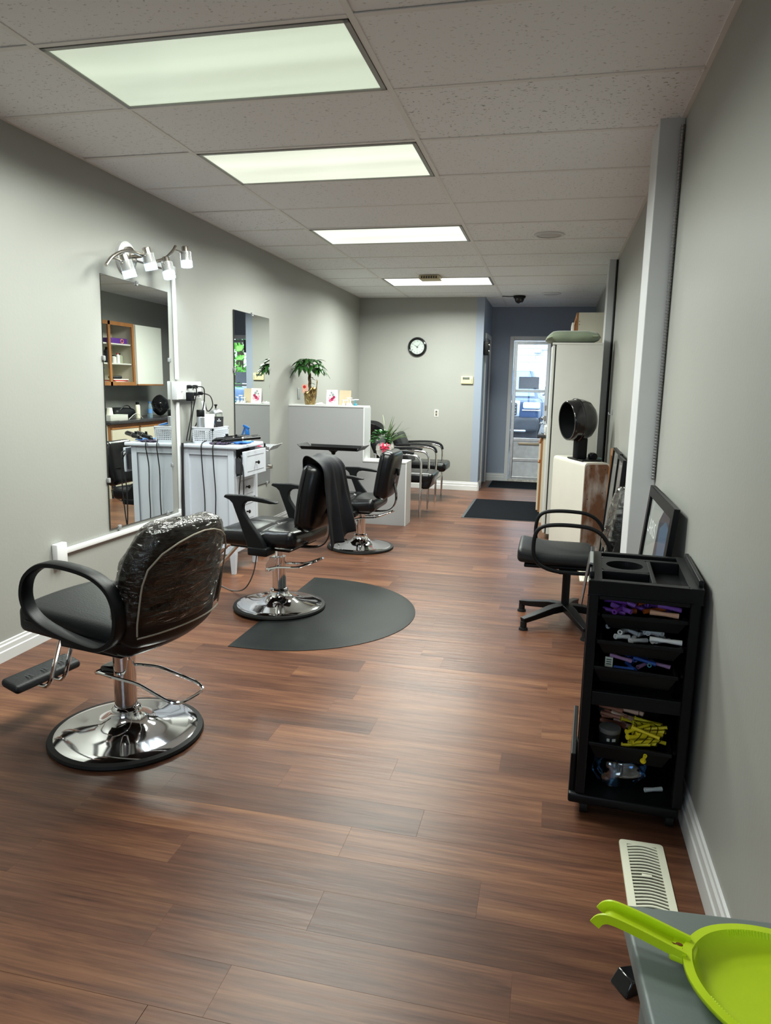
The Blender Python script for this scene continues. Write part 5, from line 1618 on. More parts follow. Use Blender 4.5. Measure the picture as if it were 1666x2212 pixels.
for a, s_ in ((25, 1), (155, 1), (60, 0.8), (120, 0.8), (-15, 0.8), (195, 0.8)):
    an = radians(a)
    d = Vector((cos(an), 0, sin(an)))
    bw.sweep(smooth_path([Vector((0.02, -0.092, 0.135)), Vector((0.02, -0.10, 0.135)) + d * 0.03 * s_ + Vector((0, -0.014, 0)), Vector((0.02, -0.10, 0.135)) + d * 0.052 * s_, Vector((0.02, -0.094, 0.135)) + d * 0.026 * s_ + Vector((0, 0.010, 0))], 4), [(-0.012, -0.0006), (0.012, -0.0006), (0.012, 0.0006), (-0.012, 0.0006)], up=(0, 1, 0.4))
bw.sweep([(0.02, -0.096, 0.13), (0.012, -0.099, 0.10), (0.004, -0.092, 0.055)], [(-0.012, -0.0006), (0.012, -0.0006), (0.012, 0.0006), (-0.012, 0.0006)], up=(1, 0, 0))
bw.build('ribbon_bow', M_BOW, t, smooth=60)

# ================================================================== WASH AREA behind the partition
def wash_chair(label, y0, seat_z, apron):
    t_ = thing('shampoo_chair', label, 'chair', (-1.34, y0, 0))
    for s in (0, 1):
        y = s * 0.50
        fr_ = round_path([(0.0, y, 0.0), (0.0, y, 0.645 - 0.02 * 0), (-0.16, y, 0.668), (-0.52, y, 0.655)], 0.09, 7)
        MB().tube(fr_, 0.0125, 12).build('leg', M_CHROME, t_)
        MB().tube(round_path([(-0.50, y, 0.0), (-0.50, y, 0.655)], 0.05), 0.0125, 12).build('leg', M_CHROME, t_)
        pad = smooth_path([(-0.50, y, 0.676), (-0.30, y, 0.688), (-0.17, y, 0.690), (-0.08, y, 0.680)] + ([(-0.02, y, 0.65), (0.0, y, 0.60)] if not apron else []), 4)
        MB().sweep(pad, [(-0.022, -0.008), (0.022, -0.008), (0.018, 0.014), (-0.018, 0.014)], up=(0, 1, 0)).build('arm_pad', M_BLACK, t_, bevel=0.003)
    MB().tube([(0.0, 0, 0.27), (0.0, 0.5, 0.27)], 0.008, 8).tube([(-0.5, 0, 0.27), (-0.5, 0.5, 0.27)], 0.008, 8).build('stretcher', M_CHROME, t_)
    MB().rbox((-0.20, 0.25, seat_z - 0.055), (0.62, 0.45, 0.11), 0.04, 4).build('seat', M_VINYL, t_)
    if apron:
        MB().rbox((0.06, 0.25, seat_z - 0.09), (0.10, 0.44, 0.17), 0.03, 3, None, lambda p: (p.x + 0.02 * sin(p.z * 20), p.y, p.z)).build('front_roll', M_VINYL, t_)
    MB().rbox((0, 0, 0.21), (0.11, 0.44, 0.42), 0.045, 4, T(-0.37, 0.25, seat_z - 0.05) @ RY(-24), fine=3).build('backrest', M_VINYL_M, t_)
    return t_
wash_chair('black wash chair with chrome arms close behind the partition', 7.50, 0.47, True)
wash_chair('black wash chair with padded arms near the back wall', 8.525, 0.475, False)
def wash_basin(label, y0):
    t_ = thing('shampoo_basin', label, 'basin', (-2.325, y0, 0))
    MB().lathe([(0.0, 0.0), (0.17, 0.0), (0.17, 0.03), (0.10, 0.06), (0.07, 0.12), (0.06, 0.55), (0.09, 0.66), (0.0, 0.66)], 28).build('pedestal', M_BLACK, t_)
    bw_ = MB()
    def bf(u, v):
        a = u * 2 * pi
        prof = [(0.08, 0.66), (0.20, 0.72), (0.27, 0.84), (0.285, 0.93), (0.27, 0.935), (0.24, 0.86), (0.16, 0.77), (0.02, 0.75)]
        i_ = min(6, int(v * 7))
        f = v * 7 - i_
        r = prof[i_][0] * (1 - f) + prof[i_ + 1][0] * f
        z = prof[i_][1] * (1 - f) + prof[i_ + 1][1] * f
        z -= 0.10 * max(0, cos(a)) ** 4 * max(0, (z - 0.75) / 0.18)
        return (r * cos(a) * 1.0, r * sin(a) * 0.9, z)
    bw_.grid(bf, 40, 21, closeu=True).build('bowl', M_BLACK_G, t_, smooth=60)
    MB().tube(smooth_path([(-0.22, 0.08, 0.92), (-0.22, 0.08, 1.0), (-0.16, 0.05, 1.02), (-0.10, 0.03, 0.97)], 5), 0.011, 10).ball((-0.22, -0.04, 0.95), 0.026).ball((-0.22, 0.16, 0.95), 0.026).build('tap', M_CHROME, t_)
    return t_
wash_basin('black shampoo basin on pedestal behind the partition', 7.74)
wash_basin('black shampoo basin on pedestal near the back wall', 8.78)
# ================================================================== RIGHT SIDE: kitchen units
FX = -0.105
def front(parent, name, y0, y1, z0, z1, pull=True):
    d_ = MB().box(FX - 0.020, FX, y0, y1, z0, z1).build(name, M_CREAM, parent, smooth=0, bevel=0.003)
    MB().box(FX - 0.024, FX - 0.004, y0, y1, z1 - 0.0 , z1 + 0.018).build('finger_rail', M_OAK, d_, smooth=0, bevel=0.003)
    return d_
for i_, (ya, yb, lab) in enumerate(((7.60, 8.22, 'cream base cabinet with oak rails at the counter end'), (8.22, 8.92, 'cream base cabinet with oak rails in the counter middle'), (8.92, 9.62, 'cream base cabinet with oak rails nearest the back door'))):
    t = thing('base_cabinet', lab, 'cabinet', (0, 0, 0), group='base cabinets under the dark counter')
    MB().box(FX + 0.02, 0.488, ya + 0.002, yb - 0.002, 0.11, 0.885).build('body', M_CREAM, t, smooth=0)
    MB().box(FX + 0.085, 0.488, ya + 0.002, yb - 0.002, 0.0, 0.11).build('toe_kick', mat('dark_kick', (0.08, 0.06, 0.045, 1), 0.7), t, smooth=0)
    st = MB()
    st.box(FX, FX + 0.02, ya + 0.002, ya + 0.04, 0.11, 0.885).box(FX, FX + 0.02, yb - 0.04, yb - 0.002, 0.11, 0.885).box(FX, FX + 0.02, ya + 0.04, yb - 0.04, 0.835, 0.885).box(FX, FX + 0.02, ya + 0.04, yb - 0.04, 0.11, 0.14).box(FX, FX + 0.02, ya + 0.04, yb - 0.04, 0.63, 0.67)
    st.build('face_frame', M_OAK, t, smooth=0)
    front(t, 'drawer', ya + 0.025, yb - 0.025, 0.655, 0.825)
    front(t, 'door', ya + 0.025, (ya + yb) / 2 - 0.004, 0.125, 0.62)
    front(t, 'door', (ya + yb) / 2 + 0.004, yb - 0.025, 0.125, 0.62)
MB_end = MB().box(FX + 0.02, 0.488, 7.585, 7.60, 0.0, 0.885)
tag(MB_end.build('end_panel', M_CREAM, None, smooth=0), 'cream end panel closing the base cabinets beside tall cabinet', 'panel')
tag(MB().rbox((0.172, 8.60, 0.904), (0.635, 2.07, 0.036), 0.006, 2).build('countertop', M_COUNTER, None), 'long dark laminate countertop over the base cabinets', 'countertop')
for z in (0.60, 0.86):
    pass
ZC = 0.922
def counter_thing(name, label, cat, x, y, rz=0):
    return thing(name, label, cat, (x, y, ZC), radians(rz))
t = counter_thing('lotion_bottle', 'cream bottle with black cap on the dark counter', 'bottle', 0.10, 8.55)
MB().lathe([(0, 0), (0.030, 0), (0.031, 0.005), (0.031, 0.16), (0.022, 0.175), (0.016, 0.178)], 22).build('bottle', mat('cream_bottle', L(224, 220, 196), 0.35), t)
MB().lathe([(0.022, 0.176), (0.022, 0.21), (0, 0.212)], 20).build('cap', M_BLACK, t)
t = counter_thing('water_bottle', 'clear water bottle with blue label on the counter', 'bottle', 0.06, 8.78)
MB().lathe([(0, 0), (0.032, 0), (0.034, 0.01), (0.034, 0.13), (0.022, 0.17), (0.013, 0.185), (0.013, 0.20)], 22).build('bottle', mat('blue_clear', L(176, 206, 224), 0.08, trans=0.7), t)
MB().lathe([(0.0345, 0.06), (0.0345, 0.115)], 22, close=False).build('label', mat('bottle_label', L(90, 136, 190), 0.5), t)
MB().lathe([(0.015, 0.195), (0.015, 0.212), (0, 0.213)], 16).build('cap', mat('blue_cap2', L(60, 110, 180), 0.4), t)
t = counter_thing('bin_bag', 'puffed black plastic bag on the dark counter', 'bag', 0.20, 9.28)
MB().grid(lambda u, v: ((0.11 * sin(pi * v) ** 0.6 * (1 + 0.25 * noise.noise(Vector((cos(u * 6.283) * 2, sin(u * 6.283) * 2, v * 4))))) * cos(u * 2 * pi), (0.13 * sin(pi * v) ** 0.6 * (1 + 0.25 * noise.noise(Vector((cos(u * 6.283) * 2, sin(u * 6.283) * 2, v * 4))))) * sin(u * 2 * pi), 0.30 * v), 30, 22, closeu=True).build('bag', M_BLACK_G, t, smooth=60)
t = counter_thing('carton', 'low white carton on the counter front', 'box', 0.0, 7.86, 3)
MB().rbox((0, 0, 0.035), (0.16, 0.34, 0.07), 0.004, 2).build('box', M_CAB, t)
MB().box(-0.081, 0.081, -0.17, 0.17, 0.066, 0.072).build('lid', mat('carton_lid', L(200, 206, 196), 0.5), t, smooth=0)
t = counter_thing('paper_cup', 'white upturned cup on the carton', 'cup', 0.0, 7.78)
t.location.z = ZC + 0.073
MB().lathe([(0.040, 0), (0.030, 0.085), (0, 0.085)], 22).build('cup', mat('paper_cup', L(230, 228, 214), 0.5), t)
t = counter_thing('tool_bag', 'slumped black tool bag at the counter back', 'bag', 0.30, 8.42)
MB().rbox((0, 0, 0.07), (0.26, 0.46, 0.14), 0.06, 4, None, lambda p: (p.x, p.y, p.z * (1 - 0.25 * (p.y / 0.23) ** 2) - 0.0), fine=4).build('bag', M_VINYL_M, t)
MB().tube(smooth_path([(-0.1, -0.15, 0.10), (-0.12, -0.05, 0.16), (-0.12, 0.05, 0.16), (-0.1, 0.15, 0.10)], 5), 0.008, 7).build('handle', M_CORD, t)
t = counter_thing('notice_card', 'white card leaning on the wall behind the bag', 'card', 0.45, 8.10, 0)
MB().box(0, 0.003, -0.09, 0.09, 0, 0.20, RY(8)).build('card', mat('plain_card', L(222, 222, 216), 0.6), t, smooth=0)
tag(MB().tube(smooth_path([(-0.11, 7.80, 0.926), (-0.10, 7.68, 0.926), (-0.04, 7.62, 0.926), (0.03, 7.63, 0.926), (0.10, 7.66, 0.926)], 6), 0.0035, 6).build('power_lead', M_CORD, None), 'thin dark cord coiled on the counter end', 'cord')
tag(MB().tube(smooth_path([(-0.05, 8.10, 0.928), (-0.07, 8.2, 0.99), (-0.06, 8.3, 0.99), (-0.05, 8.42, 0.928)], 6), 0.003, 6).build('power_lead', mat('white_cord', L(220, 220, 214), 0.5), None), 'pale cord arching over the counter front', 'cord')

# wall cabinets
UZ0, UZ1, UX = 1.345, 2.135, 0.170
t = thing('wall_cabinet', 'open oak-framed wall cabinet with three shelf levels', 'cabinet', (0, 0, 0))
M_CABIN = mat('cabinet_inside', L(206, 202, 186), 0.5)
MB().box(UX + 0.02, 0.488, 7.60, 7.618, UZ0, UZ1).box(UX + 0.02, 0.488, 8.642, 8.66, UZ0, UZ1).box(UX + 0.02, 0.488, 7.618, 8.642, UZ0, UZ0 + 0.018).box(UX + 0.02, 0.488, 7.618, 8.642, UZ1 - 0.018, UZ1).box(0.48, 0.488, 7.618, 8.642, UZ0, UZ1).build('carcass', M_CABIN, t, smooth=0)
ff = MB()
ff.box(UX, UX + 0.02, 7.60, 7.645, UZ0, UZ1).box(UX, UX + 0.02, 8.615, 8.66, UZ0, UZ1).box(UX, UX + 0.02, 8.095, 8.14, UZ0, UZ1).box(UX, UX + 0.02, 7.645, 8.615, UZ0, UZ0 + 0.045).box(UX, UX + 0.02, 7.645, 8.615, UZ1 - 0.045, UZ1)
ff.build('face_frame', M_OAK, t, smooth=0)
SH = (UZ0 + 0.018, 1.625, 1.870)
for z in SH[1:]:
    MB().box(UX + 0.03, 0.48, 7.618, 8.642, z - 0.016, z).build('shelf', M_CAB, t, smooth=0)
for z in (2.05, 2.02):
    MB().ball((0.20, 7.5995, z), 0.004).build('peg_hole', M_INK, t)
t = thing('wall_cabinet', 'closed wall cabinet with plain white door and oak base', 'cabinet', (0, 0, 0))
MB().box(UX + 0.005, 0.488, 8.665, 9.31, UZ0, UZ1 - 0.004).build('carcass', M_CAB, t, smooth=0)
dd = MB().box(UX - 0.022, UX + 0.003, 8.672, 9.305, UZ0 + 0.018, UZ1 - 0.008).build('door', mat('white_door', L(214, 216, 208), 0.4), t, smooth=0, bevel=0.003)
MB().box(UX - 0.026, UX + 0.003, 8.672, 9.305, UZ0, UZ0 + 0.018).build('finger_rail', M_OAK, dd, smooth=0, bevel=0.003)
def shelf_thing(name, label, cat, x, y, lvl, rz=0):
    return thing(name, label, cat, (x, y, SH[lvl]), radians(rz))
t = shelf_thing('carton', 'purple box with orange swirl on the top shelf', 'box', 0.30, 8.42, 2, 4)
MB().rbox((0, 0, 0.035), (0.13, 0.33, 0.07), 0.004, 2).build('box', mat('purple_box', L(84, 44, 128), 0.4), t)
MB().tube([(-0.066, 0.06 + 0.03 * cos(a * 0.6), 0.035 + 0.024 * sin(a * 0.6)) for a in range(11)], 0.005, 6).build('printed_swirl', mat('orange_print', L(224, 140, 60), 0.5), t)
t = shelf_thing('carton', 'tall blue box at the top shelf end', 'box', 0.28, 8.02, 2)
MB().rbox((0, 0, 0.11), (0.10, 0.10, 0.21), 0.004, 2).build('box', mat('blue_box', L(40, 60, 140), 0.4), t)
MB().box(-0.0515, -0.05, -0.03, 0.03, 0.05, 0.07).box(-0.0515, -0.05, -0.03, 0.03, 0.14, 0.16).build('imprint', M_PLASTIC_W, t, smooth=0)
for (x, y, r_, h_, lab, c) in ((0.28, 8.22, 0.038, 0.19, 'black bottle at the middle shelf end', (40, 42, 48)), (0.34, 8.30, 0.040, 0.20, 'black bottle at the middle shelf back', (30, 30, 36)), (0.27, 8.33, 0.035, 0.10, 'white tub on the middle shelf', (214, 212, 204)), (0.26, 8.41, 0.024, 0.13, 'white bottle with red tip on the middle shelf', (226, 226, 224)), (0.30, 7.98, 0.05, 0.18, 'wide dark canister on the middle shelf', (84, 90, 98)), (0.32, 8.52, 0.05, 0.13, 'greenish glass mug on the middle shelf', (150, 156, 132))):
    t = shelf_thing('shelf_bottle', lab, 'bottle', x, y, 1)
    MB().lathe([(0, 0), (r_, 0), (r_, h_ * 0.75), (r_ * 0.55, h_ * 0.85), (r_ * 0.5, h_ * 0.88)], 20).build('bottle', mat('shelf_b%d_%d' % (c[0], c[2]), L(*c), 0.3), t)
    MB().lathe([(r_ * 0.55, h_ * 0.86), (r_ * (0.2 if 'red' in lab else 0.5), h_), (0, h_)], 16).build('cap', mat('red_cap', L(196, 52, 44), 0.4) if 'red' in lab else M_BLACK, t)
t = shelf_thing('plastic_tub', 'yellow tub with blue lid on the lowest shelf', 'tub', 0.27, 8.02, 0)
MB().lathe([(0, 0), (0.045, 0), (0.058, 0.19)], 22, close=False).build('tub', mat('yellow_tub', L(206, 196, 40), 0.4), t)
MB().lathe([(0.060, 0.185), (0.061, 0.205), (0, 0.207)], 22).build('lid', mat('blue_lid', L(52, 76, 176), 0.4), t)
for k_, (c, dz_, lab) in enumerate((((176, 40, 44), 0.0, 'red folder lowest in the shelf pile'), ((214, 206, 196), 0.022, 'cream magazine in the shelf pile'), ((186, 60, 56), 0.036, 'red magazine in the shelf pile'), ((226, 222, 214), 0.05, 'white magazine topmost in the shelf pile'))):
    t = shelf_thing('magazine', lab, 'magazine', 0.31, 8.40, 0, (k_ - 1.5) * 5)
    t.location.z += dz_
    MB().rbox((0, 0, 0.007 if k_ else 0.011), (0.20, 0.28, 0.013 if k_ else 0.021), 0.002, 1).build('pages', mat('mag%d' % k_, L(*c), 0.45), t)
t = shelf_thing('eyeglasses_case', 'dark bundle on top of the magazine pile', 'case', 0.28, 8.36, 0, 30)
t.location.z += 0.065
MB().rbox((0, 0, 0.02), (0.08, 0.16, 0.04), 0.018, 4).build('case', M_VINYL_M, t)

# ================================================================== TALL CABINET, PILLOW, DRYER BOX
t = thing('tall_cabinet', 'tall off-white cabinet with its door slightly ajar', 'cabinet', (0, 0, 0))
TY0, TY1, TX0, TX1, TZ = 6.75, 7.14, -0.006, 0.394, 1.795
MB().box(TX0, TX1, TY0, TY1, 0.05, TZ - 0.018).build('body', M_CAB, t, smooth=0, bevel=0.002)
MB().box(TX0 + 0.03, TX1, TY0 + 0.01, TY1, 0.0, 0.05).build('plinth', mat('plinth_dark', (0.05, 0.045, 0.04, 1), 0.7), t, smooth=0)
MB().box(TX0 - 0.036, TX1, TY0 - 0.002, TY1, TZ - 0.018, TZ).build('top', M_CAB, t, smooth=0, bevel=0.002)
dm = T(TX0 - 0.012, TY0 + 0.004, 0) @ RZ(2.5)
dd = MB().box(-0.020, 0.0, 0, 0.385, 0.06, TZ - 0.024, dm).build('door', M_CAB, t, smooth=0, bevel=0.002)
MB().box(-0.0215, -0.020, 0.05, 0.335, 0.12, TZ - 0.09, dm).build('door_panel', mat('door_panel', L(188, 192, 196), 0.4), dd, smooth=0, bevel=0.001)
MB().ball((-0.032, 0.35, 0.95), 0.012, M=dm).build('knob', M_STEEL, dd)
MB().box(TX0 - 0.0115, TX0, TY0 + 0.002, TY1, 0.055, TZ - 0.02).build('door_gap_shade', M_INK, t, smooth=0)  # shade in the gap between door and body, painted as a black strip

t = thing('pillow', 'sage green velvet pillow lying on the tall cabinet', 'pillow', (0.135, 6.95, TZ + 0.003), radians(-4))
def pw(u, v):
    a, b = u * 2 - 1, v * 2 - 1
    e = max(0.0, (1 - a ** 4) * (1 - b ** 4)) ** 0.55
    return a, b, e
pm = MB()
for s in (1, -1):
    pm.grid(lambda u, v, s=s: ((lambda a, b, e: (a * 0.245 * (1 - 0.06 * b * b), b * 0.185 * (1 - 0.06 * a * a), 0.056 + s * 0.054 * e + (0.006 * noise.noise(Vector((a * 3, b * 3, s))) * e) - (0.035 * max(0, -a - 0.72) / 0.28)))(*pw(u, v))), 28, 22)
pm.build('cushion', mat('sage_velvet', L(122, 133, 112), 0.75, var=0.18, scale=5, sheen=0.4, bump=0.1, bscale=30), t, smooth=70)
MB().tube([(0.245 * x, 0.185 * y, 0.056 - (0.035 * max(0, -x - 0.72) / 0.28)) for x, y in ([(-1 + 0.1 * k_, -0.94) for k_ in range(1, 20)])], 0.004, 6).build('piping', mat('sage_piping', L(168, 176, 146), 0.6), t)

BX = Matrix.Translation((0.274, 6.058, 0)) @ Matrix.Rotation(radians(23), 4, 'Z')
t = thing('dryer_cabinet', 'cream rounded cabinet with bare brown back panel', 'cabinet', (0.274, 6.058, 0), radians(23))
def bxd(p):
    return (p.x, p.y, p.z)
pf = [(0.0, 0.0), (0.0, 0.765), (0.004, 0.783), (0.012, 0.794), (0.03, 0.80), (0.19, 0.80), (0.208, 0.794), (0.217, 0.783), (0.22, 0.765), (0.22, 0.0)]
MB().prism(pf, -0.64, 0.0, Matrix(((1, 0, 0, 0), (0, 0, -1, 0), (0, 1, 0, 0), (0, 0, 0, 1)))).build('shell', mat('ivory_fibreglass', L(198, 195, 185), 0.4, var=0.03, scale=3), t, smooth=40)
def hardboard():
    m = mat('bare_hardboard', L(112, 78, 56), 0.8, var=0.15, scale=30)
    nt = m.node_tree
    N, K = nt.nodes, nt.links
    b = N['Principled BSDF']
    src = b.inputs['Base Color'].links[0].from_socket
    tc = N.new('ShaderNodeTexCoord')
    mp = N.new('ShaderNodeMapping')
    mp.inputs['Scale'].default_value = (10, 1, 4)
    K.new(tc.outputs['Object'], mp.inputs[0])
    n = N.new('ShaderNodeTexNoise')
    n.inputs['Scale'].default_value = 1.1
    n.inputs['Detail'].default_value = 4
    K.new(mp.outputs[0], n.inputs[0])
    r = N.new('ShaderNodeMapRange')
    r.inputs['From Min'].default_value = 0.47
    r.inputs['From Max'].default_value = 0.74
    r.inputs['To Max'].default_value = 0.85
    K.new(n.outputs[0], r.inputs[0])
    mx = N.new('ShaderNodeMixRGB')
    K.new(r.outputs[0], mx.inputs[0])
    K.new(src, mx.inputs[1])
    mx.inputs[2].default_value = L(196, 192, 188)
    K.new(mx.outputs[0], b.inputs['Base Color'])
    return m
pb = [(0.006, 0.004), (0.006, 0.762), (0.012, 0.778), (0.03, 0.786), (0.19, 0.786), (0.208, 0.778), (0.214, 0.762), (0.214, 0.004)]
bp_ = MB().prism(pb, 0.0, 0.003, Matrix(((1, 0, 0, 0), (0, 0, -1, 0), (0, 1, 0, 0), (0, 0, 0, 1)))).build('back_panel', hardboard(), t, smooth=0)
for (x, z) in ((0.06, 0.755), (0.18, 0.745), (0.16, 0.68), (0.04, 0.50), (0.17, 0.55)):
    MB().ball((x, -0.003, z), 0.004).build('screw', M_INK, bp_)

t = thing('hood_dryer', 'glossy black hood hair dryer standing on the cream cabinet', 'hair dryer', (0, 0, 0))
bc = BX @ Vector((0.100, 0.215, 0.80))
t.location = bc
t.rotation_euler = (0, 0, radians(23))
MB().rbox((0, 0.02, 0.006), (0.17, 0.30, 0.012), 0.005, 2).build('base_plate', M_BLACK, t)
MB().rbox((-0.045, 0.01, 0.10), (0.10, 0.085, 0.19), 0.02, 3, None, lambda p: (p.x * (1 + 0.5 * max(0, p.z - 0.03)), p.y, p.z)).build('neck', M_BLACK, t)
MB().rbox((0.055, -0.02, 0.035), (0.07, 0.06, 0.06), 0.025, 3).cyl((0.06, -0.05, 0.035), (0.06, 0.02, 0.035), 0.028, n=18).build('motor_housing', M_BLACK, t)
HX = T(-0.075, 0.02, 0.335) @ RZ(180 + 24 - 23) @ RY(4)
HL = HX @ RY(90)
hp = [(0.150, 0.10), (0.160, 0.102), (0.166, 0.095), (0.172, 0.05), (0.175, 0.028), (0.182, 0.024), (0.182, 0.010), (0.176, 0.004), (0.172, -0.03), (0.152, -0.085), (0.110, -0.122), (0.05, -0.148), (0.0, -0.154)]
MB().lathe(hp, 48, HL, close=False).build('hood', M_BLACK_G, t, smooth=40)
MB().lathe([(0.156, 0.099), (0.150, 0.02), (0.13, -0.06), (0.08, -0.10), (0.0, -0.11)], 40, HL, close=False).build('hood_lining', M_BLACK, t)
MB().box(0.10, 0.14, -0.02, 0.02, 0.012, 0.020).build('switch', mat('teal_switch', L(120, 160, 150), 0.4), t, smooth=0)

# ================================================================== LEANING FRAMES, POSTER, CONDUIT
def leaning(name, label, cat, y0, y1, zt, xb, xt, fw, m_in, mf=None, group=None):
    t_ = thing(name, label, cat, (xb, (y0 + y1) / 2, 0.0), group=group)
    ang = math.atan2(xt - xb, zt)
    t_.rotation_euler = (0, ang, 0)
    H_ = zt / cos(ang)
    hw = (y1 - y0) / 2
    f_ = MB()
    f_.box(-0.022, 0.0, -hw, -hw + fw, 0, H_).box(-0.022, 0.0, hw - fw, hw, 0, H_).box(-0.022, 0.0, -hw + fw, hw - fw, 0, fw).box(-0.022, 0.0, -hw + fw, hw - fw, H_ - fw, H_)
    f_.build('frame', mf or M_BLACK, t_, smooth=0, bevel=0.002)
    pr_ = MB().box(-0.010, -0.004, -hw + fw, hw - fw, fw, H_ - fw).build('print', m_in, t_, smooth=0)
    MB().box(-0.0135, -0.0125, -hw + fw, hw - fw, fw, H_ - fw).build('glazing', pane_mat('frame_glazing_%d' % len(bpy.data.materials), refl=0.05, fres=0.12), t_, smooth=0)
    return t_, pr_, hw, H_
leaning('picture_frame', 'thin black picture frame leaning farthest from the pillar', 'picture frame', 4.995, 5.54, 0.975, 0.405, 0.468, 0.018, mat('frame_grey', L(116, 117, 115), 0.5, var=0.1), group='black frames leaning behind the pillar')
leaning('picture_frame', 'thin black picture frame leaning partly behind the pillar', 'picture frame', 4.60, 4.985, 0.970, 0.395, 0.455, 0.022, mat('frame_grey2', L(124, 121, 118), 0.5, var=0.1), group='black frames leaning behind the pillar')
t_, pr_, hw, H_ = leaning('picture_frame', 'wooden-backed canvas leaning behind the black frames', 'picture frame', 5.62, 6.02, 0.93, 0.465, 0.488, 0.05, mat('canvas_dark', L(84, 78, 66), 0.7, var=0.2), M_OAK)
t_, pr_, hw, H_ = leaning('framed_poster', 'black-framed salon poster leaning beside the pillar', 'poster', 2.755, 3.43, 0.975, 0.385, 0.472, 0.045, mat('poster_grey', L(150, 155, 153), 0.5))
# printed picture: flat colour patches on the poster
def patch(nm, pts, c, lift):
    # pts in poster coordinates: u from the pillar side to the viewer side, v upward
    vs = [(-0.0102 - lift, hw - 0.045 - u * (2 * hw - 0.09), 0.045 + v * (H_ - 0.09)) for u, v in pts]
    MB().add(vs, [tuple(range(len(vs)))]).build(nm, mat('print_%d_%d_%d' % c, L(*c), 0.5), pr_, smooth=0)
patch('printed_hair', [(0.48, 0.93), (0.62, 1.0), (1, 1), (1, 0.0), (0.38, 0.0), (0.42, 0.45)], (56, 58, 68), 0.0002)
patch('printed_sky', [(0.55, 0.90), (0.75, 0.96), (0.98, 0.93), (0.98, 0.72), (0.60, 0.74)], (70, 90, 114), 0.0004)
patch('printed_scarf', [(0.46, 0.72), (0.62, 0.76), (0.66, 0.60), (0.50, 0.55)], (112, 100, 116), 0.0006)
patch('printed_arm', [(0.78, 0.56), (0.90, 0.57), (0.92, 0.30), (0.80, 0.28)], (150, 118, 98), 0.0008)
patch('printed_cream', [(0.80, 0.70), (0.96, 0.72), (0.95, 0.60), (0.80, 0.60)], (166, 158, 138), 0.0010)
patch('printed_coat', [(0.42, 0.10), (0.55, 0.26), (0.70, 0.22), (0.80, 0.06), (0.78, 0.0), (0.40, 0.0)], (150, 132, 140), 0.0012)
patch('printed_fold', [(0.05, 0.02), (0.22, 0.12), (0.26, 0.30), (0.14, 0.34), (0.03, 0.20)], (158, 162, 158), 0.0005)
M_PRINTW = mat('white_print', L(232, 236, 236), 0.5)
TM = T(-0.0106, hw - 0.045 - 0.20 * (2 * hw - 0.09), 0.045 + 0.86 * (H_ - 0.09)) @ RZ(-90) @ RX(90)
text_mesh('LARIS', 0.095, 'lettering', M_PRINTW, pr_, TM, 0.0001)
sq = MB()
for q in range(3):
    sq.tube(smooth_path([(-0.0118, hw - 0.045 - (0.66 + 0.035 * k_) * (2 * hw - 0.09), 0.045 + (0.70 - 0.045 * q + 0.016 * (1 if k_ % 2 else -1)) * (H_ - 0.09)) for k_ in range(8)], 3), 0.003, 4)
sq.build('script_lettering', M_PRINTW, pr_)

# flexible metal conduit down the pillar edge
cdt = MB()
pts = [(0.4865, 3.648, 0.975 + 0.0035 * k_) for k_ in range(455)]
cdt.tube(pts, 0.0098, 8, scales=[1.0 if (k_ // 2) % 2 else 0.72 for k_ in range(455)])
o = cdt.build('flexible_conduit', mat('conduit_metal', (0.34, 0.35, 0.36, 1), 0.35, 0.9), None, smooth=20)
tag(o, 'ribbed dark conduit running down the near pillar edge', 'conduit')
tag(MB().tube([(0.489, 7.14, 0.62), (0.487, 7.14, 1.3), (0.489, 7.14, 2.0), (0.488, 7.14, 2.555)], 0.009, 8).build('flexible_conduit', M_CORD, None), 'straight black cable beside the far pillar', 'cable')
t = thing('wall_hook', 'small clear adhesive hook on the wall over the frames', 'hook', (XR, 6.55, 1.20))
MB().rbox((-0.004, 0, 0), (0.008, 0.03, 0.05), 0.003, 2).tube(smooth_path([(-0.006, 0, -0.015), (-0.03, 0, -0.02), (-0.035, 0, 0.0)], 4), 0.004, 6).build('hook', M_CLEAR, t)

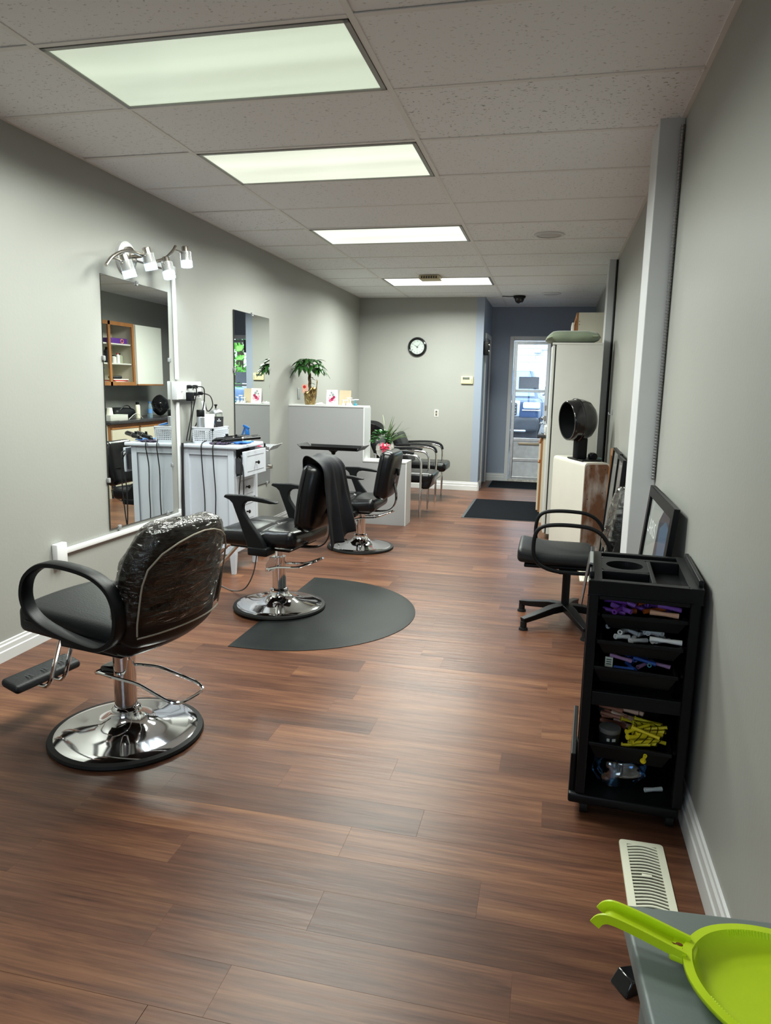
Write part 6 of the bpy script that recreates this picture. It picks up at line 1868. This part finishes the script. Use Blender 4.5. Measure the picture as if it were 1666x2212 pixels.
# ================================================================== FLOOR REGISTERS
def register(label, x, y, hx, hy, seed):
    t_ = thing('floor_register', label, 'vent', (x, y, 0), group='cream floor registers')
    M_REG = mat('register_cream', L(222, 222, 202), 0.4)
    bw_ = 0.022
    pm_ = MB()
    o_, i_ = [], []
    out = round_path([(-hx, -hy, 0), (hx, -hy, 0), (hx, hy, 0), (-hx, hy, 0)], 0.014, 4, True)
    inn = [(max(-hx + bw_, min(hx - bw_, p.x)), max(-hy + bw_, min(hy - bw_, p.y))) for p in out]
    n__ = len(out)
    vs = [(p.x, p.y, 0.0) for p in out] + [(p.x * 0.985, p.y * 0.992, 0.006) for p in out] + [(x_, y_, 0.007) for x_, y_ in inn] + [(x_, y_, 0.001) for x_, y_ in inn]
    fs = []
    for l_ in range(3):
        fs += [(l_ * n__ + a, l_ * n__ + (a + 1) % n__, (l_ + 1) * n__ + (a + 1) % n__, (l_ + 1) * n__ + a) for a in range(n__)]
    pm_.add(vs, fs).build('frame', M_REG, t_, smooth=30, merge=True)
    MB().box(-hx + bw_ - 0.002, hx - bw_ + 0.002, -hy + bw_ - 0.002, hy - bw_ + 0.002, 0.0004, 0.0012).build('dusty_well', mat('dusty_well', L(92, 84, 72), 0.9, var=0.6, scale=60), t_, smooth=0)
    ns = 20
    me_ = None
    for k_ in range(ns):
        yy = -hy + bw_ + 0.008 + (2 * hy - 2 * bw_ - 0.016) * k_ / (ns - 1)
        if me_ is None:
            o2_ = MB().sweep(smooth_path([(-hx + bw_, 0, 0.004), (0, 0.005, 0.0055), (hx - bw_, 0, 0.004)], 4), [(-0.0016, -0.0022), (0.0016, -0.0010), (0.0016, 0.0022), (-0.0016, 0.0012)], up=(0, 1, 0)).build('louvre', M_REG, t_, smooth=0)
            me_ = o2_.data
        else:
            o2_ = bpy.data.objects.new('louvre', me_)
            COL.objects.link(o2_)
            o2_.parent = t_
        o2_.location = (0, yy, 0)
        o2_.scale = (1, 1.0 + 0.8 * abs(k_ - 8) / 10, 1)
    MB().rbox((0.0, 0.0, 0.006), (0.028, 0.012, 0.004), 0.001, 1).build('lever', M_REG, t_)
register('cream floor register below the black trolley', 0.345, 2.010, 0.066, 0.166, 1)
register('cream floor register behind the swivel armchair', 0.335, 5.47, 0.075, 0.15, 2)
# ================================================================== BLACK SALON TROLLEY
TR = thing('salon_trolley', 'black plastic salon trolley with open trays beside the wall', 'trolley', (0.318, 2.47, 0.0), radians(-3))
W2, D2 = 0.150, 0.190
MB().rbox((-0.015, 0, 0.066), (0.345, 0.42, 0.034), 0.008, 2).build('base', M_BLACK, TR)
for s in (-1, 1):
    MB().box(s * 0.164 - 0.014 - 0.008, s * 0.164 - 0.014 + 0.008, -0.19, 0.19, 0.08, 0.215 if s < 0 else 0.12).build('base_side', M_BLACK, TR, smooth=0, bevel=0.003)
    for f in (-1, 1):
        cs_ = MB().cyl((s * 0.135 - 0.012, f * 0.165, 0.026), (s * 0.135 + 0.012, f * 0.165, 0.026), 0.026, n=20).build('caster', M_RUBBER, TR)
        MB().rbox((s * 0.135, f * 0.165, 0.042), (0.036, 0.045, 0.022), 0.008, 2).build('caster_hood', M_BLACK, cs_)
        MB().box(s * W2 - 0.015, s * W2 + 0.015, f * D2 - 0.015, f * D2 + 0.015, 0.083, 0.77).build('post', M_BLACK, TR, smooth=0, bevel=0.004)
for s in (-1, 1):
    MB().box(s * W2 - 0.004, s * W2 + 0.004, -D2 + 0.015, D2 - 0.015, 0.40, 0.447).build('side_rail', M_BLACK, TR, smooth=0)
    MB().box(s * W2 - 0.004, s * W2 + 0.004, -D2 + 0.015, D2 - 0.015, 0.083, 0.11).build('side_rail', M_BLACK, TR, smooth=0)
    for z in (0.700, 0.616, 0.523, 0.262):
        MB().box(s * (W2 - 0.016) - 0.006, s * (W2 - 0.016) + 0.006, -D2 + 0.015, D2 - 0.015, z - 0.008, z + 0.002).build('tray_runner', M_BLACK, TR, smooth=0)
MB().box(-W2 + 0.015, W2 - 0.015, D2 - 0.006, D2, 0.083, 0.77).build('rear_panel', M_BLACK, TR, smooth=0)
for s in (-1, 1):
    MB().box(s * W2 + s * 0.006 - 0.002, s * W2 + s * 0.006 + 0.002, -D2 + 0.015, D2 - 0.015, 0.112, 0.766).build('side_panel', M_BLACK, TR, smooth=0)
for f in (-1, 1):
    MB().box(-W2 + 0.015, W2 - 0.015, f * D2 - 0.014, f * D2 + 0.010, 0.40, 0.447).build('mid_rail', M_BLACK, TR, smooth=0, bevel=0.003)
    MB().box(-W2 + 0.015, W2 - 0.015, f * D2 - 0.012, f * D2 + 0.008, 0.752, 0.77).build('top_rail', M_BLACK, TR, smooth=0, bevel=0.003)
# top tray: deck with a round well and three rectangular wells
tz0, tz1 = 0.768, 0.822
dk = MB()
dk.box(-0.168, 0.168, -0.215, 0.215, tz0, tz0 + 0.006)
def ribs(x0, x1, y0, y1):
    dk.box(x0, x1, y0, y1, tz0, tz1 - 0.006)
ribs(-0.168, -0.128, -0.215, 0.215)
ribs(0.128, 0.168, -0.215, 0.215)
ribs(-0.128, 0.128, -0.215, -0.185)
ribs(-0.128, 0.128, 0.190, 0.215)
ribs(-0.128, 0.128, 0.110, 0.135)
ribs(0.020, 0.034, -0.185, 0.110)
ribs(-0.128, 0.020, -0.080, -0.062)
dk.build('top_tray', M_BLACK, TR, smooth=0, bevel=0.003)
# plate with round hole between the left wells
ring = MB()
cx_, cy_, rr_ = -0.054, 0.022, 0.060
qs = [(-0.128, -0.062), (0.020, -0.062), (0.020, 0.110), (-0.128, 0.110)]
nn = 48
def sq_pt(a):
    c_, s_ = cos(a), sin(a)
    k_ = min(((0.020 - cx_) if c_ > 0 else (cx_ + 0.128)) / max(1e-6, abs(c_)), ((0.110 - cy_) if s_ > 0 else (cy_ + 0.062)) / max(1e-6, abs(s_)))
    return (cx_ + c_ * k_, cy_ + s_ * k_)
vs, fs = [], []
for a in range(nn):
    an = 2 * pi * a / nn + pi / 4
    x_, y_ = sq_pt(an)
    vs += [(x_, y_, tz1 - 0.006), (cx_ + rr_ * cos(an), cy_ + rr_ * sin(an), tz1 - 0.006), (cx_ + rr_ * 0.96 * cos(an), cy_ + rr_ * 0.96 * sin(an), tz0 + 0.006)]
for a in range(nn):
    b_ = (a + 1) % nn
    fs += [(a * 3, b_ * 3, b_ * 3 + 1, a * 3 + 1), (a * 3 + 1, b_ * 3 + 1, b_ * 3 + 2, a * 3 + 2)]
ring.add(vs, fs).build('round_well', M_BLACK, TR, smooth=30)
for s in (-1, 1):
    MB().rbox((s * 0.160, 0.0, tz1 + 0.004), (0.014, 0.38, 0.024), 0.004, 2).build('edge_handle', M_BLACK, TR)
fl_ = MB().box(-0.004, 0.0, -0.125, 0.055, -0.115, 0.03, T(-0.170, 0, tz1 - 0.006) @ RY(7)).build('tool_flap', mat('satin_black', (0.05, 0.05, 0.055, 1), 0.3), TR, smooth=0, bevel=0.0015)
MB().box(-0.002, 0.008, -0.12, 0.05, 0.028, 0.034, T(-0.170, 0, tz1 - 0.006) @ RY(7)).build('flap_edge_light', mat('edge_light_grey', (0.25, 0.27, 0.27, 1), 0.35), fl_, smooth=0)  # light along the flap's top edge, painted as a grey strip
# sliding trays
def tray(z_top, h_, yoff, rz=0):
    m_ = T(0, -0.008 + yoff, 0) @ RZ(rz)
    w_, d_ = 0.118, 0.172
    k_ = 0.014
    vs = []
    for (wx, dy, z) in ((w_ - k_, d_ - k_, z_top - h_), (w_, d_, z_top), (w_ + 0.010, d_ + 0.010, z_top), (w_ + 0.010, d_ + 0.010, z_top - 0.012), (w_ + 0.006, d_ + 0.006, z_top - 0.012), (w_ - 0.003, d_ - 0.003, z_top - 0.004), (w_ - k_ - 0.003, d_ - k_ - 0.003, z_top - h_ + 0.004)):
        vs += [(-wx, -dy, z), (wx, -dy, z), (wx, dy, z), (-wx, dy, z)]
    rings = [0, 4, 3, 2, 1, 5, 6]
    fs = [(0, 1, 2, 3), tuple(6 * 4 + j for j in range(4))]
    seq = [(0, 4), (4, 3), (3, 2), (2, 1), (1, 5), (5, 6)]
    for a, b in seq:
        for j in range(4):
            j2 = (j + 1) % 4
            fs.append((a * 4 + j, a * 4 + j2, b * 4 + j2, b * 4 + j))
    MB().add(vs, fs, m_).build('tray', M_BLACK, TR, smooth=0, bevel=0.002)
tray(0.706, 0.05, -0.008, 2)
tray(0.622, 0.05, -0.020, -1)
tray(0.530, 0.058, -0.014, -3)
tray(0.268, 0.062, -0.012, -2)

# ---- perm rods and rollers lying in the trays
rng = random.Random(31)
ROD = {}
TRM = Matrix.Translation((0.318, 2.47, 0.0)) @ Matrix.Rotation(radians(-3), 4, 'Z')
def rod(name, label, group, col, ln, r_, x, y, z, yaw, tilt, capped=False):
    key = (col, ln, r_, capped)
    cat = 'hair roller'
    if key not in ROD:
        mb = MB()
        sec_ = [(r_ * 0.55, -ln / 2), (r_, -ln / 2), (r_ * 0.78, 0.0), (r_, ln / 2), (r_ * 0.55, ln / 2), (r_ * 0.5, 0)]
        mb.lathe(sec_ + [sec_[0]], 12, RY(90), close=False)
        if capped:
            mb.lathe([(0, ln / 2), (r_ * 1.5, ln / 2), (r_ * 1.5, ln / 2 + 0.004), (0, ln / 2 + 0.007)], 12, RY(90))
        o_ = mb.build(name, mat('rod_%d_%d_%d' % col, L(*col), 0.4), None, smooth=50)
        ROD[key] = o_.data
    else:
        o_ = bpy.data.objects.new(name, ROD[key])
        COL.objects.link(o_)
    p = TRM @ Vector((x, y, z))
    o_.location = p
    o_.rotation_euler = (0, radians(tilt), radians(yaw))
    return tag(o_, label, cat, group)
g_ = [(122, 62, 168), (146, 92, 190), (188, 92, 36), (176, 88, 66)]
for k_ in range(22):
    c = g_[0] if k_ % 4 in (0, 3) else g_[1] if k_ % 4 == 1 else g_[2]
    nm = {g_[0]: 'deep purple', g_[1]: 'lilac', g_[2]: 'orange'}[c]
    rod('perm_rod', nm + ' perm rod in the uppermost trolley tray', nm + ' perm rods', c, 0.072, 0.0085, rng.uniform(-0.085, 0.085), rng.uniform(-0.155, 0.0), 0.690 + 0.012 * (k_ % 3) + 0.010, rng.uniform(-70, 70), rng.uniform(-12, 12))
rod('perm_rod', 'peach perm rod lying over the uppermost tray edge', None, (206, 160, 132), 0.085, 0.009, 0.065, -0.165, 0.714, -4, 3)
for k_ in range(20):
    rod('perm_rod', 'white perm rod in the second trolley tray', 'white perm rods', (226, 228, 230), 0.072 if k_ % 2 else 0.058, 0.0082, rng.uniform(-0.085, 0.09), rng.uniform(-0.165, 0.0), 0.606 + 0.012 * (k_ % 3) + 0.006, rng.uniform(20, 160), rng.uniform(-14, 14))
rod('perm_rod', 'long white perm rod lying along the second tray edge', None, (232, 234, 236), 0.095, 0.0085, 0.075, -0.178, 0.632, -3, 2)
for k_ in range(16):
    c = [(44, 84, 168), (44, 84, 168), (60, 138, 156), (186, 142, 186)][k_ % 4]
    nm = {(44, 84, 168): 'blue', (60, 138, 156): 'teal', (186, 142, 186): 'mauve'}[c]
    rod('perm_rod', nm + ' perm rod in the third trolley tray', nm + ' perm rods', c, 0.070, 0.0072, rng.uniform(-0.06, 0.09), rng.uniform(-0.165, 0.0), 0.508 + 0.011 * (k_ % 3) + 0.010, rng.uniform(-80, 80), rng.uniform(-12, 12))
for k_ in range(16):
    c = [(172, 112, 92), (206, 170, 150)][k_ % 2]
    nm = 'brick pink' if k_ % 2 == 0 else 'pale pink'
    rod('perm_rod', nm + ' perm rod bundled in the lowest trolley tray', nm + ' perm rods', c, 0.080, 0.0080, -0.060 + 0.05 * (k_ % 2) + rng.uniform(-0.02, 0.02), -0.055 + 0.012 * (k_ // 2 % 4), 0.245 + 0.015 * (k_ // 4) + 0.03, -20 + rng.uniform(-8, 8), rng.uniform(-6, 14))
for k_ in range(26):
    a = k_ % 7
    rod('perm_rod', 'bright yellow perm rod in the lowest trolley tray', 'yellow perm rods', (222, 204, 34), 0.085, 0.0062, 0.040 + rng.uniform(-0.03, 0.035), -0.165 + 0.020 * a, 0.262 + 0.016 * (k_ // 7) + rng.uniform(0, 0.004), 190 + rng.uniform(-30, 30), rng.uniform(-12, 18), True)
rod('perm_rod', 'yellow perm rod hanging over the lowest tray front', None, (226, 208, 36), 0.030, 0.0062, 0.040, -0.205, 0.243, 100, 60, True)
el = MB()
for k_ in range(5):
    x0 = 0.0 + 0.022 * k_
    el.tube(smooth_path([(x0, -0.10, 0.315), (x0 + 0.015, -0.13, 0.318), (x0 + 0.005, -0.165, 0.300), (x0 - 0.015, -0.19, 0.285)], 5), 0.0014, 5)
o = el.build('rod_elastics', M_CORD, None)
o.matrix_world = TRM
tag(o, 'black rubber elastics tangled over the yellow rods', 'elastics', kind='stuff')
t = thing('product_tin', 'dark printed tin with grey lid in the lowest tray', 'tin', tuple(TRM @ Vector((-0.068, -0.138, 0.2155))))
MB().lathe([(0, 0), (0.034, 0), (0.034, 0.075), (0.031, 0.078)], 28).build('tin', mat('tin_black', (0.014, 0.015, 0.016, 1), 0.3), t)
MB().lathe([(0.0345, 0.073), (0.0355, 0.075), (0.0355, 0.086), (0.033, 0.088), (0, 0.088)], 28).build('lid', mat('tin_lid', (0.16, 0.17, 0.17, 1), 0.3, 0.3), t)
lb = MB()
for a, z, w_ in ((-100, 0.05, 3), (-85, 0.03, 5), (-70, 0.05, 4), (-60, 0.025, 3)):
    lb.box(0.0342, 0.0347, -0.0015 * w_, 0.0015 * w_, z, z + 0.010, RZ(a))
lb.build('imprint', mat('tin_print', L(186, 188, 186), 0.5), t, smooth=0)
for k_, (z, yy) in enumerate(((0.012, -0.10),)):
    pass
t = thing('shelf_ticket', 'small white paper ticket standing in the third tray', 'ticket', tuple(TRM @ Vector((-0.088, -0.15, 0.50))), radians(-8))
MB().box(-0.012, 0.012, -0.0006, 0.0006, 0, 0.046, RX(-8)).build('paper', mat('ticket_paper', L(206, 214, 200), 0.7), t, smooth=0)
lb = MB()
for q in range(3):
    lb.box(-0.008, 0.008, -0.0012, -0.0006, 0.022 + q * 0.007, 0.025 + q * 0.007, RX(-8))
lb.build('imprint', M_INK, t, smooth=0)
# blue bag with metal can on the bottom deck
t = thing('plastic_bag', 'crumpled blue plastic bag on the trolley bottom deck', 'bag', tuple(TRM @ Vector((-0.025, -0.100, 0.086))))
def bagf(u, v):
    a = u * 2 * pi
    n_ = noise.noise(Vector((cos(a) * 1.6, sin(a) * 1.6, v * 3.0))) * 0.35 + noise.noise(Vector((cos(a) * 5, sin(a) * 5, v * 8))) * 0.12
    r = sin(pi * min(1, 0.12 + v * 0.86)) ** 0.45 * (1 + n_ * 0.5)
    return (0.088 * r * cos(a), 0.058 * r * sin(a), 0.004 + 0.112 * v + 0.012 * n_ * v)
MB().grid(bagf, 44, 26, closeu=True).build('bag', None or pane_mat('blue_film', (0.42, 0.66, 0.95, 1), 0.6, 0.1), t, smooth=40)
t = thing('metal_canister', 'shiny metal canister inside the blue bag', 'canister', tuple(TRM @ Vector((-0.045, -0.105, 0.090))))
MB().lathe([(0, 0), (0.034, 0), (0.034, 0.082), (0.026, 0.088), (0, 0.088)], 28).build('can', mat('steel_can', (0.65, 0.62, 0.56, 1), 0.18, 1.0), t)
rod('perm_rod', 'pale perm rod on the trolley bottom deck beside the bag', None, (196, 204, 208), 0.06, 0.008, 0.085, -0.12, 0.093, 20, 0)

# ================================================================== GREY DESK AND LIME DUSTPAN
M_DESK = mat('grey_desk_laminate', L(112, 122, 120), 0.45, var=0.03, scale=6, bump=0.03, bscale=200)
t = thing('side_table', 'small grey side table in the corner by the wall', 'table', (0.129, 0.921, 0.0), radians(4.3))
MB().rbox((0.157, -0.28, 0.706), (0.314, 0.56, 0.028), 0.006, 3).build('tabletop', M_DESK, t)
for (x, y) in ((0.045, -0.05), (0.27, -0.05), (0.045, -0.51), (0.27, -0.51)):
    MB().box(x - 0.018, x + 0.018, y - 0.018, y + 0.018, 0.0, 0.692).build('leg', mat('desk_leg', L(96, 104, 102), 0.5), t, smooth=0, bevel=0.003)
for (x0, x1, y0, y1) in ((0.06, 0.255, -0.06, -0.045), (0.06, 0.255, -0.515, -0.50), (0.037, 0.052, -0.49, -0.07), (0.263, 0.278, -0.49, -0.07)):
    MB().box(x0, x1, y0, y1, 0.64, 0.692).build('apron', MATS['desk_leg'], t, smooth=0)

M_LIME = mat('lime_plastic', L(196, 224, 26), 0.38, var=0.05, scale=12)
t = thing('dustpan', 'lime green dustpan lying on the grey side table', 'dustpan', (0.200, 0.828, 0.7205), radians(-19))
# rim outline, handle side at x = 0, mouth toward +x
half = [(0.0, 0.0), (0.004, 0.020), (0.014, 0.042), (0.032, 0.062), (0.060, 0.080), (0.100, 0.093), (0.150, 0.102), (0.215, 0.110)]
hs = smooth_path([(x, y, 0) for x, y in half], 5)
rimL = [(p.x, p.y) for p in hs]
outl = [(x, -y) for x, y in reversed(rimL)] + rimL[1:]
n_o = len(outl)
vs, fs = [], []
for (x, y) in outl:
    k_ = max(0.0, 1 - x / 0.22)
    zr = 0.009 + 0.013 * k_ ** 0.8
    cxn, cyn = (x - 0.12), y
    ln_ = max(1e-6, sqrt(cxn * cxn + cyn * cyn))
    ux, uy = cxn / ln_, cyn / ln_
    if x > 0.17:
        ux, uy = 0, (1 if y > 0 else -1)
    for off_, z in ((0.009, zr - 0.004), (0.009, zr), (0.0, zr), (-0.003, zr - 0.006), (-0.012, 0.004), (-0.030, 0.0008)):
        vs.append((x + ux * off_, y + uy * off_, z))
m_o = 6
for a in range(n_o - 1):
    for j in range(m_o - 1):
        fs.append((a * m_o + j, (a + 1) * m_o + j, (a + 1) * m_o + j + 1, a * m_o + j + 1))
fs.append(tuple(a * m_o + 5 for a in range(n_o)))
MB().add(vs, fs).build('pan', M_LIME, t, smooth=50, thick=0.0022)
rb = MB()
for a in range(2, n_o - 2, 1):
    x, y = outl[a]
    if x < 0.03:
        continue
    k_ = max(0.0, 1 - x / 0.22)
    zr = 0.009 + 0.013 * k_ ** 0.8
    for f in (0.0, 0.5):
        x2, y2 = outl[min(n_o - 1, a + 1)]
        xx, yy = x + (x2 - x) * f, y + (y2 - y) * f
        cxn, cyn = xx - 0.12, yy
        ln_ = max(1e-6, sqrt(cxn ** 2 + cyn ** 2))
        rb.tube([(xx - cxn / ln_ * 0.001, yy - cyn / ln_ * 0.001, zr + 0.0005), (xx - cxn / ln_ * 0.006, yy - cyn / ln_ * 0.006, zr - 0.012)], 0.0011, 5)
rb.build('comb_ribs', M_LIME, t)
# channel handle
hpts = smooth_path([(-0.004, 0, 0.018), (-0.02, 0, 0.020), (-0.06, 0, 0.025), (-0.092, 0, 0.027), (-0.104, 0, 0.023), (-0.110, 0, 0.014)], 5)
sec = [(-0.0145, -0.009), (-0.0115, -0.009), (-0.0105, 0.001), (0.0105, 0.001), (0.0115, -0.009), (0.0145, -0.009), (0.0135, 0.0038), (-0.0135, 0.0038)]
sec = [(a * 1.1, b) for a, b in sec]
MB().sweep(hpts, sec, up=(0, 1, 0), scales=[1.0 + 0.1 * abs(q / len(hpts) - 0.5) for q in range(len(hpts))]).build('handle', M_LIME, t, smooth=30)
MB().rbox((-0.008, 0, 0.0145), (0.030, 0.032, 0.012), 0.004, 2).build('neck', M_LIME, t)
MB().ball((-0.014, 0.003, 0.0208), 0.0030, s=(1.5, 0.9, 0.2)).ball((-0.008, -0.002, 0.0208), 0.0022, s=(1, 0.8, 0.2)).ball((-0.020, 0.001, 0.0208), 0.0016, s=(1.8, 0.6, 0.2)).build('rust_stain', mat('brown_stain', L(120, 70, 30), 0.8), t)

t = thing('power_adapter', 'black glossy plastic wedge on the floor by the side table', 'adapter', (0.268, 1.60, 0.0), radians(35))
MB().add([(-0.05, -0.03, 0), (0.05, -0.03, 0), (0.05, 0.03, 0), (-0.05, 0.03, 0), (-0.03, -0.025, 0.038), (0.05, -0.028, 0.02), (0.05, 0.028, 0.02), (-0.03, 0.025, 0.038)],
         [(0, 3, 2, 1), (4, 5, 6, 7), (0, 1, 5, 4), (1, 2, 6, 5), (2, 3, 7, 6), (3, 0, 4, 7)]).build('case', M_BLACK_G, t, bevel=0.004)
